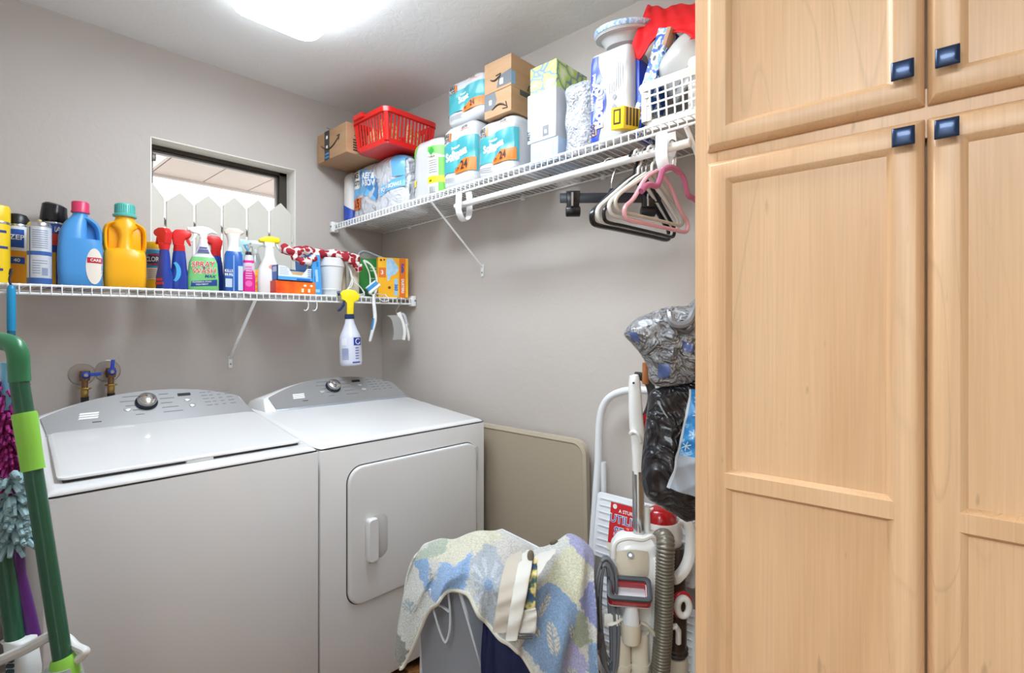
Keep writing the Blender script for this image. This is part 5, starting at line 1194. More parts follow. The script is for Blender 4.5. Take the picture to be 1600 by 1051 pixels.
m_yp = ramp_mat('yellow_packets', 45, [(.35,'F0D25A'),(.5,'FAF0C8'),(.58,'7FA04A'),(.64,'F6E08A')], .45, detail=3)
for i, (px_, py_, a, b_, hz) in enumerate(((-.305,-.515,.085,.12,.105),(-.225,-.43,.08,.11,.11),(-.195,-.525,.085,.11,.115),(-.315,-.40,.08,.09,.10),(-.14,-.50,.06,.09,.105))):
    q = thing('snack_packet', ('yellow and green packet in the red basket, at its front corner', 'yellow and green packet in the middle of the red basket', 'yellow and green packet deep in the red basket, by its long slatted side', 'yellow and green packet in the red basket, at its far short side', 'yellow and green packet at the back of the red basket')[i], 'packet', (px_, py_, rz_+.008), .4*i, group='packets in the red basket')
    f = MB(); f.loft([[(x, y, z_) for x, y in selip(w_, d_, 3)] for z_, w_, d_ in ((0,a*.8,b_*.25),(hz*.2,a,b_*.45),(hz*.7,a,b_*.45),(hz,a*.95,.004))]); f.build('packet_body', m_yp, q, smooth=60)
# brown paper parcel seen through the wires
t = thing('brown_parcel', 'brown paper parcel lying flat at the back of the upper shelf, above the hangers', 'parcel', (-.10, -1.62, deckB(-1.62)+.003))
MB().box(-.02,.085,-.02,.02,0,.05).build('parcel_body', mat('B4632C', .6), t, bevel=.006, seg=2)
# ------------------------------------------------------------------ things along the right-hand wall, the basket of laundry and the mops
TURN = math.radians(-47.38)          # these stand turned to face the camera
class Inflate:
    """soft thing blown up from its outline in the local x-z plane, thick in y"""
    def __init__(s, pts, depth, p=2.2, wr=.006, seed=1, freq=1.0):
        path = smoothpath([(x, 0, z) for x, z in pts], 6, True)
        s.c = (sum(q[0] for q in path)/len(path), sum(q[2] for q in path)/len(path))
        s.pol = sorted((math.atan2(q[2]-s.c[1], q[0]-s.c[0]), math.hypot(q[0]-s.c[0], q[2]-s.c[1])) for q in path)
        s.D, s.p, s.wr, s.fq = depth, p, wr, freq; R = random.Random(seed); s.ph = [R.uniform(0, 6.28) for _ in range(8)]
    def rout(s, a):
        P = s.pol; a = (a+PI) % (2*PI)-PI
        for i in range(len(P)):
            if P[i][0] >= a: break
        else: i = 0
        a0, r0 = P[i-1]; a1, r1 = P[i]; d = (a1-a0) % (2*PI); f = ((a-a0) % (2*PI))/d if d > 1e-6 else 0
        return r0+(r1-r0)*min(f, 1)
    def wrinkle(s, x, z):
        k = s.fq; q = s.ph
        a = math.sin(k*(46*x+30*z)+q[0]+1.6*math.sin(k*(20*z-14*x)+q[1])); b = math.sin(k*(70*z-55*x)+q[2]+1.4*math.sin(k*31*x+q[3])); c = math.sin(k*(120*x+95*z)+q[4]+2*math.sin(k*44*z+q[5]))
        return s.wr*((1-abs(a))*1.3+(1-abs(b))*.8+c*.35-.9)
    def front(s, x, z):
        dx, dz = x-s.c[0], z-s.c[1]; r = math.hypot(dx, dz); q = min(r/max(s.rout(math.atan2(dz, dx)), 1e-5), 1)
        return -s.D*max(1-q**s.p, 0)**.5 - s.wrinkle(x, z)*(1-q**4)
    def shell(s, name, m, parent, na=72, nr=16, back=.6):
        rings = []
        for j in range(1, 2*nr):
            f = math.sin(PI*j/(2*nr)); ring = []
            for i in range(na):
                a = 2*PI*i/na; r = s.rout(a)*f; x, z = s.c[0]+r*math.cos(a), s.c[1]+r*math.sin(a)
                y = s.front(x, z)
                if j > nr: y = -y*back
                ring.append((x, y if f < .9999 else 0, z))
            rings.append(ring)
        b = MB(); b.loft(rings); return b.build(name, m, parent, smooth=75)
    def area(s, name, m, parent, pts, off=.003, n=26):
        """printed or sewn-on area with the outline pts (four corners), laid on the front"""
        a, b_, c, d = [Vector((p[0], p[1])) for p in pts]
        def P(u, v):
            q = (a*(1-u)+b_*u)*(1-v)+(d*(1-u)+c*u)*v; return (q.x, s.front(q.x, q.y)-off, q.y)
        o = MB(); o.grid(P, n, n); return o.build(name, m, parent, smooth=75)

# ---- white step ladder against the wall
m_lad = mat('E8EBEF', .28, coat=.3)
t = thing('step_ladder', 'white tubular folding step ladder leaning behind the vacuum cleaner', 'ladder', (-.09, -1.69, 0), rot=(0, math.radians(1.2), 0))
fp = smoothpath([(0,.205,.80),(0,.200,.95),(0,.170,1.025),(0,.100,1.062),(0,0,1.070),(0,-.10,1.062),(0,-.170,1.025),(0,-.200,.95),(0,-.205,.80)], 7)
MB().tube([(-.05,.225,.012),(-.02,.212,.5)]+fp+[(-.02,-.212,.5),(-.05,-.225,.012)], .0135, 12).build('front_frame', m_lad, t)
for s_ in (1, -1):
    MB().tube([(.035,s_*.195,.012),(.022,s_*.190,.45),(.008,s_*.188,.80)], .011, 10).build('rear_leg', m_lad, t)
    MB().lathe([(.016,0),(.017,.03),(.0145,.032)], 12, c=(-.05,s_*.225,0)).build('rubber_foot', mat('3A3B3E', .7), t)
    MB().box(-.004,.012,s_*.200-.006,s_*.200+.006,.66,.80).build('hinge_plate', mat('B9BEC4', .35, metal=.5), t, bevel=.002)
def ladder_step(z, lab):
    M = at(-.045, 0, z) @ Ry(math.radians(8)) @ FX
    st = MB().prism(rrect(-.185, -.10, .185, .115, .014), -.004, .004, M).build('step', m_lad, t, bevel=.002)
    rib = MB().box(-.17,.17,-.0016,.0016,.004,.0068).mesh('tread_rib', mat('DADDE1', .35), smooth=0)
    for i in range(9):
        r_ = link('tread_rib', rib, st); r_.matrix_local = M @ at(0, -.085+.0225*i, 0)
    if lab:
        MB().prism(rect(-.125,-.055,.055,.092), .0068, .0076, M).build('warning_label', mat('C9262C', .4), st, smooth=0)
        MB().prism(rect(-.125,-.066,.055,-.042), .0076, .0080, M).build('label_strip', mat('E9DCC8', .4), st, smooth=0)
        text('UTILITY', .026, M @ at(-.060,.040,.0080), mat('F4F4F4', .4), st, .05); text('UTILITY', .026, M @ at(-.060,.040,.0088), mat('2C4FA4', .4), st, .0)
        text('STEP', .030, M @ at(-.060,-.002,.0080), mat('F4F4F4', .4), st, .05); text('STEP', .030, M @ at(-.060,-.002,.0088), mat('2C4FA4', .4), st, .0)
        text('A STURDY', .011, M @ at(-.055,.068,.0080), mat('F4F4F4', .4), st, .02)
        text('STOOL 225 LB', .010, M @ at(-.050,-.054,.0084), mat('8A2A22', .4), st, .02)
        MB().lathe([(.008,0),(.008,.0006)], 16, M=M @ at(-.108,.080,.0078)).build('label_mark', WHITE, st)
ladder_step(.590, True); ladder_step(.30, False)

# ---- upright vacuum cleaner
m_vw = mat('EEEDEA', .28, coat=.3); m_vc = mat('DDD6C4', .35); m_vr = mat('B4121C', .22, coat=.4); m_vk = mat('3A3B3D', .4); m_smk = mat('4A3E34', .2, trans=.2)
v = thing('vacuum_cleaner', 'white and red upright vacuum cleaner with a ribbed grey hose', 'vacuum cleaner', (-.3331, -1.7950, 0), TURN)
# handle
b = MB()
SEC = [((-0.0109,1.1474),.004,.010),((-0.0163,1.1429),.013,.014),((-0.0154,1.1193),.0165,.016),((-0.0127,1.0466),.0190,.017),((-0.0091,0.9958),.0205,.018),((-0.0054,0.9558),.0185,.018),((-0.0054,0.9104),.0160,.017),((-0.0054,0.8669),.0150,.016)]
b.loft([[(c[0]+x, y, c[1]) for x, y in selip(2*rx, 2*ry, 2.6, 20)] for c, rx, ry in SEC]); b.build('handle', m_vw, v, smooth=60)
MB().tube(smoothpath([(-0.0118,0.0040,1.1425),(0.0111,0.0080,1.1385),(0.0304,0.0120,1.1181),(0.0377,0.0120,1.0814),(0.0280,0.0100,1.0415),(0.0142,0.0060,1.0184),(0.0046,0.0040,1.0096)], 5), .0125, 10).build('grip', m_vk, v)
MB().tube([(0.0104,-0.0020,1.0324),(0.0171,-0.0040,1.0201),(0.0176,-0.0020,0.9998),(0.0091,0.0000,0.9885)], .0075, 8).build('trigger', mat('C01822', .3), v)
MB().ball((-0.0218,-0.0155,1.1244), .0035).build('handle_hole', m_vk, v)
MB().tube(smoothpath([(-0.0300,-0.0120,0.9818),(-0.0233,-0.0220,0.9891),(-0.0117,-0.0260,0.9810),(-0.0036,-0.0220,0.9605)], 5), .0055, 8).build('cord_hook', m_vw, v)
MB().tube([(-0.0054,0.0000,0.8741),(-0.0036,0.0000,0.6871)], .0165, 22).build('chrome_tube', STEEL, v)
MB().tube([(0.0194,0.0120,0.7702),(0.0213,0.0120,0.6824)], .012, 16).build('rear_tube', m_vw, v)
# motor housing: stacked sections
def body(name, m, rows, n=3.0, yoff=0.0, k=28):
    o = MB(); o.loft([[(c[0]+x, y+(c[1] if len(c) == 3 else yoff), c[-1]) for x, y in selip(2*rx, 2*ry, n, k)] for c, rx, ry in rows]); return o.build(name, m, v, smooth=55)
body('body_column', m_vw, [((0.0000,0.6980),.050,.030),((-0.0036,0.6907),.060,.042),((-0.0109,0.6689),.068,.052),((-0.0182,0.6435),.066,.056),((-0.0218,0.5654),.060,.056),((-0.0218,0.4655),.054,.050),((-0.0182,0.3003),.052,.050),((-.015,.06),.055,.06)])
MB().grid(lambda u, q: ((-0.0813,-0.0620,0.5984)[0]+.088*u, -.0615-.010*math.sin(PI*u)-.004*math.sin(PI*q), (-0.0813,-0.0620,0.6071)[2]-.016*math.sin(PI*u)+.088*q*(.72+.28*math.sin(PI*u))), 16, 10).build('front_shell', m_vc, v, thick=.004, smooth=60)
MB().tube([(-0.0422,-0.0660,0.6628),(-0.0449,-0.0780,0.6679)], .009, 18).build('screw_recess', mat('6E7072', .3, metal=.6), v)
MB().tube([(-0.0431,-0.0700,0.6645),(-0.0453,-0.0795,0.6686)], .0045, 14).build('screw', STEEL, v)
MB().tube(smoothpath([(-0.0865,-0.0620,0.6541),(-0.0821,-0.0660,0.6957),(-0.0522,-0.0720,0.7120),(-0.0125,-0.0720,0.7085),(0.0166,-0.0600,0.7107),(0.0365,-0.0450,0.6837)], 6), .0075, 8).build('shell_edge', m_vw, v)
b = MB(); b.loft([[(x, y, z) for x, y in rrect(a0, -.070, a1, -.030, .008, 4)] for a0, a1, z in (((0.0218,2.2088)[0], (0.0545,2.2088)[0], (-1.8160,0.6508)[1]), ((0.0236,2.2088)[0], (0.0508,2.2088)[0], (-1.8160,0.5200)[1]), ((0.0182,2.2088)[0], (0.0472,2.2088)[0], (-1.8160,0.3003)[1]), ((0.0145,2.2088)[0], (0.0436,2.2088)[0], .10))]); b.build('side_panel', m_vw, v, bevel=.003)
MB().prism(rrect((0.0254,2.2088)[0], (-1.8160,0.6108)[1], (0.0454,2.2088)[0], (-1.8160,0.6435)[1], .006), -.0712, -.0700, Matrix(((1,0,0,0),(0,0,1,0),(0,1,0,0),(0,0,0,1)))).build('panel_inset', mat('DCDCDA', .35), v)
# dust cup behind with red dome
body('dust_cup_ring', m_vw, [((0.0871,0.0750,0.6385),.054,.050),((0.0871,0.0750,0.6575),.058,.054),((0.0833,0.0750,0.6957),.058,.054),((0.0814,0.0750,0.7071),.052,.05)], 2, .075)
b = MB(); c0 = (0.0814,0.0750,0.7071); b.lathe([(.047,-.004),(.046,.012),(.038,.030),(.022,.040),(0,.043)], 28, c=c0); b.build('red_dome', m_vr, v)
MB().tube(smoothpath([(0.0111,0.0300,0.6808),(0.0179,0.0500,0.7237),(0.0514,0.0700,0.7375),(0.0962,0.0800,0.7340),(0.1237,0.0700,0.7204)], 6), .008, 8).build('dome_frame', m_vw, v)
b = MB(); b.ball((-0.0245,0.0200,0.6976), .018, .012, .010); b.build('red_cap', m_vr, v)
body('dust_canister', m_smk, [((0.1205,0.0600,0.3195),.030,.034),((0.1205,0.0600,0.4424),.032,.036),((0.1130,0.0600,0.5463),.036,.040),((0.1016,0.0600,0.6408),.042,.044)], 2, .06)
MB().lathe([(.0335,-.004),(.0355,0),(.0335,.004)], 24, c=(0.1205,0.0600,0.3384)).build('canister_seal', m_vk, v)
MB().lathe([(.0335,-.004),(.0355,0),(.0335,.004)], 24, c=(0.1205,0.0600,0.3252)).build('canister_seal', m_vk, v)
body('canister_base', m_vc, [((0.1205,0.0600,0.1495),.034,.036),((0.1205,0.0600,0.3007),.034,.036),((0.1205,0.0600,0.3139),.031,.033)], 2, .06)
MB().tube(smoothpath([(0.1222,0.0300,0.7234),(0.1411,0.0200,0.7160),(0.1494,0.0120,0.6824),(0.1451,0.0100,0.6320),(0.1298,0.0080,0.5926),(0.1066,0.0040,0.5690),(0.0944,0.0000,0.5672)], 6), .0125, 10, radii=None, flat=1.3).build('carry_handle', m_vw, v)
# hose
def hose(path, r, pitch, name, m):
    P = [Vector(p) for p in path]; L = [0]
    for a, b_ in zip(P, P[1:]): L.append(L[-1]+(b_-a).length)
    n = int(L[-1]/pitch*4); pts = []; rad = []
    for i in range(n+1):
        q = L[-1]*i/n; j = max(k for k in range(len(L)) if L[k] <= q+1e-9); j = min(j, len(P)-2); f = (q-L[j])/(L[j+1]-L[j])
        pts.append(P[j]*(1-f)+P[j+1]*f); rad.append(r*(1.0, .95, .84, .95)[i % 4])
    return MB().tube(pts, r, 16, radii=rad).build(name, m, v, smooth=80)
hose(smoothpath([(0.0601,0.0200,0.6461),(0.0538,-0.0150,0.6840),(0.0559,-0.0450,0.7013),(0.0532,-0.0660,0.6888),(0.0491,-0.0740,0.6438),(0.0468,-0.0760,0.5585),(0.0434,-0.0760,0.4552),(0.0370,-0.0740,0.3488),(0.0313,-0.0700,0.2268),(0.0228,-0.0500,0.1067)], 8), .0255, .0085, 'hose', mat('7A7468', .32, metal=.35))
# lower cylinders, brackets and tools
for wx in ((-0.0632,-0.0500,0.3699)[0], (-0.0123,-0.0500,0.3699)[0]):
    body('wand_tube', m_vc, [((wx, -.05, .12),.0255,.0255),((wx, -.05, (-1.7669,-0.0500,0.3646)[2]),.0255,.0255),((wx, -.05, (-1.7669,-0.0500,0.4488)[2]),.0245,.0245)], 2)
    MB().lathe([(.0285,-.006),(.0285,.006)], 22, c=(wx, -.05, (-1.7669,-0.0500,0.3594)[2])).build('tube_collar', m_vc, v)
MB().tube(smoothpath([(-0.1088,-0.0600,0.5016),(-0.1046,-0.0750,0.4856),(-0.0849,-0.0800,0.4901),(-0.0701,-0.0750,0.4960),(-0.0454,-0.0800,0.4884),(-0.0196,-0.0800,0.4884),(0.0015,-0.0780,0.4770),(0.0232,-0.0740,0.4506)], 5), .009, 6, flat=.5).build('tool_bracket', m_vc, v)
b = MB(); b.prism(rrect(-.022,-.016,.022,.016,.005), -.004, .004, at(*(-0.0948,-0.0780,0.4942)) @ FY); b.build('cord_clip', m_vw, v, bevel=.002)
b = MB(); b.prism(rrect(-.016,-.020,.014,.026,.005), -.004, .004, at(*(-0.1050,-0.0580,0.4866)) @ FY); b.build('cord_clip', m_vw, v, bevel=.002)
b = MB(); b.lathe([(.014,0),(.024,.008),(.0255,.018),(.0265,.060),(.0245,.060),(.0235,.018),(0,.012)], 24, c=(-0.0460,-0.0900,0.4360)); b.build('tool_cup', m_vc, v)
body('crevice_tool', mat('A5141E', .3), [((-0.0460,-0.0900,0.4445),.017,.017),((-0.0460,-0.0900,0.4496),.021,.021),((-0.0460,-0.0900,0.4838),.0215,.0215)], 2.2, -.090)
body('nozzle_neck', mat('E4E7EA', .3), [((-0.0460,-0.0900,0.4838),.0225,.0225),((-0.0460,-0.0900,0.5110),.0215,.0215),((-0.0443,-0.0900,0.5349),.017,.017),((-0.0426,-0.0900,0.5622),.017,.017)], 2.2, -.090)
TM_ = at(*(-0.0529,-0.0980,0.5849)) @ Rz(-.16) @ Rx(math.radians(33))
b = MB(); o1 = rrect(-.056,-.032,.056,.032,.012,4); i1 = rrect(-.043,-.020,.043,.020,.006,4)
def tool_ring(bb2, o, i, z0, z1):
    bb2.loft([[(x,y,z0) for x,y in o], [(x,y,z1) for x,y in o], [(x,y,z1) for x,y in i], [(x,y,z0) for x,y in i]], caps=(False,False), loop=True, M=TM_)
tool_ring(b, o1, i1, -.026, .0); b.build('brush_tool', m_vr, v, bevel=.0015)
MB().prism(o1, -.030, -.024, TM_).build('brush_floor', mat('D9DCE2', .3), v, bevel=.002)
b = MB(); o2 = rrect(-.058,-.034,.058,.034,.013,4); i2 = rrect(-.045,-.022,.045,.022,.006,4); tool_ring(b, o2, i2, .0, .010); b.build('rubber_rim', mat('3C4044', .5), v, bevel=.002)
b = MB(); b.tube([( (0.1162,0.4982)[0]+.0165*math.cos(a), -.020, (0.1162,0.4982)[1]+.0245*math.sin(a)) for a in [2*PI*i/24 for i in range(24)]], .0095, 10, closed=True); b.build('ring_clip', m_vw, v)
b = MB(); b.tube([( (0.1162,0.4982)[0]+.0235*math.cos(a), -.008, (0.1162,0.4982)[1]+.0325*math.sin(a)) for a in [2*PI*i/24 for i in range(24)]], .0075, 10, closed=True); b.build('red_ring', m_vr, v)
b = MB(); b.tube([(0.0664,-0.0450,0.4548),(0.0860,-0.0500,0.4611),(0.0962,-0.0400,0.4431),(0.0994,-0.0300,0.4036)], .008, 8); b.build('hose_clip', m_vw, v)
# power cord wound on two hooks
m_cord = mat('70747A', .45)
for i in range(9):
    rr = random.Random(40+i); w_ = .010+.0024*i; x0 = (-0.1108,2.2088)[0]+rr.uniform(-.004,.004); yy = -.060-.009*(i % 3)-rr.uniform(0,.004)
    zt, zb = (-1.8160,0.6508)[1]+rr.uniform(-.014,.011), (-1.8160,0.3602)[1]+rr.uniform(-.025,.018)
    MB().tube(smoothpath([(x0-w_*.3,yy,zt),(x0+w_*.8,yy,zt-.02),(x0+w_,yy,zt-.10),(x0+w_*.95+.006,yy,zb+.10),(x0+w_*.4+.012,yy,zb+.005),(x0-w_*.5+.006,yy,zb+.03),(x0-w_,yy,zb+.13),(x0-w_*1.1,yy,zt-.09)], 7, True), .0042, 7).build('power_cord', m_cord, v)
b = MB(); b.box(-.016,.016,-.010,.010,-.016,.016, at(*(-0.1373,-0.0850,0.4553))); b.box(-.012,.012,-.008,.008,-.034,-.016, at(*(-0.1373,-0.0850,0.4553))); b.build('plug', mat('54585E', .45), v, bevel=.003)
for dx in (-.005, .005): MB().box(dx-.001, dx+.001, -.003, .003, -.050, -.034, at(*(-0.1373,-0.0850,0.4553))).build('plug_prong', STEEL, v)
MB().tube(smoothpath([(-0.0552,-0.0700,0.5382),(-0.0770,-0.0750,0.5270),(-0.0916,-0.0700,0.5001),(-0.0896,-0.0600,0.4459)], 5), .004, 7).build('power_cord', m_cord, v)
# floor head
b = MB(); b.loft([[(x, y, z) for x, y in rrect(-.165+e, -.20+e, .165-e, .10-e, .04, 5)] for z, e in ((.02,.006),(.03,0),(.07,.004),(.105,.03),(.115,.06))]); b.build('floor_head', m_vw, v, smooth=50)
MB().box(-.15,.15,-.19,-.05,.006,.022).build('brush_roll_guard', m_vk, v, bevel=.003)
for s_ in (-1, 1): MB().tube([(s_*.13,.10,.034),(s_*.165,.10,.034)], .034, 20).build('wheel', m_vk, v, bevel=.003)

# ---- bags hanging on the cabinet's side
hk = thing('bag_hook', 'white hook screwed to the cabinet side above the bags', 'hook', (-.425, -2.064, 1.325), math.radians(2.57))
MB().box(-.012,.012,-.004,-.0005,-.03,.03).build('hook_plate', WHITE, hk, bevel=.002)
MB().tube(smoothpath([(0,.0,.012),(0,.022,.0),(0,.034,.004),(0,.036,.020)], 5), .004, 8).build('hook_arm', WHITE, hk)
m_gb = mat('9B9B9F', .3, coat=.5, bump=(12,1.0,.016,'crease')); m_gd = mat('77777C', .25, coat=.6, bump=(40,.5,.004))
g = thing('grey_plastic_bag', 'crumpled grey plastic bag bulging out beside the cabinet, above the black bag', 'bag', (-.4498, -1.9635, 0), TURN)
gi = Inflate([(-0.1335,1.2637),(-0.1131,1.2920),(-0.0848,1.3093),(-0.0236,1.3297),(0.0220,1.3328),(0.0408,1.3485),(0.0628,1.3564),(0.0754,1.3281),(0.0754,1.2025),(0.0597,1.1553),(0.0157,1.1381),(-0.0471,1.1334),(-0.0722,1.1522),(-0.0738,1.1789),(-0.0942,1.2150),(-0.1162,1.2417)], .062, 2.0, .010, 11, 1.0)
gi.shell('bag_body', m_gb, g, 96, 22)
m_bl = mat('56679C', .25, coat=.5)
for pts in ([(-0.1288,1.2684),(-0.1099,1.2653),(-0.1021,1.2417),(-0.1194,1.2496)], [(-0.0126,1.2496),(0.0157,1.2370),(0.0220,1.2150),(-0.0063,1.2260)], [(-0.0597,1.1930),(-0.0377,1.1930),(-0.0377,1.1585),(-0.0597,1.1585)], [(0.0346,1.2260),(0.0628,1.2103),(0.0628,1.1946),(0.0377,1.2056)]): gi.area('print', m_bl, g, pts, .0022, 10)
b = MB(); b.tube(smoothpath([(-0.0371,-0.0500,1.3107),(-0.0360,-0.0660,1.2909),(-0.0206,-0.0740,1.2833),(0.0007,-0.0720,1.2908),(0.0168,-0.0600,1.3134),(0.0390,-0.0400,1.3415),(0.0597,0.0000,1.3674)], 6), .009, 8, radii=None); b.build('bag_loop', m_gd, g)
b = MB(); b.tube(smoothpath([(-0.0386,-0.0450,1.3170),(-0.0383,-0.0640,1.2954),(-0.0247,-0.0680,1.2774),(-0.0032,-0.0660,1.2685),(0.0138,-0.0600,1.2775)], 6), .006, 8); b.build('knot', mat('4C4C52', .3, coat=.5), g)
m_bk = mat('1E1F25', .3, coat=.4, bump=(6,1.0,.014,'crease'))
g = thing('black_shopping_bag', 'black shopping bag with a blue snowflake panel, hanging beside the cabinet', 'bag', (-.4498, -1.9635, 0), TURN)
bi = Inflate([(-0.0660,1.1239),(-0.0157,1.1365),(0.0503,1.1428),(0.0785,1.1334),(0.0832,0.9826),(0.0754,0.8412),(0.0251,0.8035),(-0.0031,0.8161),(-0.0377,0.8365),(-0.0754,0.8601),(-0.0895,0.8962),(-0.0895,0.9480),(-0.0832,1.0140),(-0.0754,1.0768)], .050, 3.0, .007, 23, .8)
bi.shell('bag_body', m_bk, g, 96, 22)
m_snow = ramp_mat('snowflake_blue', 48, [(.40,'2C86D0'),(.53,'3F9AE0'),(.60,'A9D3F2'),(.64,'4AA2E4')], .35, detail=3)
bi.area('snowflake_panel', m_snow, g, [(0.0188,1.1302),(0.0754,1.1302),(0.0754,0.9637),(-0.0220,0.9794)], .0030)
bi.area('pale_panel', mat('A9B3C2', .35, bump=(30,.3,.003)), g, [(-0.0220,0.9794),(0.0754,0.9637),(0.0738,0.8601),(-0.0393,0.9009)], .0030)
def flake(px, pz, r):
    b = MB()
    for k in range(3):
        a = PI*k/3+.3; b.tube([(px-r*math.cos(a), bi.front(px-r*math.cos(a), pz-r*math.sin(a))-.0038, pz-r*math.sin(a)), (px, bi.front(px, pz)-.0042, pz), (px+r*math.cos(a), bi.front(px+r*math.cos(a), pz+r*math.sin(a))-.0038, pz+r*math.sin(a))], .0012, 5)
    return b
for q in ((0.0346,1.1051), (0.0283,1.0737), (0.0471,1.0533), (0.0188,1.0266), (0.0408,1.0077), (0.0031,0.9983), (0.0503,1.0862)):
    flake(q[0], q[1], .011).build('snowflake', mat('D6EAF8', .4), g)
bi.area('panel_edge', mat('C9D2DC', .4), g, [(0.0173,1.1302),(0.0220,1.1302),(-0.0361,0.8978),(-0.0424,0.9009)], .0042)
b = MB(); b.tube(smoothpath([(-0.0188,-0.0100,1.1344),(0.0000,0.0200,1.1775),(0.0387,0.0450,1.2245),(0.0634,0.0550,1.2651),(0.0743,0.0400,1.1761),(0.0628,0.0000,1.1365)], 6), .006, 8, flat=.6); b.build('carry_strap', m_bk, g)
t = thing('straw_brush', 'brown-orange brush end peeping out behind the grey plastic bag', 'brush', (-.4498, -1.9635, 0), TURN)
MB().tube([(-0.0673,0.0500,1.1900),(-0.0673,0.0500,1.1346)], .009, 10).build('brush_end', mat('A8683A', .6), t, bevel=.003)
# ---- laundry hamper, towel, shirt
hm = thing('laundry_hamper', 'grey mesh laundry hamper with white piping and a V-shaped handle', 'hamper', (-.6726, -1.5442, 0), TURN)
m_mesh = mat('9BA1AB', .45, bump=(900,.4,.0008)); m_pipe = mat('DADFE6', .4)
top = [(-.205,.10,.64),(-.100,-.035,.64),(.13,.11,.64),(.02,.25,.64)]; bot = [(-.212,.10,.004),(.095,-.060,.004),(.20,.10,.004),(.0,.27,.004)]
def lerp3(a, b_, f): return tuple(p+(q-p)*f for p, q in zip(a, b_))
b = MB(); N = 10
ring = lambda f: [lerp3(lerp3(bot[i], top[i], f), lerp3(bot[(i+1)%4], top[(i+1)%4], f), k/N) for i in range(4) for k in range(N)]
b.loft([[(x+.006*math.sin(9*z+30*x), y-.010*math.sin(PI*f)*math.sin(7*x+2), z) for x, y, z in ring(f)] for f in [j/12 for j in range(13)]], caps=(True, False))
b.build('mesh_wall', m_mesh, hm, thick=.002, smooth=70)
for i in range(4): MB().tube([lerp3(bot[i], top[i], j/8) for j in range(9)], .0055, 8).build('piping', m_pipe, hm)
MB().tube([q for q in ring(1)], .005, 8, closed=True).build('top_rim', m_pipe, hm)
MB().tube([q for q in ring(.0)], .005, 8, closed=True).build('bottom_rim', m_pipe, hm)
MB().tube(smoothpath([(-0.1665,-0.0120,0.5837),(-0.1587,-0.0180,0.5442),(-0.1443,-0.0240,0.4967),(-0.1287,-0.0270,0.4580),(-0.1203,-0.0270,0.4563),(-0.1118,-0.0280,0.4906),(-0.1120,-0.0260,0.5400),(-0.1173,-0.0240,0.5812)], 5), .0058, 8, flat=.6).build('handle', m_pipe, hm)
MB().tube([(-0.1587,-0.0180,0.5493),(-0.1339,-0.0260,0.5468),(-0.1136,-0.0270,0.5321)], .006, 6, flat=.5).build('handle_tape', m_pipe, hm)
nb = thing('laundry_bag', 'navy blue cloth laundry bag in front of the grey hamper, under the towel', 'bag', (-.6726, -1.5442, 0), TURN)
b = MB()
def navy(u, f): # u round, f up
    a = 2*PI*u; e = 1-.25*f**2
    x = .118+.122*e*math.copysign(abs(math.cos(a))**.7, math.cos(a)); y = -.055+.075*e*math.copysign(abs(math.sin(a))**.7, math.sin(a))
    w_ = .006*math.sin(14*a+3*f)+.004*math.sin(23*a-9*f)
    return (x-.045*f+w_, y+w_*.8, .004+.52*f)
b.loft([[navy(i/60, j/14) for i in range(60)] for j in range(15)]); b.build('bag_body', mat('081845', .6, bump=(60,.3,.002)), nb, smooth=70)
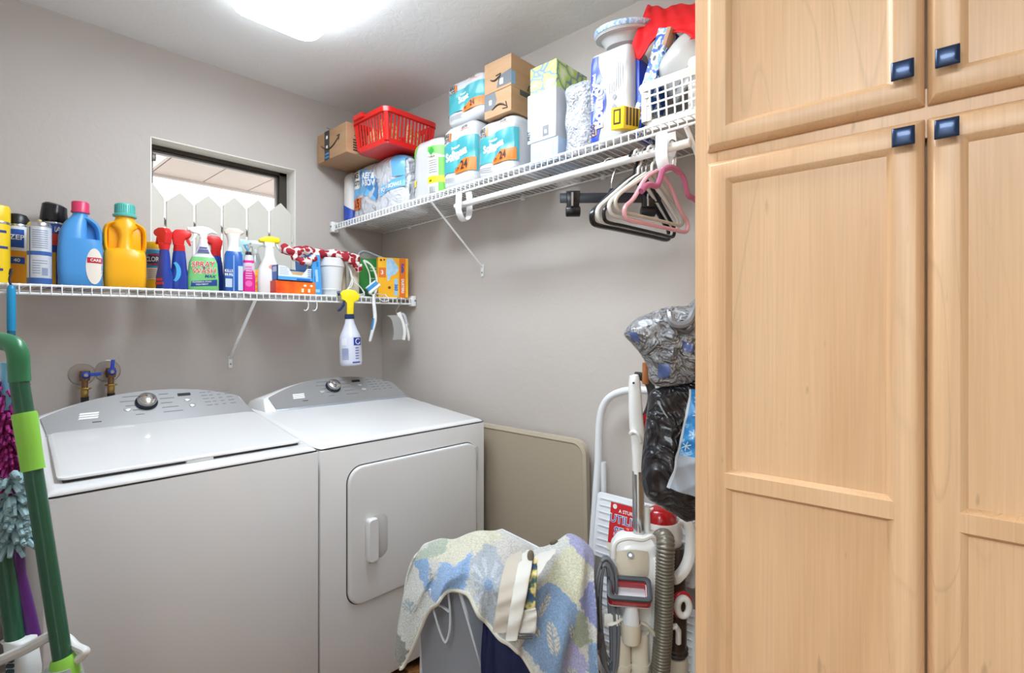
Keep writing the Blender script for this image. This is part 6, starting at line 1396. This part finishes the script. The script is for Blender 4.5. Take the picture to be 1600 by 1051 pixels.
# towel: control columns from the far side over the ridge and down to the hem
tw = thing('bath_towel', 'patchwork bath towel in pale blue, cream and lavender, draped over the laundry', 'towel', (-.6726, -1.5442, 0), TURN)
cols = [
 [(-0.1873,0.1700,0.5226),(-0.1914,0.1000,0.6553),(-0.2226,0.0700,0.6297),(-0.2446,0.0450,0.5555),(-0.2601,0.0350,0.4724),(-0.2696,0.0300,0.3839)],
 [(-0.1592,0.1900,0.5228),(-0.1509,0.1000,0.6682),(-0.1843,0.0450,0.6406),(-0.2063,0.0200,0.5678),(-0.2257,0.0120,0.4765),(-0.2387,0.0080,0.3699)],
 [(-0.1212,0.2000,0.5279),(-0.1086,0.1000,0.6755),(-0.1309,0.0300,0.6647),(-0.1463,-0.0100,0.6338),(-0.1572,-0.0280,0.5882),(-0.1694,-0.0360,0.5252)],
 [(-0.0623,0.2000,0.5377),(-0.0552,0.1000,0.6939),(-0.0844,0.0200,0.6811),(-0.1026,-0.0350,0.6620),(-0.1168,-0.0550,0.6297),(-0.1277,-0.0600,0.5893)],
 [(-0.0074,0.2000,0.5338),(-0.0070,0.0900,0.6978),(-0.0350,0.0100,0.6800),(-0.0512,-0.0500,0.6687),(-0.0604,-0.0780,0.6439),(-0.0663,-0.0850,0.6101)],
 [(0.0437,0.2000,0.5181),(0.0425,0.0800,0.6907),(0.0103,0.0000,0.6705),(-0.0086,-0.0750,0.6555),(-0.0187,-0.1000,0.6192),(-0.0311,-0.1050,0.5693)],
 [(0.0947,0.2000,0.5083),(0.0915,0.0800,0.6744),(0.0584,-0.0100,0.6509),(0.0388,-0.1000,0.6352),(0.0281,-0.1250,0.5848),(0.0141,-0.1280,0.5287)],
 [(0.1340,0.2000,0.5083),(0.1278,0.0800,0.6598),(0.0989,-0.0200,0.6300),(0.0801,-0.1050,0.6058),(0.0686,-0.1350,0.5591),(0.0562,-0.1380,0.5051)],
 [(0.1811,0.2000,0.5181),(0.1714,0.0800,0.6726),(0.1497,-0.0200,0.6300),(0.1278,-0.1050,0.5899),(0.1104,-0.1380,0.5298),(0.0917,-0.1420,0.4627)],
 [(0.2282,0.2000,0.5279),(0.2139,0.0700,0.6946),(0.1955,-0.0200,0.6300),(0.1769,-0.0900,0.5740),(0.1571,-0.1350,0.4970),(0.1318,-0.1420,0.4041)],
 [(0.2661,0.1900,0.5228),(0.2504,0.0600,0.6878),(0.2395,-0.0200,0.6300),(0.2255,-0.0750,0.5579),(0.2124,-0.1150,0.4690),(0.1970,-0.1250,0.3611)],
 [(0.2919,0.1800,0.5081),(0.2790,0.0600,0.6591),(0.2700,-0.0200,0.6130),(0.2661,-0.0550,0.5307),(0.2661,-0.0850,0.4342),(0.2725,-0.0950,0.3285)]]
NU, NV = 240, 170
rows_ = [smoothpath(c, 24) for c in cols]; nr_ = len(rows_[0])
grid_ = []
for j in range(NV+1):
    k = j/NV*(nr_-1); a = min(int(k), nr_-2); f = k-a
    line = [lerp3(r[a], r[a+1], f) for r in rows_]; sp = smoothpath(line, 16); m_ = len(sp)
    grid_.append([lerp3(sp[min(int(i/NU*(m_-1)), m_-2)], sp[min(int(i/NU*(m_-1)), m_-2)+1], i/NU*(m_-1)-min(int(i/NU*(m_-1)), m_-2)) for i in range(NU+1)])
def folded(i, j):
    x, y, z = grid_[j][i]; v_ = j/NV; u_ = i/NU
    w_ = .010*math.sin(34*u_+5*v_+1.0)*min(1, v_*1.6)+.006*math.sin(61*u_-7*v_)*v_ +.003*math.sin(20*v_+15*u_)
    return (x+w_*.25, y-w_, z+.004*math.sin(17*u_+3*v_)*(1-v_))
b = MB(); b.grid(lambda u, v_: folded(round(u*NU), round(v_*NV)), NU, NV)
towel = b.build('terry_cloth', WHITE, tw, smooth=80)
# woven pattern as a colour attribute, defined on the towel's own flat layout
def inside(p, poly):
    c = False; x, z = p
    for (x0, z0), (x1, z1) in zip(poly, poly[1:]+poly[:1]):
        if (z0 > z) != (z1 > z) and x < (x1-x0)*(z-z0)/(z1-z0)+x0: c = not c
    return c
PAT = [
 ('E0DDC8', [(-0.1975,0.6602),(-0.1546,0.7048),(-0.0429,0.7392),(0.0344,0.7255),(0.0034,0.6774),(-0.0550,0.6396),(-0.1202,0.6499),(-0.1752,0.6602)]),
 ('B9C4B4', [(-0.2233,0.6464),(-0.1683,0.6980),(-0.1202,0.7186),(-0.1306,0.6774),(-0.1821,0.6567)]),
 ('8DAFD9', [(-0.2130,0.6464),(-0.1752,0.6602),(-0.1649,0.6121),(-0.1443,0.5691),(-0.1477,0.5399),(-0.1683,0.5537)]),
 ('9ABBE6', [(-0.1477,0.6258),(-0.1409,0.6533),(-0.1065,0.6396),(-0.0550,0.6842),(-0.0601,0.6121),(-0.0739,0.5709),(-0.1306,0.5606),(-0.1615,0.5709)]),
 ('B7BFC8', [(-0.0601,0.6464),(-0.0223,0.7014),(0.0378,0.6705),(0.0515,0.5777),(0.0344,0.4833),(0.0034,0.4575),(-0.0378,0.5468)]),
 ('D7D3CF', [(0.0000,0.6980),(0.0515,0.7117),(0.0773,0.6636),(0.0515,0.6121),(0.0258,0.6464)]),
 ('DAD8BE', [(0.1340,0.5983),(0.1752,0.6636),(0.2439,0.7186),(0.2714,0.6602),(0.2439,0.6035),(0.2267,0.5296),(0.1924,0.5571)]),
 ('8BA8CC', [(0.1134,0.5812),(0.1477,0.5983),(0.1890,0.5709),(0.2267,0.5331),(0.2371,0.4403),(0.2199,0.3287),(0.1546,0.3372),(0.0773,0.4197),(0.1065,0.5090)]),
 ('AAA9CE', [(0.1993,0.7255),(0.2371,0.7220),(0.2748,0.6980),(0.2783,0.6258),(0.2439,0.6602),(0.2096,0.6945)]),
 ('9097C4', [(0.2302,0.5502),(0.2748,0.6035),(0.2817,0.4661),(0.2508,0.5056)]),
 ('A9B29C', [(0.2285,0.5262),(0.2508,0.5056),(0.2663,0.4317),(0.2319,0.4128),(0.2130,0.4403)]),
 ('B3B1D8', [(0.1958,0.4163),(0.2164,0.4403),(0.2542,0.3819),(0.2474,0.2599),(0.1821,0.2857)]),
 ('8FB0D6', [(0.2577,0.4231),(0.2852,0.4403),(0.2920,0.2513),(0.2508,0.2599)]),
 ('8E8F86', [(-0.2714,0.4540),(-0.2474,0.4540),(-0.2267,0.4094),(-0.2439,0.3785),(-0.2714,0.3888)]),
]
LEAF = [('D8D3C6', (0.1409,0.5262), .012, .034, -.5), ('D8D3C6', (0.1598,0.4455), .014, .040, .05), ('CFCFC8', (0.1134,0.4661), .010, .022, .6), ('E2DFD2', (0.2113,0.4661), .007, .022, .25), ('D9DAD2', (0.2164,0.3338), .018, .022, 0), ('C9CFC9', (-0.2233,0.5331), .020, .016, .2), ('D6D2C6', (-0.1683,0.6155), .006, .024, 0)]
fl_c = (-0.0137,0.5932)
ca = towel.data.color_attributes.new('pattern', 'FLOAT_COLOR', 'POINT')
cols_ = []
NP = (NU+1)*(NV+1)
for vi, vv in enumerate(towel.data.vertices):
    x, z = vv.co.x, vv.co.z
    i_, j_ = vi % (NU+1), vi//(NU+1)
    gx, gy, gz = grid_[min(j_, NV)][i_]
    k = 1.40/(1.40+gy); px_ = (gx-.0515)*k+.0515; pz_ = 1.27+(gz-1.27)*k
    c = 'D8D8D3'
    if j_ > 18:
        wx = px_+.003*math.sin(300*pz_)+.002*math.sin(510*px_)
        for h_, poly in PAT:
            if inside((wx, pz_), poly): c = h_
        for h_, (lx, lz), ra, rb_, ro in LEAF:
            dx, dz = px_-lx, pz_-lz; a_ = dx*math.cos(ro)+dz*math.sin(ro); d_ = -dx*math.sin(ro)+dz*math.cos(ro)
            if (a_/ra)**2+(d_/rb_)**2 < 1: c = h_ if abs(a_) > .0016 and (int((d_-abs(a_)*1.2)*260) % 3) else '9AA8B4'
        dx, dz = px_-fl_c[0], pz_-fl_c[1]; r_ = math.hypot(dx, dz*.75)
        if r_ < .011: c = '8FAACF'
        elif r_ < .050 and math.cos(11*math.atan2(dz, dx)) > .35: c = 'CBD3DC' if r_ > .018 else 'A9BBD2'
    else: c = 'CFCDC0'
    cols_ += list(rgb(c))
ca.data.foreach_set('color', cols_)
m_ter = bpy.data.materials.new('material_terry'); m_ter.use_nodes = True; nt = m_ter.node_tree; bb = nt.nodes['Principled BSDF']; bb.inputs['Roughness'].default_value = .95; bb.inputs['Sheen Weight'].default_value = .25
at_ = nt.nodes.new('ShaderNodeVertexColor'); at_.layer_name = 'pattern'
nz = noise(nt, coords(nt), 220, 4, .7); nz2 = noise(nt, coords(nt), 70, 3, .6)
mm = nt.nodes.new('ShaderNodeMix'); mm.data_type = 'RGBA'; mm.blend_type = 'MULTIPLY'; mm.inputs[0].default_value = 1.0
nt.links.new(at_.outputs['Color'], mm.inputs[6]); nt.links.new(ramp(nt, nz.outputs['Fac'], [(.3, .66), (.65, 1.12)]), mm.inputs[7]); nt.links.new(mm.outputs[2], bb.inputs['Base Color'])
bp = nt.nodes.new('ShaderNodeBump'); bp.inputs['Strength'].default_value = .9; bp.inputs['Distance'].default_value = .004; nt.links.new(nz.outputs['Fac'], bp.inputs['Height']); nt.links.new(bp.outputs['Normal'], bb.inputs['Normal'])
towel.data.materials[0] = m_ter
sd = towel.modifiers.new('thickness', 'SOLIDIFY'); sd.thickness = .006; sd.offset = -1
hem = [folded(i, NV) for i in range(NU+1)]
MB().tube([(x, y-.002, z) for x, y, z in hem[14::3]], .0048, 7).build('hem', mat('CFCBBE', .9), tw)
# shirt lying on the towel
sh_ = thing('shirt', 'off-white shirt with a floral inside strip, lying over the towel', 'shirt', (-.6726, -1.5442, 0), TURN)
m_sh = mat('D9D6CF', .8, bump=(500,.25,.0008)); m_sb = mat('C4BBAE', .85, bump=(500,.25,.0008))
def fold_strip(name, m, mids, widths, th=.010, amp=.003):
    P = smoothpath(mids, 6); n = len(P); R_ = []
    for i, p in enumerate(P):
        k = i/(n-1)*(len(widths)-1); a = min(int(k), len(widths)-2); w_ = widths[a]+(widths[a+1]-widths[a])*(k-a)
        R_.append([(p[0]+x, p[1]+y-amp*math.sin(60*x+8*k), p[2]+(.10*x)) for x, y in selip(w_, th, 2.4, 18)])
    b = MB(); b.loft(R_); return b.build(name, m, sh_, smooth=70)
fold_strip('sleeve', m_sb, [(0.0717,-0.0300,0.6901),(0.0564,-0.0850,0.6924),(0.0438,-0.1400,0.6547),(0.0333,-0.1620,0.6123),(0.0228,-0.1680,0.5610)], [.012,.040,.046,.040,.036])
fold_strip('front_panel', m_sh, [(0.0956,-0.0200,0.6892),(0.0872,-0.0800,0.6950),(0.0747,-0.1420,0.6634),(0.0621,-0.1700,0.6090),(0.0500,-0.1780,0.5488)], [.014,.036,.036,.034,.028], .012)
fold_strip('collar', m_sh, [(0.1649,0.0000,0.6842),(0.1380,-0.0450,0.6898),(0.1193,-0.0850,0.6843),(0.1080,-0.1220,0.6600)], [.012,.050,.044,.006], .008)
fold_strip('cuff', m_sh, [(0.0914,-0.1500,0.6059),(0.0881,-0.1580,0.5873),(0.0818,-0.1660,0.5508)], [.034,.046,.050], .008)
fl_m = ramp_mat('floral_lining', 38, [(.38,'2F4A6A'),(.46,'4E6A48'),(.54,'D9C27A'),(.64,'E4D6A8')], .7, detail=2)
fold_strip('lining', fl_m, [(0.1103,-0.0700,0.6907),(0.1019,-0.1180,0.6675),(0.0948,-0.1400,0.6315),(0.0913,-0.1520,0.5978)], [.012,.022,.028,.032], .006)
MB().ball((0.1694,0.0550,0.6791), .013, .006, .010).build('button', mat('5E5648', .6), sh_)
MB().ball((0.0982,-0.0880,0.7050), .009, .005, .015).build('button', mat('7A705E', .6), sh_)
b = MB(); b.tube([(0.0515,-0.1760,0.5566),(0.0696,-0.1760,0.5506),(0.0997,-0.1720,0.5483)], .003, 6); b.tube([(0.0530,-0.1760,0.5656),(0.0711,-0.1760,0.5596),(0.0997,-0.1720,0.5573)], .0018, 6); b.build('hem_trim', mat('5A5A5E', .7), sh_)

# ------------------------------------------------------------------ hangers on the rod
def rod_z(y): return 1.768+.019*(-.95-y)
HC = {}
def hanger(label, y, m, ang, r=.005, half=.200, drop=.205, hook=STEEL, hook_r=.0022, bar=True, group='clothes hangers on the rod', dx=0.0, neck=.060, thickf=1.0, tilt=0.0):
    t = thing('clothes_hanger', label, 'hanger', (-.285, y, rod_z(y)), rot=(0, tilt, ang), group=group)
    s_ = .0185
    MB().tube(smoothpath([(-.020,0,.000),(-.0150,0,.0135),(0,0,.0195),(.0155,0,.0125),(.019,0,-.004),(.012,0,-.022),(.002,0,-.034),(0,0,-neck)], 5), hook_r, 7).build('hook', hook, t)
    if bar:
        pts = [(0,0,-neck+.004),(.018,0,-neck-.004),(.06,0,-neck-.030),(half-.04,0,-drop+.062),(half-.006,0,-drop+.036),(half,0,-drop+.016),(half-.016,0,-drop),(half*.5,0,-drop),(0,0,-drop),(-half*.5,0,-drop),(-half+.016,0,-drop),(-half,0,-drop+.016),(-half+.006,0,-drop+.036),(-half+.04,0,-drop+.062),(-.06,0,-neck-.030),(-.018,0,-neck-.004)]
        MB().tube(smoothpath(pts, 4, True), r, 8, closed=True, flat=thickf).build('hanger_frame', m, t)
    else:
        pts = [(-half,0,-drop+.040),(-half+.03,0,-drop+.062),(-half*.5,0,-neck-.060),(-.05,0,-neck-.016),(0,0,-neck+.002),(.05,0,-neck-.016),(half*.5,0,-neck-.060),(half-.03,0,-drop+.062),(half,0,-drop+.040)]
        MB().tube(smoothpath(pts, 5), r, 9, flat=thickf).build('hanger_frame', m, t)
    return t
m_hw = mat('E4E2DC', .3); m_hk = mat('141417', .25); m_hp = mat('E3A9B2', .3); m_hg = mat('D878A6', .12, trans=.35, coat=.5); m_hs = mat('C9C3B4', .35)
hanger('black plastic tubular hanger, first of the bunch of hangers', -1.748, m_hk, -.10, .0085, .192, .222, m_hk, .004, thickf=.8)
hanger('cream plastic tubular hanger directly behind the first black hanger', -1.762, m_hw, -.10, .0062, .187, .214, m_hw, .004)
hanger('thin black velvet hanger between two white hangers', -1.775, m_hk, -.08, .0052, .182, .218)
hanger('white tubular hanger with notched shoulders behind the velvet hanger', -1.788, m_hw, -.10, .0058, .172, .200, STEEL)
hanger('beige tubular hanger just in front of the pale pink hanger', -1.806, m_hs, -.12, .0052, .165, .190, m_hw, .004)
hanger('pale pink plastic hanger with a full bottom bar', -1.826, m_hp, -.14, .0066, .152, .215, STEEL, thickf=.9)
hanger('shiny translucent pink curved hanger without a bottom bar', -1.872, m_hg, -.12, .0078, .150, .190, STEEL, bar=False, thickf=1.1)
# trouser hanger with clips
t = thing('clip_hanger', 'black clip hanger with a long bar, hung apart from the others', 'hanger', (-.285, -1.668, rod_z(-1.668)), TURN)
MB().tube(smoothpath([(-.019,0,.002),(-.014,0,.014),(0,0,.0195),(.0155,0,.0125),(.018,0,-.004),(.010,0,-.030),(.004,0,-.055),(.003,0,-.076)], 5), .002, 7).build('hook', STEEL, t)
b = MB(); b.prism([(-.155,-.1185),(.155,-.1185),(.155,-.088),(.016,-.088),(.008,-.074),(-.002,-.074),(-.010,-.088),(-.155,-.088)], -.006, .006, FY); b.build('bar', mat('20242C', .3), t, bevel=.002)
for s_ in (-1, 1):
    b = MB(); b.prism([(s_*.115-.018,-.135),(s_*.115+.018,-.135),(s_*.115+.022,-.082),(s_*.115-.022,-.082)], -.012, .010, FY); c_ = b.build('clip', m_hk, t, bevel=.004)
    MB().tube([(s_*.115-.022,0.0,-.145),(s_*.115+.022,0.0,-.145)], .016, 14).build('clip_jaw', m_hk, c_, bevel=.003)
    MB().tube([(s_*.115-.004,-.014,-.09),(s_*.115-.004,-.016,-.132)], .004, 7).build('clip_spring', STEEL, c_)

# ------------------------------------------------------------------ mops and dusters by the washer's left side
m_gp = mat('1D5A40', .3, coat=.3); m_gg = mat('2F7D52', .35, coat=.2); m_lg = mat('93D84E', .4)
mp_ = thing('green_dustpan', 'long dark green dustpan pole with a lime sleeve and a bent green grip', 'dustpan', (-1.553, -1.252, 0), TURN)
MB().tube([(-0.0378,0.0000,1.1966),(0.0654,-0.0200,0.6618)], .0142, 20).build('pole', m_gp, mp_)
MB().tube(smoothpath([(-0.0338,0.0000,1.1779),(-0.0356,0.0000,1.2024),(-0.0367,0.0000,1.2245),(-0.0450,0.0020,1.2420),(-0.0664,0.0060,1.2501),(-0.1073,0.0140,1.2534),(-0.1491,0.0200,1.2521)], 6), .0160, 16).build('grip', m_gg, mp_)
MB().tube([(-0.0233,-0.0028,1.1212),(-0.0223,-0.0030,1.1166),(-0.0117,-0.0050,1.0613),(-0.0044,-0.0064,1.0234),(-0.0035,-0.0066,1.0188)], .018, 20, radii=[.0174,.0182,.0172,.0170,.0178]).build('sleeve', m_lg, mp_)
MB().tube([(0.0595,-0.0190,0.6886),(0.0618,-0.0190,0.6794),(0.0672,-0.0200,0.6549)], .02, 18, radii=[.0165,.020,.0225]).build('socket', m_lg, mp_)
m_pan = mat('C4CCCB', .25, trans=.3)
b = MB(); c0 = (0.0607,-0.0190,0.6748); b.loft([[(c0[0]+dx+x, -.02+y, z) for x, y in selip(w_, d_, 3, 24)] for z, w_, d_, dx in ((c0[2],.044,.044,0),(c0[2]-.03,.085,.06,-.012),(c0[2]-.08,.12,.07,-.01),(.30,.13,.08,.01),(.08,.16,.10,.05),(.004,.17,.12,.05))]); b.build('pan', m_pan, mp_, smooth=60)
bm_ = thing('green_broom', 'second dark green pole held in a white clamp, left of the lime-sleeved pole', 'broom', (-1.553, -1.252, 0), TURN)
MB().tube([(-0.1086,0.0200,1.0522),(-0.0811,0.0150,0.8757),(-0.0515,0.0100,0.7011)], .0145, 18).build('pole', m_gp, bm_)
b = MB(); c1 = (-0.0503,0.0100,0.7058); b.loft([[(c1[0]+min(k,2)*.008-max(k-2,0)*.008+x, .01+y, z) for x, y in selip(w_, d_, 3.5, 24)] for k, (z, w_, d_) in enumerate(((c1[2],.038,.036),(c1[2]-.004,.041,.039),(c1[2]-.06,.042,.040),(.30,.046,.042),(.14,.07,.05)))]); b.build('clamp', mat('E3E6E6', .35), bm_, smooth=60)
for i in range(3): MB().box(-.006,.006,-.002,.002,-.003,.003, at(c1[0]+.010, -.012, c1[2]-.028-.010*i)).build('vent_slot', mat('2D4A52', .5), bm_, smooth=0)
b = MB(); b.loft([[(c1[0]-.005+x, .01+y, z) for x, y in rrect(-w_/2, -.03, w_/2, .03, .01, 3)] for z, w_ in ((.004,.10),(.10,.09),(.145,.08))]); b.build('broom_bristles', mat('3A6B4C', .8, bump=(300,.8,.003)), bm_)['kind'] = 'stuff'
MB().tube(smoothpath([(-0.0772,-0.0160,0.6706),(-0.0366,-0.0200,0.6892),(0.0029,-0.0220,0.7075),(0.0301,-0.0180,0.7222),(0.0274,0.0060,0.7152)], 6), .009, 8, flat=1.0).build('clip_band', mat('E6E8E6', .35), mp_)
b = MB(); b.tube(smoothpath([(0.0310,0.0100,0.7105),(0.0536,0.0000,0.7105),(0.0726,-0.0060,0.7001),(0.0921,-0.0100,0.6945),(0.0926,-0.0120,0.6888),(0.0770,-0.0140,0.6762),(0.0627,-0.0160,0.6741)], 6), .0075, 9, flat=.9); b.build('clip_hook', mat('E9EBE9', .35), mp_)
def fluffy(name, label, cat, handle_path, hr, hm_, x_line, count, length, r, m, seed, fat, stem=None):
    t = thing(name, label, cat, (-1.553, -1.252, 0), TURN); rr = random.Random(seed)
    MB().tube(handle_path, hr, 14).build('handle', hm_, t)
    b = MB(); A, B_ = Vector(x_line[0]), Vector(x_line[1])
    b.tube([A, B_], fat*.55, 10)
    for i in range(count):
        f = rr.random(); p = A.lerp(B_, f); a = rr.uniform(0, 2*PI); el = rr.uniform(-.5,.35)
        d_ = Vector((math.cos(a)*math.cos(el), math.sin(a)*math.cos(el), math.sin(el))); L = length*rr.uniform(.7,1.1)
        s0 = p+d_*fat*.45; e_ = p+d_*(fat*.4+L); e_.z -= L*rr.uniform(.05,.5); mid_ = (s0+e_)/2+Vector((0,0,L*.18))
        b.tube([tuple(s0), tuple(mid_), tuple(e_)], r, 5, radii=[r, r*1.05, r*.75])
    b.build('fluff', m, t, smooth=70)['kind'] = 'stuff'
    return t
fluffy('chenille_duster', 'magenta and purple chenille duster with a pale blue handle, at the frame edge', 'duster', [(-0.0862,0.0300,1.2111),(-0.0850,0.0300,1.1221)], .0092, mat('7CC4EA', .35), ((-0.0946,0.0350,1.1697),(-0.0801,0.0300,0.9718)), 460, .028, .0031, ramp_mat('magenta_chenille', 60, [(.3,'6B1A5E'),(.5,'A3247E'),(.7,'C4409A')], .8), 5, .022)
fluffy('microfiber_duster', 'pale aqua fluffy duster with a purple handle hanging below the magenta one', 'duster', [(-0.0705,0.0300,0.8636),(-0.0669,0.0300,0.8095),(-0.0489,0.0300,0.7373),(-0.0369,0.0300,0.6832)], .0135, mat('5A2178', .35), ((-0.0705,0.0200,1.0022),(-0.0682,0.0250,0.8716)), 330, .033, .0050, mat('A9CBD3', .8, bump=(120,.5,.003)), 8, .024)
